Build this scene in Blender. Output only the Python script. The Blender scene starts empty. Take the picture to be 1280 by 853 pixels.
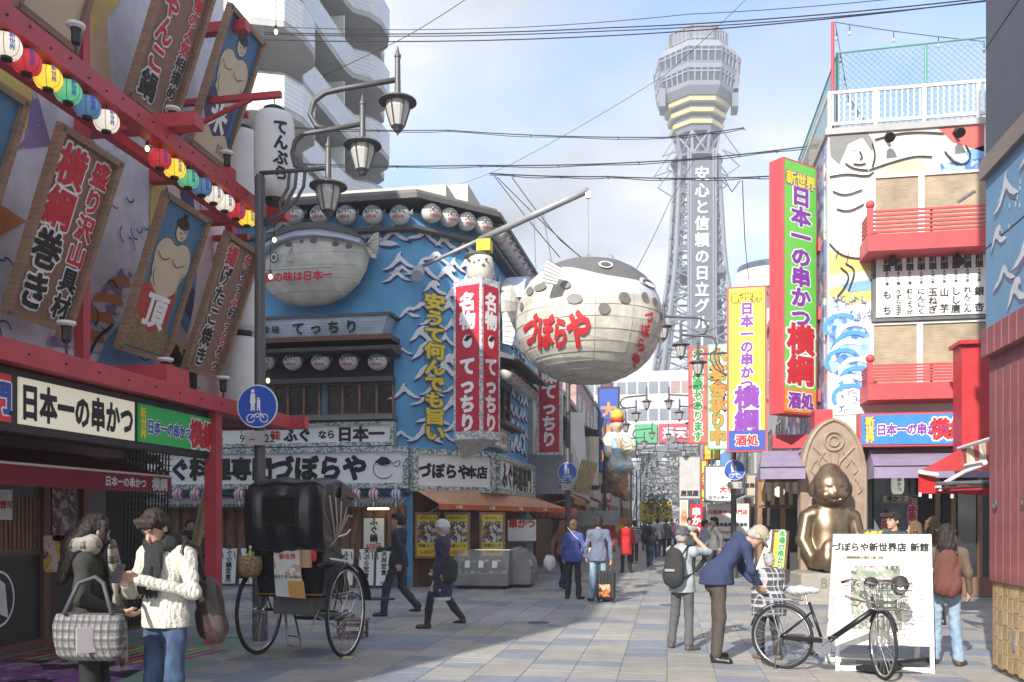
import bpy, math, random
import numpy as np
from mathutils import Vector as V, Matrix
random.seed(7)
SC = bpy.context.scene
COL = SC.collection
PI = math.pi
# ---------------------------------------------------------------- camera, sky, sun, exposure
YAW = math.radians(10)
FOC, HX, HY, EYE = 1100.0, 640.0, 650.0, 1.62
cd = bpy.data.cameras.new('camera'); cam = bpy.data.objects.new('camera', cd); COL.objects.link(cam)
cam.location = (0, 0, EYE); cam.rotation_euler = (PI/2, 0, YAW)
cd.sensor_width = 36; cd.lens = FOC/1280*36; cd.shift_y = (HY-426.5)/1280; cd.clip_end = 3000; cd.clip_start = .1
SC.camera = cam
SUN_TO = V((-.26, -.83, .50)).normalized()
w = bpy.data.worlds.new('World'); SC.world = w; w.use_nodes = True
nt = w.node_tree; N = nt.nodes; L = nt.links
bg = N['Background']; bg.inputs[1].default_value = .15
sky = N.new('ShaderNodeTexSky'); sky.sky_type = 'NISHITA'; sky.sun_disc = False
sky.sun_elevation = math.asin(SUN_TO.z); sky.sun_rotation = math.atan2(SUN_TO.x, SUN_TO.y)
sky.air_density = 1.0; sky.dust_density = 1.5
tc = N.new('ShaderNodeTexCoord')
sx = N.new('ShaderNodeSeparateXYZ'); L.new(tc.outputs['Generated'], sx.inputs[0])
ad = N.new('ShaderNodeMath'); ad.operation = 'ADD'; ad.inputs[1].default_value = .22; L.new(sx.outputs[2], ad.inputs[0])
mx = N.new('ShaderNodeMath'); mx.operation = 'MAXIMUM'; mx.inputs[1].default_value = .05; L.new(ad.outputs[0], mx.inputs[0])
dx = N.new('ShaderNodeMath'); dx.operation = 'DIVIDE'; L.new(sx.outputs[0], dx.inputs[0]); L.new(mx.outputs[0], dx.inputs[1])
dy = N.new('ShaderNodeMath'); dy.operation = 'DIVIDE'; L.new(sx.outputs[1], dy.inputs[0]); L.new(mx.outputs[0], dy.inputs[1])
cx = N.new('ShaderNodeCombineXYZ'); L.new(dx.outputs[0], cx.inputs[0]); L.new(dy.outputs[0], cx.inputs[1])
mp = N.new('ShaderNodeMapping'); mp.inputs['Location'].default_value = (3.4, 1.2, 0); L.new(cx.outputs[0], mp.inputs[0])
nz = N.new('ShaderNodeTexNoise'); nz.inputs['Scale'].default_value = 1.1; nz.inputs['Detail'].default_value = 9; nz.inputs['Roughness'].default_value = .55
nz.inputs['Distortion'].default_value = .25
L.new(mp.outputs[0], nz.inputs[0])
cr = N.new('ShaderNodeValToRGB'); cr.color_ramp.elements[0].position = .37; cr.color_ramp.elements[1].position = .55
L.new(nz.outputs[0], cr.inputs[0])
n2 = N.new('ShaderNodeTexNoise'); n2.inputs['Scale'].default_value = 1.6; n2.inputs['Detail'].default_value = 5; L.new(mp.outputs[0], n2.inputs[0])
c2 = N.new('ShaderNodeValToRGB'); c2.color_ramp.elements[0].position = .38; c2.color_ramp.elements[1].position = .6
c2.color_ramp.elements[0].color = (1.6, 1.75, 1.98, 1); c2.color_ramp.elements[1].color = (3.05, 3.1, 3.2, 1); L.new(n2.outputs[0], c2.inputs[0])
skm = N.new('ShaderNodeMix'); skm.data_type = 'RGBA'; skm.blend_type = 'MULTIPLY'; skm.inputs[0].default_value = 1
skm.inputs[7].default_value = (.66, .8, 1.0, 1); L.new(sky.outputs[0], skm.inputs[6])
m1 = N.new('ShaderNodeMix'); m1.data_type = 'RGBA'; L.new(cr.outputs[0], m1.inputs[0]); L.new(skm.outputs[2], m1.inputs[6]); L.new(c2.outputs[0], m1.inputs[7])
L.new(m1.outputs[2], bg.inputs[0])
sd = bpy.data.lights.new('sun', 'SUN'); sd.energy = 2.6; sd.angle = math.radians(.55); sd.color = (1, .945, .86)
so = bpy.data.objects.new('sun', sd); COL.objects.link(so); so.rotation_euler = (-SUN_TO).to_track_quat('-Z', 'Y').to_euler()
SC.view_settings.view_transform = 'Standard'; SC.view_settings.look = 'None'; SC.view_settings.exposure = 1.5; SC.view_settings.gamma = 1
SC.cycles.max_bounces = 6; SC.cycles.transparent_max_bounces = 8

# ---------------------------------------------------------------- pixel -> place helpers (which metre a feature of the photo stands on)
LV = V((-math.sin(YAW), math.cos(YAW), 0)); RV = V((math.cos(YAW), math.sin(YAW), 0)); O = V((0, 0, EYE))
def ray(px, py): return LV + RV*((px-HX)/FOC) + V((0, 0, 1))*((HY-py)/FOC)
def atX(px, py, X): d = ray(px, py); return O + d*(X/d.x)
def atY(px, py, Y): d = ray(px, py); return O + d*(Y/d.y)
def atG(px, py, z=0.): d = ray(px, py); return O + d*((z-EYE)/d.z)
def atD(px, py, D): return O + ray(px, py)*D
def plane_hit(px, py, p0, n):
    d = ray(px, py); return O + d*((V(p0)-O).dot(V(n))/d.dot(V(n)))

# ---------------------------------------------------------------- materials
MATS = {}
def mat(name, col, rough=.65, metal=0., var=.12, vs=3., bump=0., bs=60., emit=0., ecol=None, spec=.5, trans=0., alpha=1., fn=None):
    if name in MATS: return MATS[name]
    m = bpy.data.materials.new(name); m.use_nodes = True; MATS[name] = m
    n = m.node_tree.nodes; l = m.node_tree.links; p = n['Principled BSDF']
    p.inputs['Roughness'].default_value = rough; p.inputs['Metallic'].default_value = metal
    p.inputs['Specular IOR Level'].default_value = spec
    c = (*col, 1)
    p.inputs['Base Color'].default_value = c
    t = n.new('ShaderNodeTexCoord')
    if var > 0:
        a = n.new('ShaderNodeTexNoise'); a.inputs['Scale'].default_value = vs; a.inputs['Detail'].default_value = 6; a.inputs['Roughness'].default_value = .65
        l.new(t.outputs['Object'], a.inputs[0])
        r = n.new('ShaderNodeMapRange'); r.inputs[1].default_value = .25; r.inputs[2].default_value = .75
        r.inputs[3].default_value = 1-var*2.0; r.inputs[4].default_value = 1+var; l.new(a.outputs[0], r.inputs[0])
        x = n.new('ShaderNodeMix'); x.data_type = 'RGBA'; x.blend_type = 'MULTIPLY'; x.inputs[0].default_value = 1
        x.inputs[6].default_value = c; l.new(r.outputs[0], x.inputs[7]); l.new(x.outputs[2], p.inputs['Base Color'])
        r2 = n.new('ShaderNodeMapRange'); r2.inputs[3].default_value = max(.03, rough-.12); r2.inputs[4].default_value = min(1, rough+.15)
        l.new(a.outputs[0], r2.inputs[0]); l.new(r2.outputs[0], p.inputs['Roughness'])
        m['col'] = x.name
    if bump > 0:
        b = n.new('ShaderNodeTexNoise'); b.inputs['Scale'].default_value = bs; b.inputs['Detail'].default_value = 4; l.new(t.outputs['Object'], b.inputs[0])
        bb = n.new('ShaderNodeBump'); bb.inputs['Strength'].default_value = bump; bb.inputs['Distance'].default_value = .01
        l.new(b.outputs[0], bb.inputs['Height']); l.new(bb.outputs[0], p.inputs['Normal'])
    if emit > 0:
        p.inputs['Emission Strength'].default_value = emit; p.inputs['Emission Color'].default_value = (*(ecol or col), 1)
    if trans: p.inputs['Transmission Weight'].default_value = trans
    if alpha < 1: p.inputs['Alpha'].default_value = alpha
    if fn: fn(m, n, l, p, t)
    return m
def colin(m, n, l, p, sock):
    """route a colour socket through the weathering multiply"""
    if 'col' in m: l.new(sock, n[m['col']].inputs[6])
    else: l.new(sock, p.inputs['Base Color'])
def f_stripes(c1, c2, axis=2, freq=10., duty=.5, coord='Object'):
    def fn(m, n, l, p, t):
        s = n.new('ShaderNodeSeparateXYZ'); l.new(t.outputs[coord], s.inputs[0])
        a = n.new('ShaderNodeMath'); a.operation = 'MULTIPLY'; a.inputs[1].default_value = freq; l.new(s.outputs[axis], a.inputs[0])
        b = n.new('ShaderNodeMath'); b.operation = 'FRACT'; l.new(a.outputs[0], b.inputs[0])
        g = n.new('ShaderNodeMath'); g.operation = 'GREATER_THAN'; g.inputs[1].default_value = duty; l.new(b.outputs[0], g.inputs[0])
        x = n.new('ShaderNodeMix'); x.data_type = 'RGBA'; x.inputs[6].default_value = (*c1, 1); x.inputs[7].default_value = (*c2, 1)
        l.new(g.outputs[0], x.inputs[0]); colin(m, n, l, p, x.outputs[2])
    return fn
def f_plaid(base, lines, freq=9., w=.18, c3=None):
    def fn(m, n, l, p, t):
        s = n.new('ShaderNodeSeparateXYZ'); l.new(t.outputs['Object'], s.inputs[0])
        dg = n.new('ShaderNodeMath'); dg.operation = 'ADD'; l.new(s.outputs[0], dg.inputs[0]); l.new(s.outputs[1], dg.inputs[1])
        prev = None
        for src, fq, ww, cc in ((dg.outputs[0], freq, w, lines), (s.outputs[2], freq, w, lines), (dg.outputs[0], freq*.5, w*1.3, c3 or lines), (s.outputs[2], freq*.5, w*1.3, c3 or lines)):
            a = n.new('ShaderNodeMath'); a.operation = 'MULTIPLY'; a.inputs[1].default_value = fq; l.new(src, a.inputs[0])
            b = n.new('ShaderNodeMath'); b.operation = 'FRACT'; l.new(a.outputs[0], b.inputs[0])
            g = n.new('ShaderNodeMath'); g.operation = 'LESS_THAN'; g.inputs[1].default_value = ww; l.new(b.outputs[0], g.inputs[0])
            h = n.new('ShaderNodeMath'); h.operation = 'MULTIPLY'; h.inputs[1].default_value = .7; l.new(g.outputs[0], h.inputs[0])
            x = n.new('ShaderNodeMix'); x.data_type = 'RGBA'; l.new(h.outputs[0], x.inputs[0]); x.inputs[7].default_value = (*cc, 1)
            if prev: l.new(prev, x.inputs[6])
            else: x.inputs[6].default_value = (*base, 1)
            prev = x.outputs[2]
        colin(m, n, l, p, prev)
    return fn
def f_grain(c1, c2, sc=(30, 30, 2), det=4.):
    """stretched noise: wood grain, hair, brushed metal"""
    def fn(m, n, l, p, t):
        mp = n.new('ShaderNodeMapping'); mp.inputs['Scale'].default_value = sc; l.new(t.outputs['Object'], mp.inputs[0])
        a = n.new('ShaderNodeTexNoise'); a.inputs['Scale'].default_value = 1; a.inputs['Detail'].default_value = det; l.new(mp.outputs[0], a.inputs[0])
        r = n.new('ShaderNodeValToRGB'); r.color_ramp.elements[0].position = .35; r.color_ramp.elements[1].position = .65
        r.color_ramp.elements[0].color = (*c1, 1); r.color_ramp.elements[1].color = (*c2, 1); l.new(a.outputs[0], r.inputs[0])
        colin(m, n, l, p, r.outputs[0])
        bb = n.new('ShaderNodeBump'); bb.inputs['Strength'].default_value = .4; bb.inputs['Distance'].default_value = .004
        l.new(a.outputs[0], bb.inputs['Height']); l.new(bb.outputs[0], p.inputs['Normal'])
    return fn
def f_photo(cols, sc=9., detail=3.):
    """blotchy print: food photographs, posters seen from far"""
    def fn(m, n, l, p, t):
        v = n.new('ShaderNodeTexVoronoi'); v.inputs['Scale'].default_value = sc; l.new(t.outputs['Object'], v.inputs[0])
        a = n.new('ShaderNodeTexNoise'); a.inputs['Scale'].default_value = sc*2; a.inputs['Detail'].default_value = detail; l.new(t.outputs['Object'], a.inputs[0])
        s = n.new('ShaderNodeSeparateColor'); l.new(v.outputs['Color'], s.inputs[0])
        q = n.new('ShaderNodeMath'); q.operation = 'MULTIPLY_ADD'; q.inputs[1].default_value = .6; l.new(s.outputs[0], q.inputs[0]); 
        q2 = n.new('ShaderNodeMath'); q2.operation = 'MULTIPLY'; q2.inputs[1].default_value = .4; l.new(a.outputs[0], q2.inputs[0]); l.new(q2.outputs[0], q.inputs[2])
        r = n.new('ShaderNodeValToRGB'); r.color_ramp.interpolation = 'CONSTANT'
        e = r.color_ramp.elements
        while len(e) < len(cols): e.new(.5)
        for i, c in enumerate(cols): e[i].position = .12+.7*i/len(cols); e[i].color = (*c, 1)
        l.new(q.outputs[0], r.inputs[0]); colin(m, n, l, p, r.outputs[0])
    return fn
def f_mosaic(c1, c2, sc=22.):
    def fn(m, n, l, p, t):
        v = n.new('ShaderNodeTexVoronoi'); v.inputs['Scale'].default_value = sc; l.new(t.outputs['Object'], v.inputs[0])
        s = n.new('ShaderNodeSeparateColor'); l.new(v.outputs['Color'], s.inputs[0])
        r = n.new('ShaderNodeValToRGB'); r.color_ramp.elements[0].position = .35; r.color_ramp.elements[1].position = .6
        r.color_ramp.elements[0].color = (*c1, 1); r.color_ramp.elements[1].color = (*c2, 1); l.new(s.outputs[0], r.inputs[0]); colin(m, n, l, p, r.outputs[0])
    return fn

# ---------------------------------------------------------------- mesh builder
ROOTM = {}
def Rz(a): return Matrix.Rotation(a, 4, 'Z')
def TR(loc=(0, 0, 0), rz=0., rx=0., ry=0.): return Matrix.Translation(V(loc)) @ Matrix.Rotation(rz, 4, 'Z') @ Matrix.Rotation(ry, 4, 'Y') @ Matrix.Rotation(rx, 4, 'X')
def setp(o, label=None, cat=None, group=None, kind=None):
    if label: o['label'] = label
    if cat: o['category'] = cat
    if group: o['group'] = group
    if kind: o['kind'] = kind
    return o
def thing(name, label, cat, loc=(0, 0, 0), rz=0., group=None, kind=None):
    o = bpy.data.objects.new(name, None); COL.objects.link(o); o.empty_display_size = .2
    o.location = loc; o.rotation_euler = (0, 0, rz); ROOTM[o.name] = TR(loc, rz)
    return setp(o, label, cat, group, kind)
def root_of(o):
    while o.parent: o = o.parent
    return o
class MB:
    def __init__(s): s.v = []; s.f = []; s.mi = []; s.ms = []; s.M = None
    def mset(s, m):
        if m not in s.ms: s.ms.append(m)
        s.cur = s.ms.index(m); return s
    def add(s, vs, fs, m=None, M=None):
        if m: s.mset(m)
        elif not s.ms: s.cur = 0
        b = len(s.v)
        if M is not None: vs = [M @ V(v) for v in vs]
        if s.M is not None: vs = [s.M @ V(v) for v in vs]
        s.v += [tuple(v) for v in vs]
        for f in fs: s.f.append([b+i for i in f]); s.mi.append(s.cur)
        return s
    def box(s, c, d, m=None, M=None, bev=0.):
        x, y, z = d[0]/2, d[1]/2, d[2]/2; cx, cy, cz = c
        if bev > 0:
            b = min(bev, x*.9, y*.9, z*.9)
            vs = []
            for sz in (-1, 1):
                for (ax, ay) in ((-x+b, -y), (x-b, -y), (x, -y+b), (x, y-b), (x-b, y), (-x+b, y), (-x, y-b), (-x, -y+b)):
                    vs.append((cx+ax, cy+ay, cz+sz*(z-b)))
                for (ax, ay) in ((-x+b, -y+b), (x-b, -y+b), (x-b, y-b), (-x+b, y-b)): vs.append((cx+ax, cy+ay, cz+sz*z))
            fs = []
            for i in range(8): fs.append((i, (i+1) % 8, 12+(i+1) % 8, 12+i))
            for o_, flip in ((0, 1), (12, 0)):
                k = [8, 9, 10, 11]
                q = [(0, 1, k[1], k[0]), (1, 2, k[1]), (2, 3, k[2], k[1]), (3, 4, k[2]), (4, 5, k[3], k[2]), (5, 6, k[3]), (6, 7, k[0], k[3]), (7, 0, k[0]), (k[0], k[1], k[2], k[3])]
                for g in q:
                    g = [o_+i for i in g]; fs.append(g[::-1] if flip else g)
            return s.add(vs, fs, m, M)
        vs = [(cx+a*x, cy+b*y, cz+c_*z) for a in (-1, 1) for b in (-1, 1) for c_ in (-1, 1)]
        return s.add(vs, [(0, 1, 3, 2), (4, 6, 7, 5), (0, 4, 5, 1), (2, 3, 7, 6), (0, 2, 6, 4), (1, 5, 7, 3)], m, M)
    def b2(s, a, b, m=None, M=None, bev=0.):
        return s.box([(a[i]+b[i])/2 for i in range(3)], [abs(b[i]-a[i]) for i in range(3)], m, M, bev)
    def beam(s, a, b, w_, h_, m=None, up=(0, 0, 1)):
        a, b = V(a), V(b); d = (b-a); ln = d.length; d.normalize(); sd_ = d.cross(V(up))
        if sd_.length < 1e-4: sd_ = V((1, 0, 0))
        sd_.normalize(); u = sd_.cross(d)
        vs = [e+sd_*(i*w_/2)+u*(j*h_/2) for e in (a, b) for i, j in ((-1, -1), (1, -1), (1, 1), (-1, 1))]
        return s.add(vs, [(0, 3, 2, 1), (4, 5, 6, 7), (0, 1, 5, 4), (1, 2, 6, 5), (2, 3, 7, 6), (3, 0, 4, 7)], m)
    def tube(s, pts, r, seg=8, m=None, closed=False, caps=True, M=None):
        pts = [V(p) for p in pts]; n = len(pts)
        rs = r if isinstance(r, (list, tuple)) else [r]*n
        vs = []; u = None
        for i, p in enumerate(pts):
            a = pts[(i-1) % n] if closed or i > 0 else p; b = pts[(i+1) % n] if closed or i < n-1 else p
            t = (b-a).normalized()
            if u is None:
                u = t.cross(V((0, 0, 1)))
                if u.length < .05: u = t.cross(V((1, 0, 0)))
            u = (u - t*u.dot(t)).normalized(); w_ = t.cross(u)
            for k in range(seg):
                an = 2*PI*k/seg; vs.append(p+(u*math.cos(an)+w_*math.sin(an))*rs[i])
        fs = []
        for i in range(n if closed else n-1):
            j = (i+1) % n
            for k in range(seg): fs.append((i*seg+k, i*seg+(k+1) % seg, j*seg+(k+1) % seg, j*seg+k))
        if caps and not closed: fs.append(tuple(range(seg))[::-1]); fs.append(tuple((n-1)*seg+k for k in range(seg)))
        return s.add(vs, fs, m, M)
    def cyl(s, a, b, r, r2=None, seg=12, m=None, M=None): return s.tube([a, b], [r, r if r2 is None else r2], seg, m, M=M)
    def lathe(s, prof, seg=16, c=(0, 0, 0), m=None, M=None, sx=1., sy=1.):
        vs = []; fs = []; n = len(prof)
        for (r, z) in prof:
            for k in range(seg): a = 2*PI*k/seg; vs.append((c[0]+r*math.cos(a)*sx, c[1]+r*math.sin(a)*sy, c[2]+z))
        for i in range(n-1):
            for k in range(seg): fs.append((i*seg+k, i*seg+(k+1) % seg, (i+1)*seg+(k+1) % seg, (i+1)*seg+k))
        fs.append(tuple(range(seg))[::-1]); fs.append(tuple((n-1)*seg+k for k in range(seg)))
        return s.add(vs, fs, m, M)
    def ball(s, c, r, seg=12, rings=8, m=None, M=None):
        if not isinstance(r, (tuple, list)): r = (r, r, r)
        vs = [(c[0], c[1], c[2]-r[2])]; fs = []
        for i in range(1, rings):
            ph = -PI/2+PI*i/rings
            for k in range(seg): a = 2*PI*k/seg; vs.append((c[0]+r[0]*math.cos(ph)*math.cos(a), c[1]+r[1]*math.cos(ph)*math.sin(a), c[2]+r[2]*math.sin(ph)))
        vs.append((c[0], c[1], c[2]+r[2])); t = len(vs)-1
        for k in range(seg): fs.append((0, 1+(k+1) % seg, 1+k)); fs.append((t, t-seg+k, t-seg+(k+1) % seg))
        for i in range(rings-2):
            for k in range(seg): a = 1+i*seg; fs.append((a+k, a+(k+1) % seg, a+seg+(k+1) % seg, a+seg+k))
        return s.add(vs, fs, m, M)
    def torus(s, c, R, r, seg=32, rs=6, m=None, M=None, a0=0., a1=2*PI, axis='X'):
        full = abs(a1-a0-2*PI) < 1e-4; pts = []
        n = seg if full else seg+1
        for i in range(n):
            a = a0+(a1-a0)*i/seg; x, y = R*math.cos(a), R*math.sin(a)
            p = {'X': (0, x, y), 'Y': (x, 0, y), 'Z': (x, y, 0)}[axis]; pts.append((c[0]+p[0], c[1]+p[1], c[2]+p[2]))
        return s.tube(pts, r, rs, m, closed=full, M=M)
    def prism(s, poly, y0, y1, m=None, M=None):
        """polygon in local xz, extruded from y0 (front) to y1 (back)"""
        n = len(poly); vs = [(x, y0, z) for x, z in poly]+[(x, y1, z) for x, z in poly]
        ar = sum(poly[i][0]*poly[(i+1) % n][1]-poly[(i+1) % n][0]*poly[i][1] for i in range(n))
        fr = tuple(range(n)); bk = tuple(range(n, 2*n))[::-1]
        fs = [fr, bk]+[(i, i+n, (i+1) % n+n, (i+1) % n) for i in range(n)]
        if ar < 0: fs = [f[::-1] for f in fs]
        return s.add(vs, fs, m, M)
    def sheet(s, poly, y, m=None, M=None):
        return s.add([(x, y, z) for x, z in poly], [tuple(range(len(poly)))], m, M)
    def rect(s, x0, z0, x1, z1, y, m=None, M=None): return s.sheet([(x0, z0), (x1, z0), (x1, z1), (x0, z1)], y, m, M)
    def stroke(s, pts, w_, y, m=None, M=None):
        """flat painted line in local xz"""
        P = [V((a, b)) for a, b in pts]
        for _ in range(2 if 2 < len(P) < 9 else 0): P = [P[0]]+[q for i in range(len(P)-1) for q in (P[i].lerp(P[i+1], .25), P[i].lerp(P[i+1], .75))]+[P[-1]]
        n = len(P); vs = []
        for i, p in enumerate(P):
            t = (P[min(i+1, n-1)]-P[max(i-1, 0)]).normalized(); nn = V((-t.y, t.x))
            ww = w_*(.35 if i in (0, n-1) else 1)/2
            vs += [(p.x+nn.x*ww, y, p.y+nn.y*ww), (p.x-nn.x*ww, y, p.y-nn.y*ww)]
        return s.add(vs, [(2*i, 2*i+1, 2*i+3, 2*i+2) for i in range(n-1)], m, M)
    def mesh(s, name, smooth=False):
        me = bpy.data.meshes.new(name); me.from_pydata(s.v, [], s.f)
        for m in s.ms: me.materials.append(m)
        if len(s.ms) > 1: me.polygons.foreach_set('material_index', s.mi)
        if smooth: me.polygons.foreach_set('use_smooth', [True]*len(s.f))
        me.update(); return me
    def obj(s, name, m=None, parent=None, smooth=False, label=None, cat=None, group=None, kind=None, world=False, loc=None):
        if m is not None: s.ms = [m]; s.mi = [0]*len(s.f)
        if world and parent is not None:
            I = ROOTM[root_of(parent).name].inverted(); s.v = [tuple(I @ V(v)) for v in s.v]
        if loc is not None: s.v = [tuple(V(v)-V(loc)) for v in s.v]
        o = bpy.data.objects.new(name, s.mesh(name, smooth)); COL.objects.link(o)
        if parent is not None: o.parent = parent
        if loc is not None: o.location = loc
        if smooth:
            md = None
        if kind is None and parent is not None and name in ('ink_lines', 'spots', 'spots_and_eyes', 'caps', 'ribs', 'bars', 'window_mullions', 'screen_posts', 'tracery', 'gold_ring', 'notes'): kind = 'stuff'
        return setp(o, label, cat, group, kind)
def smooth_angle(o, a=40):
    me = o.data
    me.polygons.foreach_set('use_smooth', [True]*len(me.polygons))
    try: me.set_sharp_from_angle(angle=math.radians(a))
    except Exception: pass
    return o
def copy_tree(o, parent=None):
    c = o.copy(); COL.objects.link(c); c.parent = parent
    for ch in list(o.children): copy_tree(ch, c)
    return c
def dup(o, loc, rz=0., label=None, group=None):
    c = copy_tree(o); c.location = loc; c.rotation_euler = (0, 0, rz); ROOTM[c.name] = TR(loc, rz)
    if label: c['label'] = label
    if group: c['group'] = group
    return c
def inst(src, loc, parent, rot=(0, 0, 0), scale=(1, 1, 1)):
    """a further copy of one piece (shares mesh data)"""
    c = src.copy(); COL.objects.link(c); c.parent = parent; c.location = loc; c.rotation_euler = rot; c.scale = scale
    return c

# ---------------------------------------------------------------- lettering: glyph outlines from Blender's own font, fattened into brush weight
_G = {}
def glyph(ch):
    if ch in _G: return _G[ch]
    cu = bpy.data.curves.new('g', 'FONT'); cu.body = ch; cu.size = 1; cu.resolution_u = 2
    o = bpy.data.objects.new('g', cu); COL.objects.link(o)
    me = bpy.data.meshes.new_from_object(o.evaluated_get(bpy.context.evaluated_depsgraph_get()))
    vs = [(v.co.x, v.co.y) for v in me.vertices]; fs = [tuple(p.vertices) for p in me.polygons]
    cnt = {}
    for p in me.polygons:
        for e in p.edge_keys: cnt[e] = cnt.get(e, 0)+1
    be = [e for e, c in cnt.items() if c == 1]
    bpy.data.objects.remove(o); bpy.data.curves.remove(cu); bpy.data.meshes.remove(me)
    if vs:
        xs = [v[0] for v in vs]; adv = max(xs)+min(xs)
        if ord(ch) > 0x2000: adv = 1.0
        else: adv = max(.3, max(xs)+.06)
    else: adv = .35
    _G[ch] = (vs, fs, be, adv); return _G[ch]
_GF = {}
def glyph_fat(ch, b):
    if b < .08: b *= .78
    k = (ch, round(b, 3))
    if k in _GF: return _GF[k]
    vs, fs, be, adv = glyph(ch)
    out = [(x, y, 0) for x, y in vs]; of = list(fs)
    if b > 0:
        i = 0
        for (p, q) in be:
            a, c = V(vs[p]), V(vs[q]); t = c-a
            if t.length < 1e-5: continue
            t.normalize(); n = V((-t.y, t.x)); i += 1
            z = .0006*(1+i % 5); e = b*.42; c_ = b*.9
            h = [a-t*b+n*e*.9, a-t*e+n*b, c+t*e+n*b, c+t*b+n*e*.9, c+t*b-n*e*.9, c+t*e-n*b, a-t*e-n*b, a-t*b-n*e*.9]
            k0 = len(out); out += [(u.x, u.y, z) for u in h]; of.append(tuple(range(k0, k0+8))[::-1])
    # make every face point the same way
    res = []
    for f in of:
        ar = sum(out[f[i]][0]*out[f[(i+1) % len(f)]][1]-out[f[(i+1) % len(f)]][0]*out[f[i]][1] for i in range(len(f)))
        res.append(f if ar > 0 else tuple(reversed(f)))
    _GF[k] = (out, res, adv); return _GF[k]
def text_into(mb, s, x, z, size, m, bold=.03, y=0., vert=False, xs=1., M=None, pitch=None, align='C', zs=1., slant=0.):
    """flat lettering in local xz facing -y; x,z = centre of the run"""
    pitch = pitch or 1.0
    chs = list(s); n = len(chs)
    if vert: tot = n*pitch*size*zs
    else:
        advs = [(glyph(c)[3] if c != ' ' else .4)*pitch for c in chs]; tot = sum(advs)*size*xs
    cur = 0.
    for i, c in enumerate(chs):
        if c == ' ':
            cur += (.5*pitch*size if vert else advs[i]*size*xs); continue
        g, fs, adv = glyph_fat(c, bold)
        if vert:
            if c in 'ー|': pass
            ox = x-.5*adv*size*xs if adv != 1. else x-.5*size*xs; oz = z+tot/2-(i+.88)*pitch*size*zs
        else:
            ox = x-(tot/2 if align == 'C' else 0)+cur; oz = z-.38*size*zs; cur += advs[i]*size*xs
        mb.add([(ox+a*size*xs+slant*b*size, y+zz*size, oz+b*size*zs) for a, b, zz in g], fs, m, M)
    return mb
# ---------------------------------------------------------------- shared materials
RED = mat('red_paint', (.50, .05, .065), .5, var=.12, bump=.15)
RED2 = mat('bright_red', (.5, .025, .03), .45, var=.12)
WHT = mat('white_paint', (.78, .77, .74), .55, var=.06)
WHS = mat('white_sign', (.82, .81, .78), .5, var=.03)
BLK = mat('black_paint', (.015, .015, .017), .45, var=.1)
INK = mat('ink_black', (.012, .012, .014), .6, var=0)
INR = mat('ink_red', (.55, .02, .03), .6, var=0)
INW = mat('ink_white', (.85, .84, .82), .6, var=0)
INP = mat('ink_purple', (.22, .04, .36), .6, var=0)
INY = mat('ink_yellow', (.85, .62, .04), .6, var=0)
INB = mat('ink_blue', (.04, .09, .42), .6, var=0)
ING = mat('ink_green', (.02, .3, .06), .6, var=0)
GRY = mat('grey_metal', (.16, .165, .17), .45, .4, var=.15)
DGY = mat('dark_grey', (.045, .047, .05), .5, .2, var=.15)
STL = mat('steel', (.55, .55, .55), .25, 1., var=.05)
CHR = mat('chrome', (.75, .75, .76), .12, 1., var=0)
WOOD = mat('frame_wood', (.2, .115, .07), .6, fn=f_grain((.23, .14, .09), (.34, .21, .13), (2, 2, 30)))
DWOOD = mat('dark_wood', (.07, .04, .025), .55, fn=f_grain((.08, .05, .035), (.17, .10, .065), (12, 12, 2)))
MWOOD = mat('mid_wood', (.2, .09, .045), .5, fn=f_grain((.2, .1, .06), (.34, .18, .1), (10, 10, 2)))
GLS = mat('window_glass', (.02, .022, .025), .06, var=0, spec=.8)
RUB = mat('rubber', (.018, .018, .018), .8, var=.1)
BEAMD = mat('mortar', (.17, .165, .16), .9)

# ---------------------------------------------------------------- ground, pavement
g = MB(); g.rect(-900, -200, 900, 1800, 0, M=Matrix(((1, 0, 0, 0), (0, 0, 1, 0), (0, 1, 0, 0), (0, 0, 0, 1))))
g.v = [(x, y, -.012) for x, y, z in g.v]; g.f = [f[::-1] for f in g.f]
ASPH = mat('ground_far', (.30, .29, .275), .85, vs=.5, bump=.3)
g.obj('ground', ASPH, kind='structure')
pv = bpy.data.objects.new('pavement', None); COL.objects.link(pv); pv['kind'] = 'structure'; ROOTM['pavement'] = TR()
def stone_mat(nm, c):
    def fn(m, n, l, p, t):
        g_ = n.new('ShaderNodeNewGeometry'); a = n.new('ShaderNodeTexNoise'); a.inputs['Scale'].default_value = .55; a.inputs['Detail'].default_value = 9; a.inputs['Roughness'].default_value = .7; l.new(g_.outputs['Position'], a.inputs[0])
        r = n.new('ShaderNodeMapRange'); r.inputs[1].default_value = .35; r.inputs[2].default_value = .62; r.inputs[3].default_value = .72; r.inputs[4].default_value = 1.08; l.new(a.outputs[0], r.inputs[0])
        v = n.new('ShaderNodeTexVoronoi'); v.inputs['Scale'].default_value = 3.2; l.new(g_.outputs['Position'], v.inputs[0]); q = n.new('ShaderNodeMapRange'); q.inputs[1].default_value = .035; q.inputs[2].default_value = .06; q.inputs[3].default_value = .55; q.inputs[4].default_value = 1; l.new(v.outputs['Distance'], q.inputs[0])
        mm_ = n.new('ShaderNodeMath'); mm_.operation = 'MULTIPLY'; l.new(r.outputs[0], mm_.inputs[0]); l.new(q.outputs[0], mm_.inputs[1])
        x = n.new('ShaderNodeMix'); x.data_type = 'RGBA'; x.blend_type = 'MULTIPLY'; x.inputs[0].default_value = 1; x.inputs[6].default_value = (*c, 1); l.new(mm_.outputs[0], x.inputs[7]); colin(m, n, l, p, x.outputs[2])
    return mat(nm, c, .72, var=.1, vs=9., bump=.25, bs=120., fn=fn)
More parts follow.
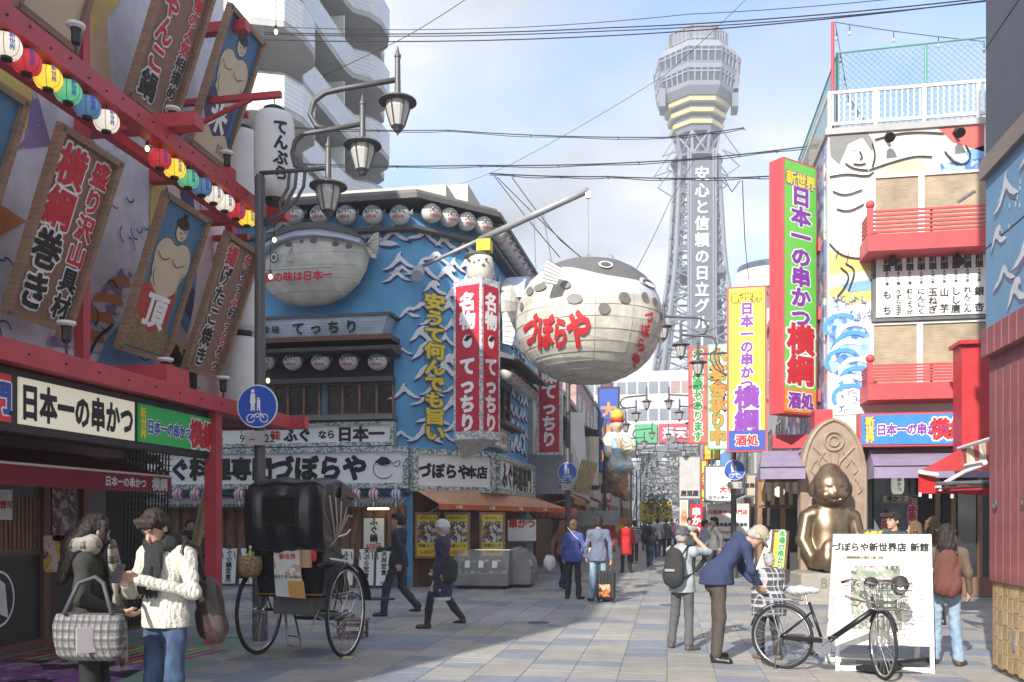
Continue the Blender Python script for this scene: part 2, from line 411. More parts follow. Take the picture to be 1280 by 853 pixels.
ST = {'g': [stone_mat('paving_grey_%d' % i, c) for i, c in enumerate(((.34, .33, .315), (.355, .345, .325), (.325, .315, .30)))],
      'b': [stone_mat('paving_blue_%d' % i, c) for i, c in enumerate(((.235, .26, .305), (.25, .275, .32), (.225, .25, .295)))],
      't': [stone_mat('paving_tan_%d' % i, c) for i, c in enumerate(((.35, .33, .295), (.36, .34, .30)))]}
TW, TD = .5, .375
base = {}
def stone_mesh(m, w_, d_):
    k = (m.name, w_)
    if k not in base:
        b = MB(); b.box((0, 0, -.02), (w_-.008, d_-.004, .04), bev=.003); b.ms = [m]; base[k] = b.mesh('paving_stone')
    return base[k]
def stone_kind(i, j):
    Y = j*TD; X = i*TW; s = math.sin(i*1.7+j*.1)
    h = (i*73856093 ^ j*19349663) & 1023
    def band(c, hw): return abs(Y-(c+.55*math.sin(i*1.9)))-hw
    for c, hw in ((7.7, .75), (9.3, .2), (11.4, .75), (13.6, .15), (16.9, .45), (19.6, .5), (23.5, .7), (27, .5)):
        d = band(c, hw)
        if d < 0: return 't' if h % 11 < 2 else 'b'
        if d < .4: return 't' if h % 4 == 0 else ('b' if h % 7 == 0 else 'g')
    return 't' if h % 16 == 0 else 'g'
cells = []
for i in range(-26, 11):
    for j in range(13, 84):
        X, Y = (i+.5)*TW, (j+.5)*TD
        if (Y < 11.3 and X < -5.4) or (X < -8 and Y < 12.7) or Y > 20.6 and (X < -4.6 or X > 5): continue
        d = Y*math.cos(YAW)-X*math.sin(YAW); px = HX+FOC*(X*math.cos(YAW)+Y*math.sin(YAW))/d; py = HY+FOC*EYE/d
        vis = -40 < px < 1320 and py < 900
        cells.append(((0 if vis else 1, d), i, j, X, Y))
cells.sort()
rest = MB()
for n, (_, i, j, X, Y) in enumerate(cells):
    k = stone_kind(i, j); m = ST[k][(i*7+j*3) % len(ST[k])]
    if n < 298:
        o = bpy.data.objects.new('paving_stone', stone_mesh(m, TW, TD)); COL.objects.link(o); o.parent = pv
        o.location = (X, Y, ((i*31+j*17) % 5)*.0006); o.rotation_euler = (((i*13+j) % 5-2)*.0012, 0, 0)
    else: rest.mset(m); rest.box((X, Y, -.02+((i*31+j*17) % 5)*.0006), (TW-.008, TD-.004, .04))
rest.obj('paving_stones_beyond', parent=pv, kind='stuff')
jn = MB(); jn.box((-3.75, 18.2, -.006), (18.4, 26.5, .004)); jn.obj('joint_bed', BEAMD, pv)
# far street paving, one sheet
fs_ = MB(); fs_.add([(-5.2, 31.5, -.001), (4.6, 31.5, -.001), (4.6, 160, -.001), (-5.2, 160, -.001)], [(0, 1, 2, 3)])
fs_.obj('street', mat('far_paving', (.30, .285, .27), .8, vs=.8), kind='structure')
# manhole lids
for (px, py, r) in ((673, 779, .17), (835, 757, .17)):
    p = atG(px, py); r0 = thing('manhole_lid', 'small round iron lid in the paving %s' % ('in the open sunlit middle of the square' if px < 700 else 'just left of the photographer with the backpack'), 'manhole', (p.x, p.y, .002), group='iron lids in the paving')
    b = MB(); b.lathe([(r, 0), (r, .006), (r-.02, .008)], 24); b.obj('rim', GRY, r0)
    b = MB()
    for q in range(-3, 4): b.box((q*.04, 0, .0095), (.02, 2*math.sqrt(max(.001, (r-.03)**2-(q*.04)**2)), .004))
    b.obj('tread', DGY, r0, kind='stuff')

# mosaic floor in front of the left shop
fm = thing('shop_floor', 'printed floor of the left shop, green border round a purple and black picture', 'floor', (-6.5, 6.6, .0), kind='structure'); 
poly = [(-7.78, 2), (-4.7, 2), (-4.95, 8.4), (-5.3, 9.95), (-5.5, 11.1), (-7.78, 11.3)]
def floor_poly(poly, z, m, name, par):
    b = MB(); b.add([(x, y, z) for x, y in poly], [tuple(range(len(poly)))]); return b.obj(name, m, par, world=True)
floor_poly(poly, .002, mat('floor_green', (.2, .3, .24), .45, vs=6), 'green_border', fm)
FP = mat('floor_picture', (.3, .1, .3), .45, var=.15, fn=f_photo([(.02, .02, .02), (.26, .06, .26), (.3, .12, .3), (.5, .34, .46), (.03, .02, .04), (.22, .07, .22)], 2.6, 6))
floor_poly([(-7.6, 2), (-5.25, 2), (-5.45, 8.2), (-5.85, 9.7), (-7.6, 9.9)], .006, FP, 'picture', fm)
b = MB()
for q, c in enumerate(((.6, .1, .06), (.62, .5, .08), (.2, .5, .2), (.6, .14, .3))*3):
    x0 = -7.5+q*.17; b.mset(mat('floor_ray_%d' % (q % 4), c, .45))
    b.add([(x0, 9.0, .010), (x0+.09, 9.0, .010), (x0+.2+.02, 10.2, .010), (x0+.1, 10.2, .010)], [(0, 1, 2, 3)])
b.obj('rays', parent=fm, world=True)
b = MB(); b.b2((-7.78, 9.97, -.01), (-5.3, 9.99, .012)); b.obj('trim_strip', STL, fm, world=True)

# ---------------------------------------------------------------- LEFT SHOP
SX, BX, MX = -7.78, -5.84, -6.95
LW = lambda Y, Z, X=MX: TR((X, Y, Z), PI/2)       # frame facing +X; local x runs away from the camera
ls = thing('corner_restaurant', 'left hand skewer restaurant with red timber frame and printed mural upper wall', 'building', (SX, 6, 0))
W1 = mat('mural_base', (.68, .66, .68), .6, var=.08)
b = MB(); b.b2((-20, -4, 3.2), (MX, 13.0, 11.0)); b.obj('upper_wall', W1, ls, world=True)
b = MB(); b.b2((-20, -4, 0), (SX-.25, 12.6, 3.2)); b.obj('lower_wall', mat('dark_wall', (.06, .05, .05), .6), ls, world=True)
b = MB(); b.b2((-20, -4, 11.0), (-9, 13.0, 14.6)); b.obj('penthouse', mat('plaster', (.4, .39, .37), .8), ls, world=True)  # unseen block, added to keep the sun off the blue restaurant front
b = MB(); b.b2((SX-.25, -4, 3.05), (BX+.1, 12.7, 3.13)); b.obj('canopy_board', mat('canopy', (.12, .03, .035), .6), ls, world=True)
# printed mural: layered flat colour shapes on the wall
mu = MB(); Mm = LW(0, 0, MX+.004)
def mp_(pts, c, lay): mu.sheet(pts, -.004*lay, c, Mm)
c_y = mat('print_yellow', (.68, .52, .14), .6); c_n = mat('print_navy', (.045, .06, .17), .6, fn=f_mosaic((.04, .05, .16), (.045, .06, .18), 14)); c_l = mat('print_lavender', (.66, .65, .73), .6)
c_p = mat('print_purple', (.16, .09, .24), .6, fn=f_photo([(.3, .2, .4), (.5, .4, .55), (.25, .18, .35), (.6, .52, .56)], 3)); c_o = mat('print_orange', (.55, .2, .05), .6); c_pk = mat('print_pink', (.72, .55, .53), .6); c_bl = mat('print_blue', (.1, .25, .45), .6)
c_tn = mat('print_tan', (.68, .5, .28), .6)
mp_([(4, 3.2), (13, 3.2), (13, 9.5), (4, 9.5)], c_l, 1)
mp_([(10.3, 3.2), (13, 3.2), (13, 7.2), (11.6, 6.6), (10.8, 5)], c_pk, 2)
mp_([(8.9, 6.6), (9.7, 6.3), (10.1, 7.1), (9.9, 9), (9, 9)], c_tn, 3)
mp_([(9.6, 7.4), (11.2, 9.5), (9.2, 9.5)], c_y, 4); mp_([(8.2, 6.2), (8.6, 5.9), (8.8, 6.9), (8.2, 7.4)], c_y, 3); mp_([(10.9, 5.3), (11.3, 4.9), (11.35, 6.3), (11.0, 6.9)], c_y, 5)
mp_([(4, 4.6), (8, 5.4), (9, 5.9), (8.4, 7.2), (7, 7.4), (4, 7)], c_p, 2)
mp_([(4, 3.5), (7.2, 3.9), (8.6, 4.9), (6.5, 5.2), (4, 4.8)], c_o, 3)
for q in range(9):      # castle roofs in the print
    x = 8.9+q*.16; z = 3.6+q*.14
    mp_([(x, z), (x+1.0-q*.07, z+.1), (x+.9-q*.07, z+.22), (x+.08, z+.12)], c_o if q % 2 else c_p, 4+q*.3)
arc = [(10.9+1.25*math.cos(a), 5.6+2.0*math.sin(a)) for a in [(-.62+i*.12)*1.1 for i in range(18)]]
arc2 = [(10.95+.85*math.cos(a), 5.6+1.62*math.sin(a)) for a in [(-.62+i*.12)*1.1 for i in range(18)]]
for i in range(17): mp_([arc2[i], arc[i], arc[i+1], arc2[i+1]], c_n if i % 3 else c_bl, 5)
mp_([(9.6, 3.2), (11.2, 3.2), (11.0, 4.0), (10.5, 4.35), (10.0, 3.9)], c_bl, 6)
mu.obj('mural_print', parent=ls, world=True, label='printed wall picture of castle, waves and a kimono figure')
mu = MB(); rr = random.Random(3)
for q in range(150):
    x = rr.uniform(6.2, 12.8); z = rr.uniform(3.3, 7.6); r = rr.uniform(.05, .13); a0 = rr.uniform(0, 6)
    if not (abs(z-3.9) < .5 or (9.2 < x < 11.0 and 5.4 < z < 6.6)) and q % 5: continue
    mu.stroke([(x+r*math.cos(a0+t*.5), z+r*math.sin(a0+t*.5)) for t in range(6)], .022, -.036, INK if q % 3 else INB, Mm)
for pts in ([(11.3, 6.3), (11.5, 5.6), (11.7, 5.5)], [(11.3, 4.9), (11.7, 5.1), (12, 5.6)], [(9.5, 3.3), (9.7, 3.8), (10.1, 4.1)], [(11.0, 4.2), (11.3, 3.9), (11.9, 4.0)]):
    mu.stroke(pts, .04, -.04, INK, Mm)
text_into(mu, '鍋', 11.75, 3.75, .75, INK, .05, -.044, M=Mm); text_into(mu, '鍋', 11.75, 3.75, .75, INY, .085, -.040, M=Mm)
mu.obj('ink_lines', parent=ls, world=True)
# red timber frame
def red_beam(a, b_, w_, h_, nm='beam', m=RED): b = MB(); b.beam(a, b_, w_, h_, m); return b.obj(nm, m, ls, world=True)
red_beam((BX, 2, 6.1), (BX, 12.25, 6.1), .2, .2); red_beam((BX+.02, 2, 3.12), (BX+.02, 12.9, 3.12), .24, .2)
red_beam((BX-.35, 2, 5.98), (BX-.35, 12.1, 5.98), .12, .12); red_beam((MX, 12.15, 6.12), (BX+.35, 12.15, 6.12), .18, .19)
red_beam((MX, 11.0, 6.3), (BX+.1, 11.0, 6.26), .14, .16); red_beam((MX, 9.5, 6.3), (BX+.45, 9.5, 6.28), .2, .16); red_beam((MX, 7.0, 6.25), (BX, 7.0, 6.25), .14, .16)
red_beam((MX, 12.85, 3.12), (BX+.35, 12.85, 3.12), .16, .18); red_beam((MX+.3, 9.6, 3.32), (BX+.12, 9.6, 3.32), .5, .22)
red_beam((BX, 10.65, 0), (BX, 10.65, 3.02), .16, .16, 'post'); red_beam((BX, 4, 0), (BX, 4, 3.02), .16, .16, 'post')
for Y in (9.1, 12.6): red_beam((-6.62, Y, 3.2), (-6.62, Y, 9.5), .12, .12, 'post')
for (Y, z) in ((11.6, 8.6), (11.4, 9.9), (8, 9.6)): red_beam((MX, Y, z), (BX, Y, z), .14, .14)
b = MB()
for Y in np.arange(6.6, 12.1, .28): b.cyl((BX+.101, Y, 6.08+.05*((int(Y*10)) % 2)), (BX+.112, Y, 6.08+.05*((int(Y*10)) % 2)), .012, seg=6)
for Y in np.arange(6.6, 12.1, .5): b.cyl((BX+.141, Y, 3.12), (BX+.152, Y, 3.12), .012, seg=6)
b.obj('bolts', BLK, ls, world=True, kind='stuff')
# framed leaning panels
def panel(Y0, Y1, Zb, name, label, cat, group, paint):
    w_ = Y1-Y0; h_ = 1.99
    r = thing(name, label, cat, (-6.65, (Y0+Y1)/2, Zb), PI/2, group)
    T = TR(rx=math.radians(19.1))   # leans out at the top
    for x in (-w_/2+.035, w_/2-.035): b = MB(); b.M = T; b.box((x, -.05, h_/2), (.07, .09, h_)); b.obj('frame_rail', WOOD, r)
    for z in (.035, h_-.035): b = MB(); b.M = T; b.box((0, -.05, z), (w_-.142, .088, .07)); b.obj('frame_rail', WOOD, r)
    b = MB(); b.M = T; b.box((0, -.02, h_/2), (w_-.1, .03, h_-.1)); b.obj('backing', mat('panel_brown', (.25, .14, .095), .6, vs=5), r)
    b = MB(); b.M = T; paint(b, w_-.14, h_-.14); b.obj('print', parent=r)
    b = MB(); b.M = T
    for x in (-w_/2+.04, w_/2-.04):
        for z in (.04, h_-.04): b.cyl((x, -.095, z), (x, -.115, z), .022, seg=8)
    b.obj('corner_bolts', GRY, r, kind='stuff'); return r
def two_cols(main, side, split_m, split_s, s1=.4, s2=.25, xs=1., zt=None):
    def paint(b, w_, h_):
        zc = .07+h_/2
        for txt_, x, s_, sp in ((main, -w_*.2, s1, split_m), (side, w_*.3, s2, split_s)):
            n = len(txt_); pit = min(1.02, (h_-.08)/(n*s_)); 
            for i, c in enumerate(txt_):
                z = zc+(n/2-i-.5)*pit*s_
                k = sp[i] if i < len(sp) else 'k'
                text_into(b, c, x, z, s_*.93, INW, .095, -.044, M=None, xs=xs)
                text_into(b, c, x, z, s_*.93, INR if k == 'r' else INK, .045, -.052, xs=xs)
    return paint
def sumo(style):
    def paint(b, w_, h_):
        z0 = .07
        skin = mat('print_cream', (.62, .52, .36), .6, var=.05)
        b.rect(-w_/2, z0, w_/2, z0+h_, -.041, mat('print_bg_%d' % style, ((.08, .2, .34), (.06, .17, .33), (.1, .25, .3))[style % 3], .6))
        if style == 2:
            b.sheet([(-w_/2, z0), (w_/2, z0), (w_/2, z0+h_*.3), (0, z0+h_*.42), (-w_/2, z0+h_*.3)], -.044, skin)
            b.sheet([(-w_/2, z0+h_*.35), (w_*.1, z0+h_*.2), (w_/2, z0+h_*.5), (w_/2, z0+h_), (-w_/2, z0+h_)], -.046, mat('print_kimono', (.1, .1, .14), .6, var=.4, vs=30))
            return
        def el(cx_, cz, rx, rz, m, lay, n=20):
            if m is skin: b.sheet([(cx_+(rx+.012)*math.cos(2*PI*i/n), cz+(rz+.012)*math.sin(2*PI*i/n)) for i in range(n)], -.0405-.0005*lay, INK)
            b.sheet([(cx_+rx*math.cos(2*PI*i/n), cz+rz*math.sin(2*PI*i/n)) for i in range(n)], -.041-.003*lay, m)
        hz = z0+h_*.86; el(-w_*.16, hz-h_*.2, w_*.22, h_*.12, skin, 1); el(w_*.22, hz-h_*.2, w_*.24, h_*.13, skin, 1.3); el(w_*.02, hz-h_*.27, w_*.38, h_*.17, skin, 1.6); el(w_*.02, hz-h_*.38, w_*.34, h_*.14, skin, 2)
        el(w_*.05, hz, w_*.13, h_*.07, skin, 2.6); el(w_*.03, hz+h_*.05, w_*.15, h_*.04, INK, 3); el(w_*.04, hz+h_*.1, w_*.06, h_*.02, INK, 3)
        ap = mat('print_apron_%d' % style, ((.45, .06, .04), (.05, .05, .13))[style], .6)
        b.sheet([(-w_*.5, z0+h_*.42), (-w_*.3, z0+h_*.46), (0, z0+h_*.36), (w_*.36, z0+h_*.46), (w_*.34, z0+h_*.16), (0, z0+h_*.1), (-w_*.4, z0+h_*.2)], -.053, ap)
        b.sheet([(-w_*.5, z0+.02), (w_*.5, z0+.02), (w_*.5, z0+h_*.13), (w_*.3, z0+h_*.2), (0, z0+h_*.13), (-w_*.35, z0+h_*.22), (-w_*.5, z0+h_*.3)], -.055, mat('print_straw', (.3, .22, .1), .6, var=.4, vs=25) if style == 0 else skin)
        text_into(b, '頂' if style == 0 else '米', 0, z0+h_*.29, w_*.5, INW, .05, -.058)
        for pts in ([(-.35, .67), (-.2, .62), (-.05, .66)], [(.0, .66), (.15, .61), (.32, .66)], [(-.3, .56), (-.3, .5), (-.2, .44)], [(.33, .6), (.34, .5), (.26, .42)], [(-.02, .85), (0, .84), (.03, .85)], [(.06, .86), (.1, .87), (.13, .86)], [(.04, .82), (.07, .815), (.1, .82)]):
            b.stroke([(x*w_, z0+z*h_) for x, z in pts], .012, -.062, INK)
        b.stroke([(0, z0+h_*.47), (.01, z0+h_*.465)], .02, -.062, INK)
        if style == 1:
            for q in range(3): text_into(b, '力士', w_*(.2+.1*q), z0+h_*.075, .07, INK, .03, -.064, vert=True)
    return paint
GP = 'framed boards leaning out from the left mural wall'
panel(7.85, 8.85, 3.72, 'menu_board', 'brown framed board with red and black brush writing, leaning at lower left', 'sign', GP, two_cols('横綱巻き', '盛り沢山具材', 'rrkk', 'rrrrkk', .45, .3))
panel(9.7, 10.75, 3.72, 'picture_board', 'framed picture of a wrestler in a red apron below the coloured lanterns', 'picture', GP, sumo(0))
panel(11.2, 12.2, 3.72, 'menu_board', 'brown framed board offering fried octopus balls, beside the dark lamp post', 'sign', GP, two_cols('揚げたこ焼き', 'かりっふわっとろっ', 'rkkkkk', 'rkkrkkrkk', .31, .2))
panel(8.0, 8.95, 6.91, 'picture_board', 'framed picture of a striped kimono at the top left edge', 'picture', GP, sumo(2))
panel(9.9, 10.95, 6.91, 'menu_board', 'upper brown framed board with big red brush letters above the timber beam', 'sign', GP, two_cols('ちゃんこ鍋', '自慢の人気相撲めし', 'rrrrk', 'rrrrrkkkk', .38, .21))
panel(11.3, 12.35, 6.91, 'picture_board', 'framed wrestler picture with dark checked apron, upper one near the paper lanterns', 'picture', GP, sumo(1))
panel(6.4, 7.4, 3.72, 'picture_board', 'partly seen framed picture with blue green ground at the left edge', 'picture', GP, sumo(0))
# small coloured lanterns
def small_lantern(cn, col, em):
    r = thing('paper_lantern', '', 'lantern', (0, 0, 0), group='small coloured lanterns under the red beam')
    m = mat('lantern_'+cn, col, .6, var=.06, emit=em, ecol=tuple(min(1, c*1.3) for c in col))
    b = MB(); b.lathe([(.05, .10), (.10, .085), (.128, .035), (.13, 0), (.126, -.035), (.1, -.085), (.05, -.1)], 18); b.obj('shade', m, r, smooth=True)
    b = MB(); b.lathe([(.05, -.098), (.05, -.125), (.03, -.13)], 12); b.lathe([(.05, .098), (.05, .115), (.03, .12)], 12); b.tube([(0, 0, .115), (0, 0, .22)], .006, 6); b.obj('cap', BLK, r)
    b = MB()
    for k in range(6):
        a = k*PI/3; b.tube([(q*math.cos(a)*1.012, q*math.sin(a)*1.012, z) for q, z in ((.05, .1), (.1, .085), (.13, .03), (.13, -.03), (.1, -.085), (.05, -.1))], .0025, 4)
    b.obj('ribs', BLK, r, kind='stuff')
    b = MB(); text_into(b, '新世界', 0, 0, .055, INB, .03, -.134, vert=True); b.M = None; o = b.obj('lettering', parent=r); o.rotation_euler = (0, 0, math.radians(60))
    return r
LC = dict(white=((.75, .68, .55), .25), red=((.6, .04, .05), .15), yellow=((.75, .5, .05), .35), green=((.12, .45, .25), .2), blue=((.12, .25, .45), .1))
protoL = {}
seq = [(8, 58, 'white'), (33, 78, 'red'), (60, 98, 'yellow'), (85, 115, 'green'), (109, 134, 'blue'), (133, 152, 'white'), (200, 199, 'red'), (218, 211, 'yellow'), (235, 224, 'green'), (252, 234, 'blue'), (267, 244, 'white'), (281, 254, 'white'), (295, 264, 'red'), (309, 273, 'yellow')]
LLAB = ['white lantern at the very edge, first of the upper string', 'dark red round lantern between the white and yellow ones, upper left string', 'lit yellow lantern, third of the upper left string', 'green lantern, fourth of the upper left string', 'blue lantern of the upper left string, above the leaning menu board', 'white lantern that ends the upper left string', 'bright red lantern beside the bare bulb, first of the second string', 'yellow lantern next to the bright red one, second string', 'green lantern above the red apron wrestler picture', 'blue lantern, fourth of the second string', 'white lantern just after the blue one, second string', 'glowing cream lantern just before the last red one', 'last red lantern, beside the yellow end lantern', 'yellow lantern at the end of the beam, closest to the lamp post']
for (px, py, cn), lab in zip(seq, LLAB):
    p = atX(px, py, BX)
    if cn not in protoL: protoL[cn] = o = small_lantern(cn, *LC[cn]); o.location = p; ROOTM[o.name] = TR(p)
    else: o = dup(protoL[cn], p)
    o['label'] = lab
# flood lights on the beams
def flood(p, rz=0., label='', sc=1.):
    r = thing('spotlight', label, 'light', p, rz, 'small flood lamps on the red frame')
    b = MB(); b.lathe([(.03, .03), (.045, .05), (.045, .16), (.055, .19)], 12); b.tube([(0, 0, .04), (0, 0, -.1), (-.1, 0, -.12)], .015, 6); b.obj('housing', BLK, r)
    b = MB(); b.lathe([(.06, .19), (.09, .21), (.09, .235), (.05, .24)], 14); b.obj('lens', WHT, r)
for (px, py, lab) in ((95, 60, 'black lamp with white lens on the beam below the kimono picture'), (216, 160, 'black lamp with white lens below the upper red lettered board'), (284, 212, 'black lamp on the beam beside the upper wrestler picture')):
    flood(atX(px, py, BX+.02), label=lab)
for (px, py, lab) in ((83, 432, 'black lamp under the leaning menu board with big letters'), (207, 473, 'black lamp below the red apron wrestler picture'), (279, 493, 'black lamp on the lower beam beside the round blue sign')):
    flood(atX(px, py, BX+.02), label=lab)
# big white cylinder lanterns on brackets
def big_lantern(p, label, txt_=True, h=1.2, r_=.28):
    r = thing('hanging_lantern', label, 'lantern', p, 0, 'tall white paper lanterns beside the lamp post')
    prof = []; n = 26
    for i in range(n+1):
        z = -h/2+h*i/n; e = min(1, (1-abs(2*z/h)**8)); rr_ = r_*(.62+.38*math.sqrt(max(0, 1-abs(2*z/h)**6))); prof += [(rr_, z)]
    pr2 = []
    for i, (a, z) in enumerate(prof): pr2 += [(a, z), (a-.006, z+h/n/2)]
    b = MB(); b.lathe(pr2[:-1], 24); b.obj('shade', mat('lantern_paper', (.72, .71, .69), .6, var=.05), r, smooth=True)
    b = MB(); b.lathe([(.14, h/2-.005), (.15, h/2+.06), (.1, h/2+.09)], 14); b.obj('top_cap', BLK, r)
    b = MB(); b.lathe([(.14, -h/2-.06), (.15, -h/2-.0), (.15, -h/2+.01)], 14); b.tube([(0, 0, -h/2-.05), (0, 0, -h/2-.3)], .006, 5); b.obj('bottom_cap', BLK, r)
    b = MB(); b.tube([(0, 0, h/2+.08), (0, 0, h/2+.2)], .01, 5); b.obj('hook', STL, r)
    if txt_:
        b = MB(); text_into(b, 'てんぷら', 0, 0, .21, INK, .055, 0, vert=True)
        vs = []
        for x, y, z in b.v: a = x/r_-1.57+.75; vs.append(((r_+.004-y)*math.cos(a), (r_+.004-y)*math.sin(a), z))
        b.v = vs; b.obj('lettering', parent=r)
    return r
for (px, py, D, lab, t_) in ((343, 196, 12.3, 'white paper lantern with black brush letters beside the lamp post', True), (303, 214, 13.5, 'plain white lantern half behind the lettered one', False), (303, 366, 13.6, 'plain white lantern behind the fried octopus board', False), (302, 470, 13.7, 'lowest white lantern, just above the round blue sign', False)):
    p = atD(px, py, D); big_lantern(p, lab, t_)
    b = MB(); b.beam((MX, p.y, p.z+.86), (p.x+.1, p.y, p.z+.86), .07, .08); b.beam((MX, p.y, p.z+.4), (p.x-.35, p.y, p.z+.83), .05, .05)
    b.obj('lantern_bracket', RED, ls, world=True)
# lower lit signs
sb = thing('sign_box', 'black sign box under the red canopy beam with cream and green panels', 'sign', (BX, 8.0, 2.4), 0)
b = MB(); b.b2((BX-.18, 3, 2.42), (BX-.02, 10.78, 3.0)); b.obj('housing', BLK, sb, world=True)
def sign_panel(Y0, Y1, z0, z1, m, nm, par, X=BX+.0):
    b = MB(); b.b2((X-.03, Y0, z0), (X, Y1, z1)); return b.obj(nm, m, par, world=True)
pc = sign_panel(7.15, 8.92, 2.5, 2.93, mat('lit_cream', (.7, .65, .5), .5, var=.03, emit=.12, ecol=(.9, .85, .65)), 'cream_panel', sb)
b = MB(); text_into(b, '日本一の串かつ', 8.03, 2.715, .29, INK, .06, -.004, M=LW(0, 0, BX+.002), xs=.84, pitch=1.02, zs=1.2); b.obj('lettering', parent=pc, world=True)
pg = sign_panel(9.0, 10.72, 2.5, 2.93, mat('lit_green', (.02, .33, .07), .5, var=.03, emit=.06), 'green_panel', sb)
b = MB(); Mg = LW(0, 0, BX+.002)
text_into(b, '日本一の串かつ', 9.62, 2.69, .145, INB, .04, -.008, M=Mg, xs=.92, zs=1.2); text_into(b, '日本一の串かつ', 9.62, 2.69, .145, INW, .1, -.004, M=Mg, xs=.92, zs=1.2)
text_into(b, '横綱', 10.37, 2.70, .31, INR, .055, -.008, M=Mg, zs=1.15, xs=1.0); text_into(b, '横綱', 10.37, 2.70, .31, INW, .1, -.004, M=Mg, zs=1.15)
text_into(b, '新世界', 9.08, 2.715, .12, INY, .05, -.004, vert=True, M=Mg); b.obj('lettering', parent=pg, world=True)
pr = sign_panel(4.0, 7.05, 2.5, 2.93, mat('lit_red', (.6, .03, .03), .5, emit=.05), 'red_panel', sb)
b = MB(); text_into(b, '新世界横綱専門', 6.0, 2.715, .3, INB, .055, -.008, M=Mg); text_into(b, '新世界横綱専門', 6.0, 2.715, .3, INW, .1, -.004, M=Mg); b.obj('lettering', parent=pr, world=True)
# small red fabric awning
aw = thing('shop_awning', 'dark red fabric awning with white trim over the left shop windows', 'awning', (-6.5, 8, 1.95))
AWR = mat('awning_red', (.3, .03, .05), .75, bump=.1)
b = MB(); b.add([(SX+.0, 3, 2.5), (-6.5, 3, 2.2), (-6.5, 10.75, 2.2), (SX, 10.75, 2.5), (-6.5, 3, 1.97), (-6.5, 10.75, 1.97), (SX, 10.75, 2.44), (SX, 3, 2.44)], [(0, 1, 2, 3), (1, 4, 5, 2), (3, 2, 6)])
b.obj('fabric', AWR, aw, world=True)
b = MB(); b.b2((-6.515, 3, 2.18), (-6.485, 10.77, 2.205)); b.obj('trim', WHT, aw, world=True)
b = MB(); Ma = LW(0, 0, -6.494); text_into(b, '日本一の串かつ', 9.75, 2.08, .125, INW, .045, -.003, M=Ma, xs=.95); text_into(b, '横綱', 10.47, 2.08, .17, INW, .05, -.003, M=Ma, xs=1.05); b.obj('lettering', parent=aw, world=True)
# shop front: frames, glass, lower panels with crests, posters
DBR = mat('door_brown', (.15, .07, .05), .5)
b = MB(); b.b2((SX-.2, 2, 0), (SX+.02, 12.4, .12)); b.obj('plinth', DBR, ls, world=True)
yy = [4.6, 6.6, 8.45, 9.98, 10.75]
for i, Y in enumerate(yy): b = MB(); b.b2((SX-.12, Y-.06, .12), (SX+.03, Y+.06, 2.5)); b.obj('door_post', DBR, ls, world=True)
b = MB(); b.b2((SX-.12, 2, 2.5), (SX+.02, 12.5, 2.62)); b.obj('lintel', DBR, ls, world=True)
for i in range(3, 4) : pass
GLI = mat('shop_glass', (.2, .22, .23), .08, var=.3, vs=1.5, spec=.7)
for a, c in ((2, 4.54), (4.66, 6.54), (6.66, 8.39), (8.51, 9.92), (10.04, 10.69)):
    b = MB(); b.b2((SX-.08, a, .12), (SX-.03, c, 1.18)); pnl = b.obj('lower_panel', mat('crest_panel', (.04, .033, .033), .4), ls, world=True)
    cc = (a+c)/2 if a > 8 else c-.45
    if a > 6 and a < 10:
        b = MB(); Mc = LW(cc, .68, SX-.028); R_ = .34
        for k in range(28):
            t0, t1 = 2*PI*k/28, 2*PI*(k+1)/28
            b.sheet([(R_*.78*math.cos(t0), R_*math.sin(t0)), (R_*.78*math.cos(t1), R_*math.sin(t1)), ((R_-.03)*.78*math.cos(t1), (R_-.03)*math.sin(t1)), ((R_-.03)*.78*math.cos(t0), (R_-.03)*math.sin(t0))][::-1], 0, INW, Mc)
        if a < 8: b.sheet([(-.02, .26), (.07, .2), (.16, .22), (.2, .02), (.14, -.02), (.14, -.16), (.22, -.28), (.08, -.26), (0, -.16), (-.08, -.26), (-.2, -.26), (-.14, -.12), (-.14, .0), (-.26, -.06), (-.28, -.01), (-.12, .16)], -.002, INW, Mc)
        else:
            for z in (-.2, -.1, 0, .1):
                for s_ in (-1, 1): b.sheet([(s_*.02, z+.02), (s_*.13*(1-z), z-.04), (s_*.12*(1-z), z+.07), (s_*.02, z+.13)], -.002, INW, Mc)
        b.obj('crest', parent=pnl, world=True)
    b = MB(); b.b2((SX-.06, a, 1.2), (SX-.045, c, 2.5)); b.obj('glass_pane', GLI, ls, world=True)
    b = MB(); b.b2((SX-.08, a, 1.18), (SX+.0, c, 1.22)); b.obj('rail', DBR, ls, world=True)
for (Ya, Yb, z0, z1, nm, m, lab) in ((9.06, 9.36, 1.62, 1.98, 'notice', WHS, 'white and red notice stuck inside the left shop glass'), (10.06, 10.5, 1.35, 2.1, 'poster', mat('poster_dark', (.1, .05, .06), .4, fn=f_photo([(.03, .02, .03), (.25, .1, .1), (.4, .36, .34), (.06, .03, .04)], 14)), 'dark group photo poster on the left shop window'), (9.9, 10.32, .95, 1.42, 'poster', mat('poster_orange', (.6, .3, .03), .4, fn=f_photo([(.6, .3, .03), (.62, .34, .04), (.1, .05, .1), (.6, .5, .4)], 9)), 'orange poster taped to the brown post of the left shop')):
    r = thing(nm, lab, 'poster', (SX+.05, Ya, z0), 0)
    b = MB(); b.b2((SX+.035, Ya, z0), (SX+.042, Yb, z1)); b.obj('paper', m, r, world=True)
    if nm == 'notice': b = MB(); text_into(b, '喫煙可', (Ya+Yb)/2, (z0+z1)/2, .1, INR, .05, 0, M=LW(0, 0, SX+.045)); b.obj('lettering', parent=r, world=True)
b = MB()
for k in range(12): b.b2((SX-.03, 9.1+k*.07, 1.25), (SX-.02, 9.14+k*.07, 1.9))
b.obj('lattice', MWOOD, ls, world=True, kind='stuff')
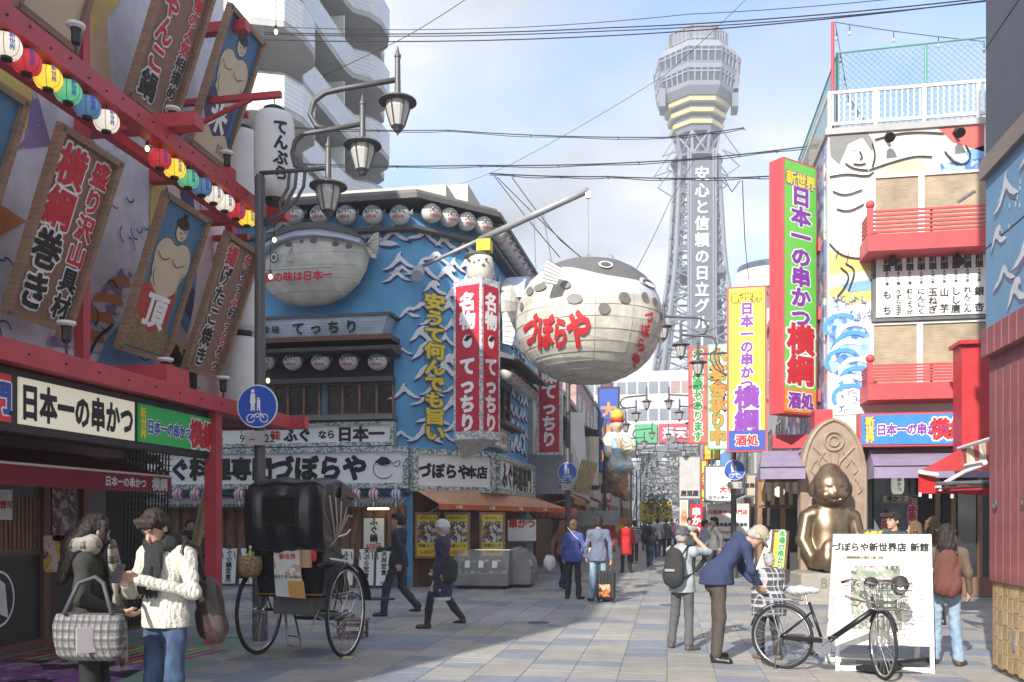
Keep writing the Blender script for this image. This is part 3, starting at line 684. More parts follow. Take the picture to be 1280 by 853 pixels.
b = MB(); b.b2((SX-.24, 10.9, .1), (SX-.1, 11.35, 2.5)); b.obj('grey_panel', mat('panel_grey', (.13, .12, .125), .6), ls, world=True)
# folded lattice shutter and wood sticks beyond the door
b = MB()
for k in range(14): b.beam((SX+.05, 11.5+k*.085, .05), (SX+.05, 11.62+k*.085, 2.9), .02, .02)
for k in range(30): b.beam((SX+.05, 11.5+k*.004, .1+k*.095), (SX+.05, 12.7+k*.004, .1+k*.095), .015, .015)
b.obj('lattice_shutter', BLK, ls, world=True, kind='stuff')
# ---------------------------------------------------------------- lamp posts
def lamp_post(loc, rz, label):
    r = thing('street_lamp', label, 'street lamp', loc, rz, 'grey lamp posts with three hanging lanterns')
    IR = mat('lamp_iron', (.11, .105, .11), .5, .3, bump=.1)
    b = MB(); b.lathe([(.1, 0), (.1, 1.1), (.075, 1.15), (.07, 6.2), (.05, 6.25)], 14); b.obj('pole', IR, r, smooth=False)
    b = MB(); b.tube([(0, 0, 6.27), (.966, 0, 6.27)], .03, 8)
    b.tube([(.62, 0, 6.27), (.5, 0, 6.34), (.46, 0, 6.5), (.5, 0, 6.66), (.62, 0, 6.75), (1.44, 0, 6.82)], .033, 8)
    b.tube([(.95, 0, 6.79), (.8, 0, 6.84), (.71, 0, 7.0), (.77, 0, 7.18), (.92, 0, 7.27), (1.12, 0, 7.3), (1.92, 0, 7.36)], .036, 8)
    b.obj('arm', IR, r, smooth=True)
    for k, x in enumerate((.42, .52, .64)):
        b = MB(); b.tube([(x, 0, 6.25), (x-.02, 0, 6.05), (x-.14, 0, 5.85), (.3, 0, 5.7), (.04, 0, 5.64-.04*k)], .022, 6); b.obj('brace', IR, r, smooth=True)
    LG = mat('lamp_glass', (.5, .5, .47), .25, var=.05)
    for (x, z, t) in ((.966, 6.05, 6.7), (1.44, 6.56, 7.22), (1.92, 7.09, 7.8)):
        b = MB(); b.lathe([(.042, z+.05), (.036, t-.16), (.045, t-.15), (.045, t-.12), (.03, t-.11), (.004, t)], 10, (x, 0, 0)); s = b.obj('spike', IR, r)
        b = MB(); b.lathe([(.05, z+.08), (.09, z+.05), (.245, z-.01), (.25, z-.03), (.15, z-.04)], 20, (x, 0, 0)); h = b.obj('lantern_cap', IR, r, smooth=False); b = MB(); b.lathe([(.075, z-.34), (.09, z-.35), (.05, z-.39), (.055, z-.4), (.02, z-.43), (.003, z-.46)], 12, (x, 0, 0)); b.obj('finial', IR, h)
        b = MB(); b.lathe([(.155, z-.04), (.15, z-.12), (.085, z-.34)], 12, (x, 0, 0)); b.obj('glass', LG, h)
        b = MB()
        for k in range(6): a = k*PI/3+.3; b.tube([(x+q*math.cos(a), q*math.sin(a), z-zz) for q, zz in ((.16, .04), (.156, .12), (.09, .34))], .009, 5)
        b.obj('bars', IR, h, kind='stuff')
    return r
lp0 = lamp_post((-5.38, 11.04, 0), 0, 'nearest lamp post with three hanging lanterns, behind the black rickshaw')
lp_places = [(-2.85, 25.6, 0, 'lamp post between the lady in blue and the fried skewer poster'), (1.82, 25.2, PI, 'lamp post with round blue sign behind the bending man'), (-2.85, 41, 0, 'second far lamp post along the left shops'), (-2.85, 56, 0, 'third far lamp post along the left shops'), (2.0, 41, PI, 'second far lamp post along the right side of the street'), (2.0, 57, PI, 'third far lamp post along the right side of the street')]
O5 = ('fourth', 'fifth', 'sixth', 'seventh', 'last')
for k in range(5): lp_places += [(-2.85, 71+k*13, 0, O5[k]+' far lamp post along the left side, tiny, towards the tower'), (2.0, 72+k*13, PI, O5[k]+' far lamp post along the right side, tiny, towards the tower')]
for x, y, rz, lab in lp_places: dup(lp0, (x, y, 0), rz, lab)
def road_sign(loc, label):
    r = thing('road_sign', label, 'road sign', loc, 0, 'round blue walking and cycling signs')
    b = MB(); b.lathe([(.285, 0), (.285, .012)], 32, M=TR(rx=PI/2)); b.obj('rim', WHS, r)
    b = MB(); b.lathe([(.27, 0), (.27, .004)], 32, M=TR((0, -.012, 0), rx=PI/2)); b.obj('disc', mat('sign_blue', (.02, .1, .5), .4, var=.05), r)
    b = MB(); y = -.019
    def c_(x, z, q, n=10): b.sheet([(x+q*math.cos(2*PI*i/n), z+q*math.sin(2*PI*i/n)) for i in range(n)], y)
    c_(-.06, .2, .025); b.sheet([(-.1, .04), (-.09, .17), (-.03, .17), (-.02, .04), (-.035, .04), (-.03, -.06), (-.055, -.06), (-.06, .02), (-.065, -.06), (-.09, -.06), (-.085, .04)][::-1], y)
    c_(.02, .1, .018); b.sheet([(.0, -.06), (.0, .08), (.045, .08), (.045, -.06), (.03, -.06), (.022, 0), (.015, -.06)][::-1], y)
    for x in (-.09, .1): b.stroke([(x+.055*math.cos(i*PI/6), -.16+.055*math.sin(i*PI/6)) for i in range(13)], .014, y)
    b.stroke([(-.09, -.16), (-.03, -.1), (.06, -.1), (.1, -.16)], .014, y); b.stroke([(-.03, -.1), (0, -.16), (.06, -.1), (.05, -.07)], .012, y)
    b.obj('pictogram', INW, r)
    b = MB(); b.box((0, 0, -.42), (.37, .012, .19), bev=.004); pl = b.obj('hours_plate', mat('plate', (.45, .43, .42), .5), r)
    b = MB(); text_into(b, '9 – 22', 0, -.42, .15, INK, .015, -.009); b.obj('lettering', parent=pl)
    b = MB(); b.box((0, .05, 0), (.2, .06, .04)); b.box((0, .05, -.42), (.2, .06, .04)); b.obj('bracket', GRY, r)
    return r
rs0 = road_sign((-5.33, 10.87, 3.12), 'round blue sign with pedestrian and child on the nearest lamp post')
dup(rs0, (-2.85, 25.46, 3.0), 0, 'small round blue sign above the lady in the blue cardigan'); dup(rs0, (1.84, 25.06, 3.0), 0, 'round blue sign on the right lamp post, left of the purple awning')

# ---------------------------------------------------------------- BLUE BLOWFISH RESTAURANT
BLU = mat('wave_blue', (.13, .40, .67), .6, var=.16, vs=1.1, bump=.2, bs=9)
MOS = mat('mosaic_border', (.3, .34, .33), .35, fn=f_mosaic((.12, .2, .19), (.62, .64, .62), 26))
MOSW = mat('mosaic_white', (.6, .6, .6), .35, fn=f_mosaic((.35, .37, .38), (.72, .72, .72), 26))
EAV = mat('eave_brown', (.2, .18, .17), .7); EAVD = mat('eave_dark', (.10, .09, .095), .6)
zb = thing('blowfish_restaurant', 'blue two storey corner restaurant covered in raised white waves', 'building', (-8, 24, 0))
FY, EA = 20.5, [(-20, 20.02), (-5.8, 20.02), (-4.12, 21.7), (-3.95, 28.2)]
WA = [(-20, 20.5), (-6.05, 20.5), (-4.6, 22.0), (-4.45, 28.0)]
def ext(poly, z0, z1, m, nm, par=zb, back=-20):
    """walls: a plan outline closed at the back, extruded in z"""
    P = list(poly)+[(back, 30)] if poly is WA or poly is EA else list(poly)
    b = MB(); n = len(P); vs = [(x, y, z0) for x, y in P]+[(x, y, z1) for x, y in P]
    b.add(vs, [tuple(range(n))[::-1], tuple(range(n, 2*n))]+[(i, (i+1) % n, (i+1) % n+n, i+n) for i in range(n)]); return b.obj(nm, m, par, world=True)
WP = WA+[(-4.45, 30), (-20, 30)]; EP = EA+[(-3.95, 30), (-20, 30)]
def off(poly, d): return [(x+(d if i >= 2 else 0)+(d*.4 if i == 1 else 0), y-(d if i < 2 else 0)-(d*.7 if i == 2 else 0)) for i, (x, y) in enumerate(poly[:4])]+poly[4:]
ext(WP, 0, 9.05, BLU, 'wall')
ext(EP, 9.22, 9.34, EAVD, 'roof_edge'); ext(off(EP, -.12), 9.34, 9.46, EAV, 'roof_cap')
ext(off(EP, -.2), 8.56, 8.64, EAVD, 'lantern_shelf'); 
b = MB(); b.b2((-17, 21.6, 9.46), (-5.5, 27, 10.1)); b.b2((-6.6, 23.2, 9.46), (-5.3, 25, 10.7)); b.obj('roof_block', mat('roof_cream', (.5, .48, .42), .7), zb, world=True)
# frames of the three faces (local x along the wall, -y outwards)
FF = TR((0, FY, 0)); ca = math.atan2(1.5, 1.45); FC = TR((-6.05, 20.5, 0), ca); FS = TR((-4.6, 22.0, 0), PI/2-.025)
# raised waves
wv = []
WAVEP = [[(-1, -.3), (-.6, -.14), (-.28, .16), (-.08, .5), (.1, .6), (.05, .42), (.2, .25), (.5, .0), (.85, -.2), (1, -.3), (.62, -.25), (.3, -.1), (.06, .12), (-.08, .06), (-.4, -.2), (-.7, -.3)],
         [(-1, -.2), (-.7, -.02), (-.45, .05), (-.2, .3), (.05, .38), (.3, .2), (.36, .08), (.7, -.06), (1, -.22), (.6, -.18), (.25, -.02), (.0, .18), (-.2, .0), (-.5, -.12)],
         [(-1, -.35), (-.75, -.02), (-.55, .3), (-.2, .55), (.15, .55), (.35, .38), (.3, .22), (.12, .3), (.1, .12), (.4, -.05), (.75, -.12), (1, -.25), (.6, -.3), (.2, -.24), (-.1, -.02), (-.35, .1), (-.6, -.15)]]
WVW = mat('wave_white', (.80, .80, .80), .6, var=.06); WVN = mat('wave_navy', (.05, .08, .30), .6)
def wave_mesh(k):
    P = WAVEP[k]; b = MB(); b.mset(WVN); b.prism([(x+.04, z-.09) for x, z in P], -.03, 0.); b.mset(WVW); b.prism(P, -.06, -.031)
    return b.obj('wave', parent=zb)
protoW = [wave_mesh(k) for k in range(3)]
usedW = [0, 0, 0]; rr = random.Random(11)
def put_wave(M, x, z, s, k, flip=1, par=zb):
    Mw = ROOTM[par.name].inverted() @ M @ TR((x, 0, z)) @ Matrix.Diagonal((s*flip, 1, s*1.05, 1))
    o = protoW[k]
    if usedW[k]: o = protoW[k].copy(); COL.objects.link(o); o.parent = par
    usedW[k] = 1; o.matrix_local = Mw; return o
def waves(M, x0, x1, z0, z1, dx_, dz, s, holes=()):
    z = z0; r_ = 0
    while z < z1:
        x = x0+(dx_/2 if r_ % 2 else .1)
        while x < x1:
            xx = x+rr.uniform(-.12, .12); zz = z+rr.uniform(-.08, .08)
            if not any(a < xx < c and b_ < zz < d for a, b_, c, d in holes): put_wave(M, xx, zz, s*rr.uniform(.75, 1.25), rr.randrange(3))
            x += dx_
        z += dz; r_ += 1
X_ = lambda px, py=400: atY(px, py, FY).x
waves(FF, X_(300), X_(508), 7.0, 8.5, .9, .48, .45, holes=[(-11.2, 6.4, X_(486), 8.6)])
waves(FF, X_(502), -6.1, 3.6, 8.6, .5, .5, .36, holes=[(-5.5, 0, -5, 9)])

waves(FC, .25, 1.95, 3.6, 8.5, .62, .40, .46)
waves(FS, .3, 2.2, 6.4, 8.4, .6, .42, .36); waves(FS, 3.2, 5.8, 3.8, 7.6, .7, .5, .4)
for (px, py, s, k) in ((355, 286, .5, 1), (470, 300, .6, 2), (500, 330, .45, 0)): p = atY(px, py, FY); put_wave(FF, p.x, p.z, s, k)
# yellow raised lettering
q = FC.inverted() @ plane_hit(541, 460, (-6.05, 20.5, 0), (math.sin(ca), -math.cos(ca), 0)); b = MB(); b.M = FC; x_ = q.x; z_ = q.z
text_into(b, '安うて何んでも旨い', x_, z_, .40, INY, .055, -.10, vert=True, xs=1.5); text_into(b, '安うて何んでも旨い', x_, z_, .40, EAV, .095, -.09, vert=True, xs=1.5)
b.obj('yellow_lettering', parent=zb, world=True)
# relief dome helper
def dome(b, outline, y0, bulge, m, n=8, c=None, M=None):
    cx_ = sum(p[0] for p in outline)/len(outline) if c is None else c[0]; cz_ = sum(p[1] for p in outline)/len(outline) if c is None else c[1]
    k = len(outline); vs = []
    for i in range(n):
        s = math.cos(i/n*PI/2); y = y0-bulge*math.sin(i/n*PI/2)
        vs += [(cx_+(x-cx_)*s, y, cz_+(z-cz_)*s) for x, z in outline]
    vs.append((cx_, y0-bulge, cz_)); fs = []
    for i in range(n-1):
        for j in range(k): fs.append((i*k+j, i*k+(j+1) % k, (i+1)*k+(j+1) % k, (i+1)*k+j))
    for j in range(k): fs.append(((n-1)*k+j, (n-1)*k+(j+1) % k, n*k))
    b.add(vs, fs, m, M)
CRM = mat('fish_cream', (.6, .57, .49), .6, var=.14, vs=3, fn=f_stripes((.6, .57, .49), (.38, .36, .31), 2, 3.4, .94)); CRB = mat('fish_pale', (.58, .63, .78), .6, var=.08); FDK = mat('fish_dark', (.10, .095, .095), .5, var=.15)
# big wall fish
ff = bpy.data.objects.new('wall_fish', None); COL.objects.link(ff); ff.parent = zb
p0 = atY(404, 345, FY-.1); S = 20.9/1100
def px2(px, py): return ((px-404)*S+p0.x, (345-py)*S+p0.z)
out = [px2(*q) for q in ((333, 360), (331, 330), (340, 313), (358, 302), (385, 295), (415, 294), (445, 301), (468, 312), (473, 325), (468, 345), (458, 362), (440, 378), (415, 387), (385, 389), (362, 384), (345, 374))]
b = MB(); dome(b, out[::-1], 19.95+.15, .5, CRM, 10); b.obj('body', parent=ff, world=True)
b = MB(); o2 = [px2(*q) for q in ((333, 322), (340, 312), (358, 301), (385, 294), (415, 293), (445, 300), (470, 311), (468, 318), (440, 310), (410, 305), (380, 305), (355, 311))]
b.prism(o2, 19.62, 20.2, CRB); o3 = [px2(*q) for q in ((333, 316), (345, 304), (370, 294), (400, 290), (430, 292), (460, 303), (474, 314), (445, 305), (415, 298), (385, 298), (355, 306))]
b.prism(o3, 19.56, 20.3, FDK); b.obj('back_stripe', parent=ff, world=True)
b = MB()
def yy_(x, z): 
    cx_, cz_ = sum(p[0] for p in out)/16, sum(p[1] for p in out)/16
    q = min(.98, math.hypot((x-cx_)/1.4, (z-cz_)/.9)); return 20.1-.5*math.sqrt(1-q*q)-.03
for (px, py, rx, rz) in ((378, 318, 5, 3.2), (395, 315, 3, 2.6), (411, 315, 5, 3.5), (439, 320, 5, 3.5), (456, 324, 5, 3.2)):
    x, z = px2(px, py); b.sheet([(x+rx*S*math.cos(t*PI/6), z+rz*S*math.sin(t*PI/6)) for t in range(12)], 19.52 if px > 430 else 19.5, FDK)
for c, rr_, m in ((0, 7, FDK), (0, 5, INW), (0, 3.4, FDK)): x, z = px2(356, 331); b.sheet([(x+rr_*S*.8*math.cos(t*PI/8), z+rr_*S*math.sin(t*PI/8)) for t in range(16)], 19.62-.005*(8-rr_), m)
b.obj('spots', parent=ff, world=True)
b = MB(); b.prism([px2(*q) for q in ((470, 316), (482, 303), (487, 302), (486, 320), (483, 334), (478, 333), (472, 322))], 19.9, 19.96, CRM); 
b.prism([px2(*q) for q in ((371, 337), (382, 318), (383, 338))], 19.52, 19.56, CRM); b.obj('fin', parent=ff, world=True, kind='stuff')
b = MB()
for q in range(6): a, c = px2(472, 318), px2(486, 304+q*5.4); b.stroke([a, c], .03, 19.89, FDK)
for q in range(4): a, c = px2(373+q*3, 337), px2(381+q*.6, 322); b.stroke([a, c], .02, 19.515, FDK)
x, z = px2(390, 357.5); text_into(b, '私の味は日本一', x, z, .245, INR, .055, 19.5)
b.stroke([px2(335, 349), px2(435, 349)], .035, 19.495, BLK); b.obj('lettering', parent=ff, world=True)
# little blowfish lanterns
def fish_lantern():
    r = thing('blowfish_lantern', 'row lantern', 'lantern', (0, 0, 0)); R_ = .245
    b = MB(); b.ball((0, 0, 0), (R_, R_*.95, R_*.92), 16, 10); b.obj('body', mat('small_fish_white', (.62, .6, .57), .55, var=.05), r, smooth=True)
    b = MB()
    vs = []; fs = []
    for i in range(25):
        th = 2*PI*i/24; e0 = math.radians(24+15*math.sin(th+.5))
        for j in range(4): e = e0+(PI/2-e0)*j/3; vs.append((1.02*R_*math.cos(e)*math.cos(th), .97*R_*math.cos(e)*math.sin(th), .94*R_*math.sin(e)))
    for i in range(24):
        for j in range(3): fs.append((i*4+j, i*4+4+j, i*4+5+j, i*4+1+j))
    b.add(vs, fs); b.obj('dark_back', FDK, r, smooth=True)
    b = MB()
    for (a, e, s_) in ((-1.95, .06, .03), (-1.6, .02, .02), (-1.3, .07, .026), (-2.2, -.05, .02), (-1.0, .1, .02), (-1.75, -.12, .016), (-.8, 0, .02)):
        c = V((math.cos(a)*math.cos(e), math.sin(a)*math.cos(e), math.sin(e))); b.ball(c*R_*.985, s_, 6, 4)
    b.obj('spots', FDK, r, kind='stuff')
    b = MB(); text_into(b, 'づぼらや', -.0, -.1, .075, INR, .05, 0)
    b.v = [(x, -math.sqrt(max(.001, 1-(x/R_)**2-(z/.93/R_)**2))*R_*1.0-.002, z) for x, y, z in b.v]; b.obj('lettering', parent=r)
    b = MB(); b.prism([(R_*.9, .05), (R_*1.3, .13), (R_*1.25, -.02)], -.01, .01); b.tube([(0, 0, R_*.9), (0, 0, R_*1.2)], .006, 5); b.obj('tail_fin', FDK, r)
    return r
fl = fish_lantern(); first = True
def put_fl(p, rz, lab, grp, s=1.):
    global first
    if first: o = fl; o.location = p; o.rotation_euler[2] = rz; first = False; ROOTM[o.name] = TR(p, rz); o['label'] = lab; o['group'] = grp
    else: o = dup(fl, p, rz, lab, grp)
    o.scale = (s, s, s)
G1 = 'small blowfish lanterns under the roof edge'; G2 = 'small blowfish lanterns over the restaurant windows'
ON = ('first', 'second', 'third', 'fourth', 'fifth', 'sixth', 'seventh', 'eighth', 'ninth')
for k, px in enumerate((300, 334, 368, 400, 433, 466, 500)): put_fl(atY(px, 269, 20.12), 0, ON[k]+' blowfish lantern from the lamp post under the front roof edge', G1)
for k, t in enumerate((.25, .75, 1.25, 1.75)): put_fl(FC @ V((t+.05, -.38, 8.97)), ca, ON[k]+' blowfish lantern from the left along the angled corner eave', G1+' on the corner')
for t in range(9): put_fl(FS @ V((.1+t*.62, -.35, 8.95)), PI/2, ON[t]+' lantern from the corner in the crowded row along the side eave', G1+' on the side')
for k, px in enumerate((332, 366, 401, 436, 472)): put_fl(atY(px, 452, 20.0), 0, ON[k]+' blowfish lantern from the left above the brown framed upstairs windows', G2, .95)
for t in range(7): put_fl(FS @ V((.9+t*.6, -.4, 5.5)), PI/2, ON[t]+' lantern from the corner above the side window facing the street', G2+' on the side', .95)
# upstairs pent sign, windows, sills
xa, xb = X_(306), X_(500)
b = MB(); b.b2((xa, 19.8, 6.43), (xb, 20.5, 6.5)); b.obj('sign_roof', EAVD, zb, world=True)
b = MB(); b.add([(xa+.1, 19.95, 5.98), (xb-.3, 19.95, 5.98), (xb-.1, 19.85, 6.43), (xa, 19.85, 6.43), (xb-.3, 20.5, 5.98), (xb-.1, 20.5, 6.43)], [(0, 1, 2, 3), (1, 4, 5, 2)]); pb = b.obj('pent_board', mat('board_bluewhite', (.55, .65, .75), .6, var=.2, vs=2), zb, world=True)
b = MB(); text_into(b, 'てっちり', X_(421), 6.2, .33, INK, .05, 19.86, pitch=1.35); text_into(b, '珍味', X_(354), 6.19, .2, INK, .04, 19.86, pitch=1.3)
for q in range(6): b.b2((xa+.1, 19.875, 6.03+q*.065), (xb-.2, 19.88, 6.036+q*.065), EAV)
b.obj('lettering', parent=pb, world=True)
b = MB(); b.b2((xa-.1, 19.75, 5.86), (xb, 20.5, 5.98)); b.obj('red_ledge', mat('ledge_brown', (.16, .06, .045), .5), zb, world=True)
b = MB(); b.add([(xa, 19.7, 5.7), (xb+.05, 19.7, 5.7), (xb+.05, 20.5, 5.82), (xa, 20.5, 5.82), (xa, 19.72, 5.62), (xb+.03, 19.72, 5.62), (xb+.03, 20.5, 5.55), (xa, 20.5, 5.55)], [(0, 1, 2, 3), (0, 4, 5, 1), (1, 5, 6, 2), (7, 6, 5, 4)]); b.obj('window_eave', EAVD, zb, world=True)
b = MB(); b.b2((xa, 20.3, 4.95), (xb-.15, 20.49, 5.5)); b.obj('lantern_backing', mat('backing_dark', (.05, .03, .025), .7), zb, world=True)
b = MB(); b.b2((xa, 20.12, 4.93), (X_(495), 20.45, 5.05)); b.obj('window_head', EAVD, zb, world=True)
def window(M, x0, x1, z0, z1, n, par=zb, fr=MWOOD, gl=GLS, t=.05, dep=.1):
    w_ = bpy.data.objects.new('window', None); COL.objects.link(w_); w_.parent = par; root = root_of(par)
    b = MB(); b.M = M
    b.b2((x0, -dep, z0), (x1, 0, z0+t)); b.b2((x0, -dep, z1-t), (x1, 0, z1)); b.b2((x0, -dep, z0+t), (x0+t, 0, z1-t)); b.b2((x1-t, -dep, z0+t), (x1, 0, z1-t)); b.obj('frame', fr, w_, world=True)
    for i in range(1, n):
        b = MB(); b.M = M; x = x0+(x1-x0)*i/n; b.b2((x-t/2, -dep-.01, z0+t), (x+t/2, 0, z1-t)); b.obj('sash', fr, w_, world=True)
    for i in range(n):
        a, c = x0+(x1-x0)*i/n+t/2, x0+(x1-x0)*(i+1)/n-t/2; b = MB(); b.M = M; b.b2((a, -dep*.5, z0+t*.5), (c, -dep*.5+.01, z1-t*.5)); b.obj('pane', gl, w_, world=True)
    return w_
GLW = mat('warm_glass', (.045, .035, .025), .1, var=.7, vs=1.6, spec=.7)
window(FF, X_(342), X_(402), 4.15, 4.95, 3, gl=GLW); window(FF, X_(409), X_(494), 4.15, 4.95, 4, gl=GLW)
b = MB(); b.b2((xa, 20.05, 4.02), (X_(497), 20.5, 4.13)); b.obj('window_sill', EAV, zb, world=True)
# long white signs with mosaic frames
def mos_sign(M, x0, x1, z0, z1, texts, nm='sign_board', dep=.35, fr=.13, mm=MOS):
    s_ = bpy.data.objects.new(nm, None); COL.objects.link(s_); s_.parent = zb
    b = MB(); b.M = M; b.b2((x0, -dep, z0), (x1, 0, z0+fr)); b.b2((x0, -dep, z1-fr), (x1, 0, z1)); b.b2((x0, -dep, z0+fr), (x0+fr, 0, z1-fr)); b.b2((x1-fr, -dep, z0+fr), (x1, 0, z1-fr)); b.obj('mosaic_frame', mm, s_, world=True)
    b = MB(); b.M = M; b.b2((x0+fr, -dep+.06, z0+fr), (x1-fr, -.05, z1-fr)); b.obj('board', WHS, s_, world=True)
    b = MB(); b.M = M
    for (t_, x, z, sz, m, bo, kw) in texts: text_into(b, t_, x, z, sz, m, bo, -dep+.05, **kw)
    b.obj('lettering', parent=s_, world=True); return s_
mos_sign(FF, X_(270), X_(497), 3.4, 3.98, [('ふぐ', X_(378), 3.69, .36, INK, .06, {}), ('なら', X_(414), 3.69, .22, INK, .05, {}), ('日本一', X_(456), 3.69, .37, INK, .06, dict(xs=1.08)), ('珍味', X_(345), 3.69, .26, INR, .05, {})], fr=.09)
zS = 2.87
ms = mos_sign(FF, X_(150), X_(516), 2.37, 3.37, [('ふぐ料理専門', X_(272), zS, .56, INK, .07, dict(xs=.98)), ('づぼらや', X_(405), zS, .62, INK, .075, {})], dep=.42)
# fish line drawing
b = MB(); c = (X_(486), 2.86)
b.stroke([(c[0]+.26*math.cos(t*PI/8+.3), c[1]-.02+.24*math.sin(t*PI/8+.3)) for t in range(15)], .02, 20.11, INK); b.sheet([(c[0]-.22, c[1]+.14), (c[0]-.05, c[1]+.05), (c[0]+.18, c[1]+.1), (c[0]+.1, c[1]+.24), (c[0]-.05, c[1]+.27)], 20.1, INK)
b.stroke([(c[0]+.24, c[1]+.1), (c[0]+.42, c[1]+.2), (c[0]+.38, c[1]+.02), (c[0]+.25, c[1]+.04)], .02, 20.11, INK)
for q in range(7): b.stroke([(c[0]-.15+q*.05, c[1]-.1-.03*(q % 2)), (c[0]-.14+q*.05, c[1]-.12-.03*(q % 2))], .02, 20.11, INK)
b.obj('fish_drawing', parent=ms, world=True)
mos_sign(FC, -.2, 2.15, 2.3, 3.32, [('づぼらや', .68, 2.8, .37, INK, .07, {}), ('本店', 1.62, 2.8, .32, INK, .06, {})], dep=.42)
mos_sign(FS, .0, 5.2, 2.3, 3.3, [('ふぐ料理専門', 2.6, 2.8, .72, INK, .07, {})], dep=.42)
mos_sign(FS, .2, 2.0, 3.5, 4.05, [('珍味てっちり', 1.1, 3.78, .24, INR, .05, {})], dep=.25, fr=.06)
b = MB(); b.M = FS; b.b2((.2, -.5, 4.1), (3.0, 0, 4.2)); b.add([(0.2, -.9, 5.75), (4.8, -.9, 5.75), (4.8, 0, 6.1), (.2, 0, 6.1), (.2, -.9, 5.68), (4.8, -.9, 5.68), (4.8, 0, 5.9), (.2, 0, 5.9)], [(0, 1, 2, 3), (7, 6, 5, 4), (0, 4, 5, 1), (0, 3, 7, 4), (1, 5, 6, 2)]); b.obj('side_eave', EAVD, zb, world=True)
window(FS, .3, 2.9, 4.2, 5.3, 3, gl=GLS, fr=EAVD)
b = MB(); b.M = FS; b.b2((-.1, -.75, 6.1), (4.6, -.7, 6.5)); sb2 = b.obj('side_name_board', mat('board_bluewhite', (.55, .65, .75)), zb, world=True)
b = MB(); b.M = FS; text_into(b, '珍味てっちり', 2.2, 6.3, .3, INK, .05, -.755, pitch=1.2); b.obj('lettering', parent=sb2, world=True)
# side wall fish (second relief) and street-facing red sign
b = MB(); b.M = FS; o_ = [(1.9+1.3*math.cos(t*PI/10), 7.35+.85*math.sin(t*PI/10)) for t in range(20)]; dome(b, o_, -.3, .6, CRM, 8)
b.prism([(1.9+1.0*math.cos(t*PI/10), 7.5+.76*math.sin(t*PI/10)) for t in range(0, 11)], -.86, -.3, CRB)
b.sheet([(1.5+.16*math.cos(t*PI/6), 7.6+.2*math.sin(t*PI/6)) for t in range(12)], -.9, FDK); b.obj('side_wall_fish', parent=zb, world=True)
def red_strip_sign(pts, z0, z1, label):
    """triangular or flat box sign with white mosaic edge"""
def vsign(nm, label, M, w_, h_, dep, txt_, size, ground, edge=MOSW, ed=.09, m=INW, bold=.06, par=None, pitch=1., extra=None, xs=1., zs=1.):
    r = thing(nm, label, 'sign', M.to_translation(), M.to_euler().z)
    b = MB(); b.box((0, 0, h_/2), (w_, dep, h_), bev=.01); b.obj('box', edge, r)
    b = MB(); b.box((0, -dep/2-.003, h_/2), (w_-2*ed, .01, h_-2*ed)); fc = b.obj('face', ground, r)
    b = MB(); text_into(b, txt_, 0, h_/2 if extra is None else h_/2+extra, size, m, bold, -dep/2-.013, vert=True, pitch=pitch, xs=xs, zs=zs); b.obj('lettering', parent=fc); return r
RSG = mat('sign_red', (.5, .015, .04), .45, var=.04)
A = atD(567, 400, 19.8); B_ = atD(602, 400, 19.45); Cc = atD(625, 400, 19.95)
tw = thing('corner_sign', 'two sided red sign standing out from the angled corner of the blue restaurant', 'sign', (B_.x, B_.y, 3.4))
b = MB(); P = [(A.x, A.y), (B_.x, B_.y), (Cc.x, Cc.y), (A.x+.25, A.y+.9)]
vs = [(x, y, 3.42) for x, y in P]+[(x, y, 7.0) for x, y in P]; b.add(vs, [(3, 2, 1, 0), (4, 5, 6, 7), (0, 1, 5, 4), (1, 2, 6, 5), (2, 3, 7, 6), (3, 0, 4, 7)]); b.obj('box', MOSW, tw, world=True)
def face_frame(a, c): d = V((c[0]-a[0], c[1]-a[1], 0)); return TR((a[0], a[1], 0), math.atan2(d.y, d.x)), d.length
for a, c in ((P[0], P[1]), (P[1], P[2])):
    Mf, ln = face_frame(a, c); e = .06
    b = MB(); b.M = Mf; b.b2((e, -.006, 3.6), (ln-e, .004, 6.85)); fc = b.obj('red_face', RSG, tw, world=True)
    b = MB(); b.M = Mf; text_into(b, '名物', ln/2, 6.28, .42, INW, .06, -.008, vert=True, xs=min(1, ln*.8/.42)); text_into(b, 'てっちり', ln/2, 4.42, .42, INW, .07, -.008, vert=True, xs=min(1, ln*.8/.42))
    b.sheet([(ln/2+.17*math.cos(t*PI/6)*min(1, ln), 5.6+.15*math.sin(t*PI/6)) for t in range(12)], -.008, INW); b.sheet([(ln/2-.1, 5.62), (ln/2, 5.6), (ln/2+.14, 5.7), (ln/2, 5.74)], -.012, INK); b.obj('lettering', parent=fc, world=True)
b = MB(); b.add([(x, y, 3.42) for x, y in P]+[(-5.0, 21.4, 3.1)], [(0, 1, 4), (1, 2, 4)]); b.obj('soffit', MOSW, tw, world=True)
# small fish figure with yellow box on top of the corner sign
q = atD(603, 325, 19.9)
fg = thing('rooftop_figure', 'small rounded blowfish figure carrying a yellow block on the corner sign', 'figure', (q.x, q.y, 7.0))
b = MB(); b.lathe([(.2, 0), (.3, .12), (.32, .35), (.27, .55), (.1, .6)], 14, (-.05, 0, 0)); b.obj('body', CRM, fg, smooth=True)
b = MB(); b.ball((-.12, -.03, .58), (.3, .25, .1), 12, 6); b.obj('dark_back', FDK, fg)
b = MB(); b.box((.05, 0, .8), (.32, .3, .26)); b.obj('yellow_block', mat('block_yellow', (.7, .5, .03)), fg)
b = MB()
for (x, z) in ((-.25, .42), (-.12, .36), (-.02, .4), (.08, .3), (.15, .42)): b.ball((x, -.29, z), .035, 6, 4)
b.obj('spots', FDK, fg, kind='stuff')
vsign('vertical_sign', 'red vertical sign with white brush letters beneath the great blowfish lantern', TR((-3.66, 27.6, 3.66)), .82, 3.5, .22, '珍味てっちり', .5, RSG)
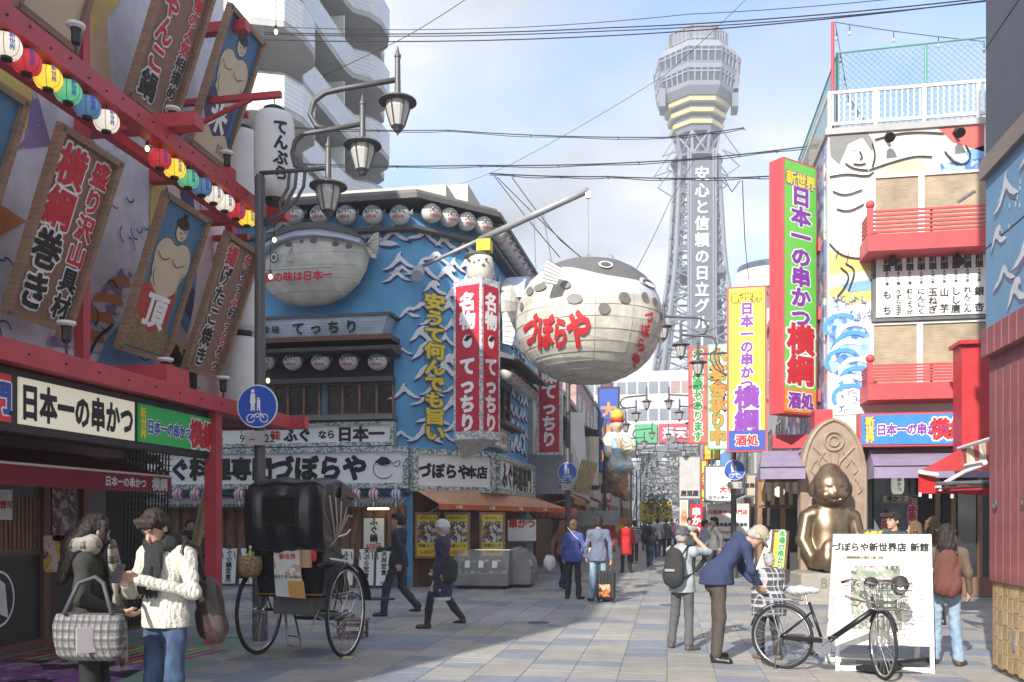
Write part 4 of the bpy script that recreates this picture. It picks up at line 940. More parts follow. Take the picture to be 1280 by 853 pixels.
# vent hood
b = MB(); b.tube([atY(524, 338, 20.45), atY(521, 345, 20.0)], .14, 12); b.obj('vent_pipe', mat('vent', (.4, .42, .45)), zb, world=True, smooth=False)
# ground floor of the blue restaurant
b = MB(); b.add([(-20, 19.75, 2.0), (-6.1, 19.75, 2.0), (-6.1, 20.5, 2.25), (-20, 20.5, 2.25), (-20, 19.77, 1.93), (-6.1, 19.77, 1.93)], [(0, 1, 2, 3), (0, 4, 5, 1)]); b.obj('pent_roof', mat('tile_grey', (.14, .14, .14), .7, fn=f_stripes((.16, .16, .16), (.3, .3, .3), 0, 9)), zb, world=True)
b = MB(); b.b2((-20, 20.38, 0), (-6.2, 20.49, 1.95), MWOOD); b.obj('wood_front', MWOOD, zb, world=True)
b = MB()
for k in range(28): b.b2((-14.5+k*.3, 20.34, .5), (-14.46+k*.3, 20.38, 1.9))
b.b2((-15, 20.33, .3), (-6.2, 20.39, .36)); b.b2((-15, 20.33, .62), (-6.2, 20.39, .67)); b.obj('battens', DWOOD, zb, world=True, kind='stuff')
b = MB(); b.b2((-20, 20.2, 0), (-6.2, 20.5, .28)); b.obj('stone_base', mat('stone_base', (.2, .19, .18), .8), zb, world=True)
b = MB(); b.M = FC; b.b2((0, -.02, 0), (2.1, -.0, 2.3)); b.M = None; b.M = FS; b.b2((0, -.02, 0), (5.8, 0, 2.3)); b.obj('dark_front', DWOOD, zb, world=True)
def framed(nm, label, M, x0, x1, z0, z1, m, texts=(), fr=DWOOD, cat='poster', grp=None, t=.04):
    c = M @ V(((x0+x1)/2, 0, z0)); r = thing(nm, label, cat, c, M.to_euler().z, grp); w_, h_ = x1-x0, z1-z0
    b = MB(); b.box((0, -.02, h_/2), (w_, .04, h_)); b.obj('frame', fr, r)
    b = MB(); b.b2((-w_/2+t, -.05, t), (w_/2-t, -.035, h_-t)); fc = b.obj('print', m, r)
    if texts:
        b = MB()
        for (s_, x, z, sz, mm, bo, kw) in texts: text_into(b, s_, x*w_, z*h_, sz, mm, bo, -.056, **kw)
        b.obj('lettering', parent=fc)
    return r
FOOD = mat('food_photo', (.3, .3, .3), .5, fn=f_photo([(.03, .02, .02), (.5, .5, .48), (.05, .03, .03), (.6, .55, .5), (.25, .1, .05), (.08, .06, .05)], 12))
def menu_panel(M, x, label):
    r = thing('menu_poster', label, 'poster', M @ V((x, -.1, .75)), M.to_euler().z, 'yellow and black menu posters under the orange awning')
    b = MB(); b.box((0, 0, .5), (.62, .06, 1.1)); b.obj('frame', MWOOD, r)
    b = MB(); b.box((0, -.035, .5), (.5, .02, .98)); b.obj('yellow_print', mat('poster_yellow', (.65, .5, .03), .5), r)
    b = MB(); b.box((0, -.048, .58), (.48, .01, .5)); b.obj('food_print', FOOD, r)
    b = MB(); text_into(b, 'づぼらやコース', 0, .915, .065, INK, .04, -.05); text_into(b, '料理コース', 0, .25, .085, INK, .04, -.05); text_into(b, '3,800円', 0, .1, .11, INR, .04, -.05); b.obj('lettering', parent=r)
menu_panel(FF, X_(536), 'menu poster left of the display case, behind the walking lady'); menu_panel(TR((-4.95, 20.55, 0), .15), 0, 'middle yellow menu poster above the glass display case'); menu_panel(TR((-4.2, 21.0, 0), .3), 0, 'rightmost yellow menu poster under the orange awning')
# orange awning
aw = thing('orange_awning', 'wide faded orange awning at the corner of the blue restaurant', 'awning', (-5, 19, 1.85))
AWO = mat('awning_orange', (.62, .33, .2), .7, bump=.1); AWV = mat('awning_valance', (.6, .13, .03), .7)
A0, A1, R0, R1 = V((-4.98, 18.9, 1.98)), V((-3.1, 27.4, 1.98)), V((-6.1, 20.45, 2.42)), V((-4.42, 27.6, 2.42)); Bm = V((-4.9, 21.4, 2.42))
b = MB(); b.add([A0, A1, R1, Bm+V((.3, .4, 0)), R0], [(0, 1, 2, 3, 4)]); b.obj('fabric', AWO, aw, world=True)
b = MB(); n = 24; vs = []
for i in range(n+1):
    p = A0.lerp(A1, i/n); vs += [p+V((.0, 0, -.0)), p+V((0, 0, -.13-.012*math.sin(i*2.2)))]
b.add(vs, [(2*i, 2*i+1, 2*i+3, 2*i+2) for i in range(n)]); b.obj('valance', AWV, aw, world=True)
b = MB(); b.M = face_frame((A0.x, A0.y), (A1.x, A1.y))[0]
for q in range(4): text_into(b, 'ふぐ料理', 1+q*1.9, 1.915, .09, INW, .04, -.02)
b.obj('lettering', parent=aw, world=True)
b = MB()
for t in (.03, .35, .7): p = A0.lerp(A1, t); b.tube([p, V((p.x-.75, p.y+.9, 1.7))], .018, 6)
b.obj('struts', STL, aw, world=True)
# display cases
def case(nm, loc, rz, w_, label):
    r = thing(nm, label, 'display case', loc, rz, 'glass food display cases')
    SM = mat('case_metal', (.3, .28, .27), .4, .5); prof = [(0, 0), (-.6, 0), (-.6, .35)]; arc_ = [(-.6+.45*(1-math.cos(t*PI/12)), .35+.55*math.sin(t*PI/12)) for t in range(1, 7)]
    for s_ in (-1, 1):
        full = [(y, z) for y, z in [(0, .08), (-.6, .08), (-.6, .35)]+arc_+[(0, .9)]]
        b = MB(); b.prism([(-y, z) for y, z in full], -.02, .02, M=TR((s_*(w_/2-.02), 0, 0), PI/2) @ Matrix.Diagonal((-1, 1, 1, 1))); b.obj('end_panel', SM, r)
    b = MB(); b.box((0, -.3, .22), (w_-.08, .58, .27)); b.obj('base', SM, r)
    b = MB(); b.box((0, -.3, .05), (w_-.2, .5, .08)); b.obj('plinth', BLK, r)
    b = MB(); pr = [(-.6, .36)]+arc_; vs = []
    for y, z in pr: vs += [(-w_/2+.03, y, z), (w_/2-.03, y, z)]
    b.add(vs, [(2*i, 2*i+1, 2*i+3, 2*i+2) for i in range(len(pr)-1)])
    gl = mat('case_glass', (.9, .9, .9), .03, var=0, alpha=.22); b.obj('curved_glass', gl, r, smooth=True)
    b = MB(); b.box((0, -.28, .37), (w_-.1, .5, .02), CHR); b.box((0, -.2, .62), (w_-.1, .3, .015), CHR); b.obj('shelves', CHR, r)
    rr2 = random.Random(5); b = MB()
    for q in range(16):
        x = -w_/2+.12+(w_-.24)*((q % 8)/7); y = -.42 if q < 8 else -.22; z = .385 if q < 8 else .64
        b.lathe([(.03, 0), (.055, .02), (.06, .03)], 8, (x, y, z), (WHT, mat('dish_red', (.5, .1, .05)), mat('dish_tan', (.6, .4, .2)), mat('dish_green', (.2, .4, .15)))[rr2.randrange(4)])
    b.obj('dishes', parent=r, kind='stuff')
    b = MB()
    for q in (-.25, .0, .25): b.add([(q*w_-.06, -.55, .5), (q*w_+.06, -.55, .5), (q*w_+.06, -.48, .66), (q*w_-.06, -.48, .66)], [(0, 1, 2, 3)])
    b.obj('price_cards', WHS, r)
    b = MB(); b.tube([(-w_/2, -.15, .905), (w_/2, -.15, .905)], .015, 6); b.obj('edge_bar', CHR, r); return r
p = atG(600, 737); case('display_case', (p.x, p.y+.62, 0), 0, 1.3, 'glass fronted food case under the menu posters, facing the square')
p = atG(652, 735); case('display_case', (p.x-.38, p.y+.45, 0), PI/2, .95, 'food case with plain grey end panel turned to the square'); case('display_case', (-3.95, 22.3, 0), PI/2, 1.3, 'dark food case further along the side street')
POST = mat('fried_poster', (.75, .74, .7), .5)
framed('fried_skewer_poster', 'white poster with big red letters and a fried food picture', TR((-3.95, 23.9, 0), .5), -.45, .45, 1.0, 1.66, POST, [('串かつ', 0, .78, .26, INR, .07, {}), ('大阪名物', .1, .93, .09, ING, .04, {})])
b = MB(); pp = atD(690, 668, 24.0)
# ground floor posters, menu stands, striped balloon lanterns
SEA = mat('poster_sea', (.05, .1, .3), .5, fn=f_photo([(.03, .08, .3), (.05, .12, .4), (.02, .03, .08), (.4, .5, .3), (.05, .1, .35), (.5, .5, .55)], 7))
framed('picture_poster', 'blue framed picture on the wooden front right of the red post', FF, X_(272), X_(305), .95, 1.72, SEA, fr=MWOOD)
framed('picture_poster', 'dark blue banner picture left of the red post', FF, X_(205), X_(258), 1.1, 1.75, SEA)
framed('price_poster', 'white price poster beside the walking man, above the small menu stands', TR((0, 20.3, 0)), X_(457), X_(486), .9, 1.7, WHS, [('ふぐ鍋', 0, .6, .2, INK, .05, dict(vert=True)), ('650円', 0, .12, .15, INR, .04, {})])
def menu_stand(x, y, s_, label):
    r = thing('menu_stand', label, 'sign', (x, y, 0), .1, 'white menu boards leaning along the wooden front')
    T = TR(rx=-.14)
    b = MB(); b.M = T; b.box((0, 0, .5), (.36, .02, .86), bev=.005); b.obj('board', WHS, r)
    b = MB(); b.M = T; text_into(b, s_, 0, .6, .145, INK, .05, -.014, vert=True); text_into(b, '980', 0, .14, .1, INR, .03, -.014); b.obj('lettering', parent=r)
    b = MB(); b.M = T
    for q in (-.19, .19): b.box((q, .01, .46), (.02, .03, .95))
    b.obj('uprights', GRY, r, kind='stuff')
    for q in (-.15, .15): b = MB(); b.beam((q, .02, .85), (q, .4, .0), .02, .02); b.obj('leg', GRY, r)
for px, s_, lab in ((286, 'ふぐ小鍋定食', 'left menu stand below the blue picture'), (309, 'てっちり定食', 'menu stand seen through the near rickshaw wheel, right of the red post'), (432, 'ふぐ定食', 'menu stand just right of the black rickshaw'), (458, '天ぷら定食', 'menu stand behind the walking man, left one of the pair'), (480, '天丼定食', 'menu stand behind the walking man, right one of the pair')):
    menu_stand(atY(px, 700, 19.9).x, 19.85, s_, lab)
def balloon(px, py, c, label):
    p = atY(px, py, 19.62); r = thing('striped_lantern', label, 'lantern', p, 0, 'small striped lanterns under the restaurant sign')
    m = mat('balloon_'+c, (.6, .55, .6), .6, fn=f_stripes((.65, .6, .62), ((.45, .1, .15) if c == 'pink' else (.15, .2, .5)), 0, 14))
    b = MB(); b.lathe([(.03, -.15), (.09, -.1), (.13, 0), (.12, .07), (.07, .13), (.03, .15)], 14); b.obj('shade', m, r, smooth=True)
    b = MB(); b.tube([(0, 0, -.14), (0, 0, -.26)], .015, 6); b.tube([(0, 0, .14), (0, 0, .3)], .006, 5); b.obj('tassel', WHT, r)
for px, c, lab in ((203, 'blue', 'blue striped lantern furthest left under the long sign'), (222, 'pink', 'pink striped lantern beside the lower left awning end'), (244, 'pink', 'pink striped lantern just left of the red post'), (299, 'pink', 'pink striped lantern right of the red post, above the blue picture'), (445, 'pink', 'pink striped lantern just right of the rickshaw hood'), (467, 'pink', 'pink striped lantern between two others right of the rickshaw'), (495, 'blue', 'blue striped lantern closest to the orange awning')): balloon(px, 619, c, lab)
b = MB(); b.b2((X_(470), 19.9, 1.86), (X_(495), 19.95, 1.9)); o = b.obj('strip_light', mat('strip_light', (1, .8, .5), emit=3), zb, world=True)
bp = thing('garden_bamboo', 'slanted bamboo pole leaning behind the folded lattice shutter', 'pole', (-8.4, 14.5, 0)); b = MB(); b.tube([(-8.6, 14.6, .1), (-7.9, 14.6, 3.1)], .08, 10); b.obj('cane', mat('bamboo', (.4, .28, .12), .5), bp, world=True)

# ---------------------------------------------------------------- GREAT BLOWFISH LANTERN on its pole
D0 = 19.0; LC_ = atD(736, 403, D0); s1 = D0/1100
fu = thing('blowfish_balloon', 'huge hanging blowfish lantern with dark back and red brush letters', 'lantern', LC_, YAW)
ax, by, cz, nn = 90.5*s1, 1.5, 76.5*s1, 2.15
def fpt(az, el):
    c, s = math.cos(el), math.sin(el); d = V((math.cos(az)*c, math.sin(az)*c, s))
    k = (abs(d.x/ax)**nn+abs(d.y/by)**nn+abs(d.z/cz)**nn)**(-1/nn); return d*k
def wob(az): return (math.sin(az*2+1)+math.sin(az*3))*.03
def bd(az):   # lower limit of the dark back, by direction round the fish
    x = math.cos(az); f = -1 if math.sin(az) > 0 else 1
    return math.radians(40-17*(1/(1+math.exp(-6*(x*f*.8+.12))))) if f > 0 else math.radians(30)
def bl(az):
    x = math.cos(az); return bd(az)-math.radians(13 if x > -.3 else 16)
def shell(e0, e1, na, ne, sc, m, nm, par, kk=''):
    b = MB(); vs = []; fs = []
    for i in range(na):
        az = 2*PI*i/na; a, c = (e0(az) if callable(e0) else e0), (e1(az) if callable(e1) else e1)
        for j in range(ne+1): e = a+(c-a)*j/ne; vs.append(fpt(az, e)*(sc*(1+(.004 if j % 2 else 0))))
    n1 = ne+1
    for i in range(na):
        k = (i+1) % na
        for j in range(ne): fs.append((i*n1+j, k*n1+j, k*n1+j+1, i*n1+j+1))
    b.add(vs, fs); return b.obj(nm, m, par)
shell(-PI/2+.001, bl, 48, 11, 1, mat('balloon_cream', (.60, .57, .49), .5, var=.2, vs=2.2, bump=.5, bs=3), 'belly', fu)
shell(bl, bd, 48, 2, 1.001, mat('balloon_pale', (.58, .61, .66), .5, var=.06), 'flank', fu); shell(bd, PI/2-.001, 48, 6, 1.003, mat('balloon_dark', (.13, .125, .125), .5, var=.12, vs=1.5), 'dark_back', fu)
def fproj(b, k=1.016):
    b.v = [(x, -by*max(.0, 1-abs(x/(ax*k))**nn-abs(z/(cz*k))**nn)**(1/nn)*k+y, z) for x, y, z in b.v]
def blob(cx_, cy_, rx, rz, y, m, b, n=18): b.sheet([((cx_-736+rx*math.cos(t*2*PI/n))*s1, (403-cy_+rz*math.sin(t*2*PI/n))*s1) for t in range(n)], y, m)
b = MB()
for (x, y, rx, rz) in ((661, 376, 4, 6), (673, 375, 7, 5), (702, 377, 6, 5), (712, 395, 9, 6), (746, 407, 7, 6.5), (770, 393, 7, 6.5), (796, 388, 4.5, 5.5), (810, 391, 3.5, 5.5), (823, 404, 2, 6), (651, 392, 2, 6)): blob(x, y, rx, rz, -.012, mat('balloon_spot', (.17, .16, .15), .5), b)
blob(750, 350, 8.5, 5.5, -.02, INW, b); blob(750, 350, 6.5, 4, -.03, FDK, b)
blob(803, 367, 13, 6, -.02, INW, b); blob(804, 368, 10, 4.2, -.03, FDK, b); blob(805, 370, 8, 3, -.04, INW, b); fproj(b); b.obj('spots_and_eyes', parent=fu)
b = MB()
for i, (c, x, y, sz) in enumerate((('づ', 662, 424, 36), ('ぼ', 679, 429, 38), ('ら', 696, 432, 36), ('や', 717, 429, 44))): text_into(b, c, (x-736)*s1, (403-y)*s1, sz*s1, INR, .06, -.015, xs=.5 if i < 3 else .66)
for i, c in enumerate('づぼらや'): text_into(b, c, (802-i*4.2-736)*s1, (403-(412+i*15.5))*s1, 15*s1, INR, .06, -.015, xs=.8, slant=-.1)
fproj(b); b.obj('lettering', parent=fu)
b = MB()
f_ = [(-.95, .35), (-.78, .68), (-.68, .65), (-.62, .62), (-.72, .28)]
fo = [((x*1.0), z) for x, z in [((674-736)*s1, (403-378)*s1), ((680-736)*s1, (403-352)*s1), ((698-736)*s1, (403-363)*s1), ((691-736)*s1, (403-381)*s1)]]
b.prism(fo, -1.62, -1.56, WHT)
for q in range(7): t = q/6; a = V(fo[0]).lerp(V(fo[1]), t); c = V(fo[3]).lerp(V(fo[2]), t); b.stroke([tuple(a), tuple(c)], .035, -1.63, FDK)
b.obj('side_fin', parent=fu)
b = MB(); tf = [((693-736)*s1, 1.2), ((715-736)*s1, 1.42), ((722-736)*s1, 1.28), ((702-736)*s1, 1.1)]
tf = [((690-736)*s1, (403-338)*s1), ((712-736)*s1, (403-322)*s1), ((722-736)*s1, (403-330)*s1), ((700-736)*s1, (403-345)*s1)]
b.prism(tf, .3, .34, WHT)
for q in range(8): t = q/7; a = V(tf[0]).lerp(V(tf[1]), t); c = V(tf[3]).lerp(V(tf[2]), t); b.stroke([tuple(a), tuple(c)], .03, .29, FDK)
b.obj('top_fin', parent=fu)
b = MB()
b2_ = [((644-736)*s1, -.1), ((633-736)*s1, .35), ((628-736)*s1, .3), ((628-736)*s1, -.35), ((640-736)*s1, -.4)]
b.prism(b2_, .5, .55, WHT)
for q in range(6): b.stroke([((644-736)*s1, -.35+q*.12), ((629-736)*s1, -.3+q*.11)], .035, .49, FDK)
b.obj('tail_fin', parent=fu, kind='stuff')
b = MB()
for k in range(0, 48, 4):
    az = 2*PI*k/48; b.tube([fpt(az, -PI/2+(PI*.5+.15)*t/10)*1.004 for t in range(1, 11)], .006, 4)
for k in range(9): e = -1.25+k*.16; b.tube([fpt(2*PI*i/48, e)*1.003 for i in range(48)], .006, 4, closed=True)
b.obj('seams', mat('seam', (.34, .32, .28), .6), fu, kind='stuff')
b = MB(); b.torus(((763-736)*s1, 0, (403-322)*s1), .06, .012, 12, 5, axis='Y'); b.torus((0, 0, (403-321)*s1), .05, .012, 12, 5, axis='Y'); b.obj('lifting_eyes', STL, fu)
pl = thing('lantern_pole', 'long slanting grey pole on the blue wall that carries the blowfish lantern', 'pole', atY(526, 334, FY))
PG = mat('pole_grey', (.36, .36, .38), .45, .3)
t0, t1 = atD(735, 238, D0), atY(526, 334, FY); tm = t0.lerp(t1, .62)
b = MB(); b.tube([t0, tm], .075, 12); b.obj('upper_tube', PG, pl, world=True, smooth=True); b = MB(); b.tube([tm, t1], .045, 10); b.obj('lower_tube', PG, pl, world=True, smooth=True)
b = MB(); b.tube([t0+V((0, 0, -.05)), LC_+V((0, 0, cz))], .007, 5); b.box(tuple(t0+V((0, 0, -.1))), (.1, .08, .14)); b.obj('hanging_rod', STL, pl, world=True)
q = t0.lerp(t1, .25)
for a, c in ((q, atD(690, 330, 23)), (t0.lerp(t1, .42), V((-4.2, 22, 9.3))), (t0.lerp(t1, .3), V((-4.0, 27, 9.3)))): b = MB(); b.tube([a, c], .008, 4); b.obj('stay_wire', STL, pl, world=True)
# ---------------------------------------------------------------- grey balcony apartment block
CON = mat('concrete', (.42, .42, .41), .8, var=.12, vs=1); TIL = mat('balcony_tile', (.42, .43, .45), .3, var=.05, fn=f_stripes((.55, .56, .58), (.66, .67, .69), 2, 6))
ap = thing('apartment_building', 'grey apartment tower with stacked curving balconies behind the blue restaurant', 'building', (-16, 34, 0))
b = MB(); b.b2((-30, 26.5, 0), (-15.2, 41.5, 36)); b.obj('wall', mat('apartment_wall', (.5, .49, .47), .8, var=.1, vs=.5), ap, world=True)
def bal_path(o=0.):
    P = [(-15.2, 27.2), (-13.6, 27.2), (-12.6, 27.6), (-12.3, 28.4), (-12.3, 29.4), (-12.6, 30.2), (-13.3, 30.7), (-13.6, 31.5), (-13.6, 36), (-13.5, 36.6), (-12.9, 37.1), (-12.6, 37.8), (-12.6, 38.9), (-12.9, 39.6), (-13.4, 40), (-13.5, 40.9), (-13.9, 41.3), (-15.2, 41.3)]
    return [(x-o, y+(o if i < 2 else (-o if i > 15 else 0))) for i, (x, y) in enumerate(P)]
for k in range(8):
    z = 9.5+k*2.85; pa = bal_path(); pi_ = bal_path(.15); bo = bpy.data.objects.new('balcony', None); COL.objects.link(bo); bo.parent = ap; n = len(pa)
    b = MB(); b.add([(x, y, z) for x, y in pa]+[(x, y, z+.22) for x, y in pa], [tuple(range(n))[::-1], tuple(range(n, 2*n))]+[(i, (i+1) % n, (i+1) % n+n, i+n) for i in range(n)]); b.obj('slab', CON, bo, world=True)
    b = MB(); vs = []
    for (x, y), (x2, y2) in zip(pa, pi_): vs += [(x+.02, y, z+.222), (x+.02, y, z+1.25), (x2, y2, z+1.25), (x2, y2, z+.222)]
    b.add(vs, [(4*i+j, 4*i+4+j, 4*i+4+(j+1) % 4, 4*i+(j+1) % 4) for i in range(n-1) for j in range(4)]); b.obj('parapet', TIL, bo, world=True)
    b = MB(); b.tube([(x, y, z+1.3) for x, y in pa], .035, 5); b.obj('handrail', STL, bo, world=True)
    for q, y in enumerate((29, 32.5, 35, 38)):
        b = MB(); b.b2((-15.21, y, z+.25), (-15.14, y+1.7, z+2.2)); b.obj('window', GLS, ap, world=True)
    b = MB(); b.b2((-15.19, 30.9, z+.22), (-13.8, 31.0, z+2.6)); b.obj('divider', WHT, bo, world=True); b = MB(); b.b2((-15.19, 36.3, z+.22), (-13.8, 36.4, z+2.6)); b.obj('divider', WHT, bo, world=True)
    for y in (31.6, 36.9): b = MB(); b.b2((-14.9, y, z+.23), (-14.5, y+.8, z+.85)); b.lathe([(.22, 0), (.22, .02)], 12, M=TR((-14.5, y+.4, z+.54), ry=PI/2)); b.obj('air_unit', WHT, bo, world=True)
    b = MB(); b.tube([(-13.7, 31.2, z-.2), (-13.7, 31.2, z+2.65)], .05, 6); b.obj('drain_pipe', GRY, bo, world=True)
# ---------------------------------------------------------------- steel observation tower
tp = atD(870.5, 650, 176); ts = 168/1100; TX, TY = tp.x, tp.y
tw = thing('observation_tower', 'tall steel lattice tower with octagonal observation decks and white vertical lettering', 'tower', (TX, TY, 0))
TG = mat('tower_grey', (.18, .19, .21), .6, var=.05); TL_ = mat('tower_light', (.28, .29, .31), .6, var=.05); TDK = mat('tower_dark', (.12, .13, .15), .5); TYL = mat('tower_cream', (.6, .52, .26), .6); TGL = mat('tower_glass', (.06, .07, .09), .1)
Zt = lambda y: 1.62+(650-y)*172.6/1100
RT = Rz(YAW)
def octf(z0, r0, z1, r1, m, nm, seg=8, cap=True):
    b = MB(); vs = []
    for z, r in ((z0, r0), (z1, r1)):
        for k in range(seg): a = PI/8+k*PI*2/seg; vs.append(tuple(RT @ V((r*math.cos(a), r*math.sin(a), z))))
    b.add(vs, [(k, (k+1) % seg, seg+(k+1) % seg, seg+k) for k in range(seg)]+([tuple(range(seg))[::-1], tuple(range(seg, 2*seg))] if cap else [])); return b.obj(nm, m, tw)
W_ = lambda px: px*ts/2/math.cos(PI/8)*1.0
octf(Zt(165), W_(56), Zt(152), W_(62), TG, 'lower_ring')
for (ya, yb, wa, wb) in ((158, 153, 64, 66), (145, 140, 70, 72), (133, 127, 78, 80)): octf(Zt(ya), W_(wa), Zt(yb), W_(wb), TYL, 'cream_band')
for (ya, yb, wa, wb) in ((153, 145, 58, 60), (140, 133, 64, 66)): octf(Zt(ya), W_(wa), Zt(yb), W_(wb), TDK, 'dark_band')
octf(Zt(127), W_(84), Zt(118), W_(94), TG, 'lower_skirt'); octf(Zt(118), W_(94), Zt(113), W_(97), TL_, 'deck_band')
octf(Zt(113), W_(95), Zt(98), W_(99), TGL, 'lower_windows'); octf(Zt(98), W_(100), Zt(93), W_(102), TL_, 'deck_band'); octf(Zt(93), W_(102), Zt(90), W_(103), TG, 'deck_band')
octf(Zt(90), W_(100), Zt(73), W_(103), TGL, 'upper_windows'); octf(Zt(73), W_(104), Zt(62), W_(90), TL_, 'deck_roof')
octf(Zt(62), W_(70), Zt(42), W_(73), mat('tower_mesh', (.2, .22, .24), .5), 'rooftop_screen'); octf(Zt(40), W_(73), Zt(38.5), W_(74), TL_, 'top_rail')
octf(Zt(55), W_(73.5), Zt(53), W_(74), TL_, 'mid_rail'); octf(Zt(40), W_(36), Zt(30), W_(32), TL_, 'top_drum', 16)
for nm, ya, yb, wa, wb, n in (('window_mullions', 113, 98, 96, 100, 5), ('window_mullions', 90, 73, 101, 104, 5), ('screen_posts', 62, 40, 71, 74, 5)):
    b = MB()
    for k in range(8):
        a0, a1 = PI/8+k*PI/4, PI/8+(k+1)*PI/4
        for j in range(n+1):
            t = j/n; P = []
            for y, w_ in ((ya, wa), (yb, wb)):
                r = W_(w_); p = V((math.cos(a0), math.sin(a0), 0)).lerp(V((math.cos(a1), math.sin(a1), 0)), t)*r; p.z = Zt(y); P.append(RT @ p)
            b.beam(P[0], P[1], .35 if j in (0, n) else .22, .3)
        if nm[0] == 'w':
            r = W_((wa+wb)/2+1.2); zz = Zt(ya)*.28+Zt(yb)*.72; P = [RT @ V((math.cos(a)*r, math.sin(a)*r, zz)) for a in (a0, a1)]; b.beam(P[0], P[1], .25, .25)
    b.obj(nm, TL_, tw)
for s_, y0, y1 in ((1, 75, 118), (-1, 112, 135), (1, 112, 135)):
    b = MB(); b.box(tuple(RT @ V((s_*W_(88)*.98, -2, Zt((y0+y1)/2)))), (1.2, 4, (y1-y0)*ts)); b.obj('outer_pipe_box', TG, tw)
b = MB(); o = octf(Zt(190), W_(34), Zt(165), W_(40), TDK, 'neck', 8)
b = MB()
for k in range(8):
    a0, a1 = PI/8+k*PI/4, PI/8+(k+1)*PI/4; q0, q1, q2, q3 = [RT @ V((math.cos(a)*W_(w_), math.sin(a)*W_(w_), Zt(y))) for a, w_, y in ((a0, 46, 192), (a1, 54, 165), (a1, 46, 192), (a0, 54, 165))]
    b.beam(q0, q1, .3, .3); b.beam(q2, q3, .3, .3); b.beam(q0, q3, .45, .45); b.beam(q0, q2, .3, .3)
b.obj('neck_lattice', TL_, tw, kind='stuff')
b = MB(); b.lathe([(W_(62), Zt(196)), (W_(62), Zt(193)), (W_(40), Zt(192))], 16); b.obj('ring_platform', TG, tw)
# legs and lattice
bl_ = MB(); LEG = {}
def leg(px_top, px_bot, y, s=1):  # half width in px at height y (piecewise taper)
    return 0
hw = lambda y: (24+ (y-190)*.055 if y < 330 else 31.7+(y-330)*.14)*ts
ys = [192, 215, 238, 262, 286, 312, 340, 370, 402, 436, 472, 510, 555, 605, 655]
def LP(sx_, sy_, y, inner=0): h = hw(y)-inner*ts; return RT @ V((sx_*h, sy_*h*.8, Zt(y)))
for sx_ in (-1, 1):
    for sy_ in (-1, 1):
        b = LEG[sx_, sy_] = MB()
        for i in range(len(ys)-1):
            for inn in (0, 6.5): b.beam(LP(sx_, sy_, ys[i], inn), LP(sx_, sy_, ys[i+1], inn), .75 if inn == 0 else .5, .6)
            m_ = (ys[i]+ys[i+1])/2; bl_.beam(LP(sx_, sy_, ys[i], 0), LP(sx_, sy_, m_, 6.5), .22, .22); bl_.beam(LP(sx_, sy_, m_, 6.5), LP(sx_, sy_, ys[i+1], 0), .22, .22); bl_.beam(LP(sx_, sy_, m_, 0), LP(sx_, sy_, m_, 6.5), .22, .22)
for i in range(len(ys)-1):
    for A_, B2 in (((-1, -1), (1, -1)), ((-1, 1), (1, 1)), ((-1, -1), (-1, 1)), ((1, -1), (1, 1))):
        bl_.beam(LP(*A_, ys[i]), LP(*B2, ys[i+1]), .28, .28); bl_.beam(LP(*B2, ys[i]), LP(*A_, ys[i+1]), .28, .28); bl_.beam(LP(*A_, ys[i]), LP(*B2, ys[i]), .35, .35)
[b.obj('leg', TL_, tw) for b in LEG.values()]; bl_.obj('lattice', TG, tw, kind='stuff')
b = MB()
for y in (340, 472): b.box(tuple(RT @ V((0, 0, Zt(y)))), (hw(y)*2.1, hw(y)*1.7, 1.2), M=None)
b.obj('ring_floors', TDK, tw)
b = MB(); zc = (Zt(200)+Zt(470))/2; b.M = RT; b.box((0, -hw(330)*.8-1.0, zc), (32*ts, .6, 270*ts)); pn = b.obj('letter_panel', mat('tower_panel', (.15, .16, .18), .5), tw)
b = MB(); b.M = RT; y_ = -hw(330)*.8-1.45
for i, c in enumerate('安心と信頼の日立グループ'): text_into(b, c if c != 'ー' else '丨', 0, Zt(222+i*20.4), 19*ts, mat('tower_letters', (.85, .85, .85), .5), .035, y_)
b.obj('lettering', parent=pn)
b = MB(); b.M = RT
for s_ in (-1, 1):
    for q in (17.5, 14.5): b.beam((s_*q*ts, y_+.3, Zt(190)), (s_*q*ts, y_+.3, Zt(560)), .3, .5)
b.obj('panel_rails', TL_, tw)
b = MB()
for (xa_, ya_, xb_, yb_) in ((-26, 192, -45, 215), (26, 192, 48, 212), (-26, 192, -50, 200), (26, 192, 50, 200), (-45, 215, -20, 230), (48, 212, 20, 230), (-24, 165, -50, 200), (24, 165, 50, 200)):
    for yy in (-5, 5): b.beam(RT @ V((xa_*ts, yy, Zt(ya_))), RT @ V((xb_*ts, yy, Zt(yb_))), .18, .18)
b.obj('stay_frames', TG, tw, kind='stuff')
b = MB()
for s_ in (-1, 1):
    for k in range(14): y = 200+k*30; b.beam(LP(s_, -1, y), RT @ V((s_*17*ts, -hw(y)*.8, Zt(y+15))), .2, .2); b.beam(LP(s_, -1, y+30), RT @ V((s_*17*ts, -hw(y)*.8, Zt(y+15))), .2, .2)
b.obj('front_braces', TL_, tw, kind='stuff')
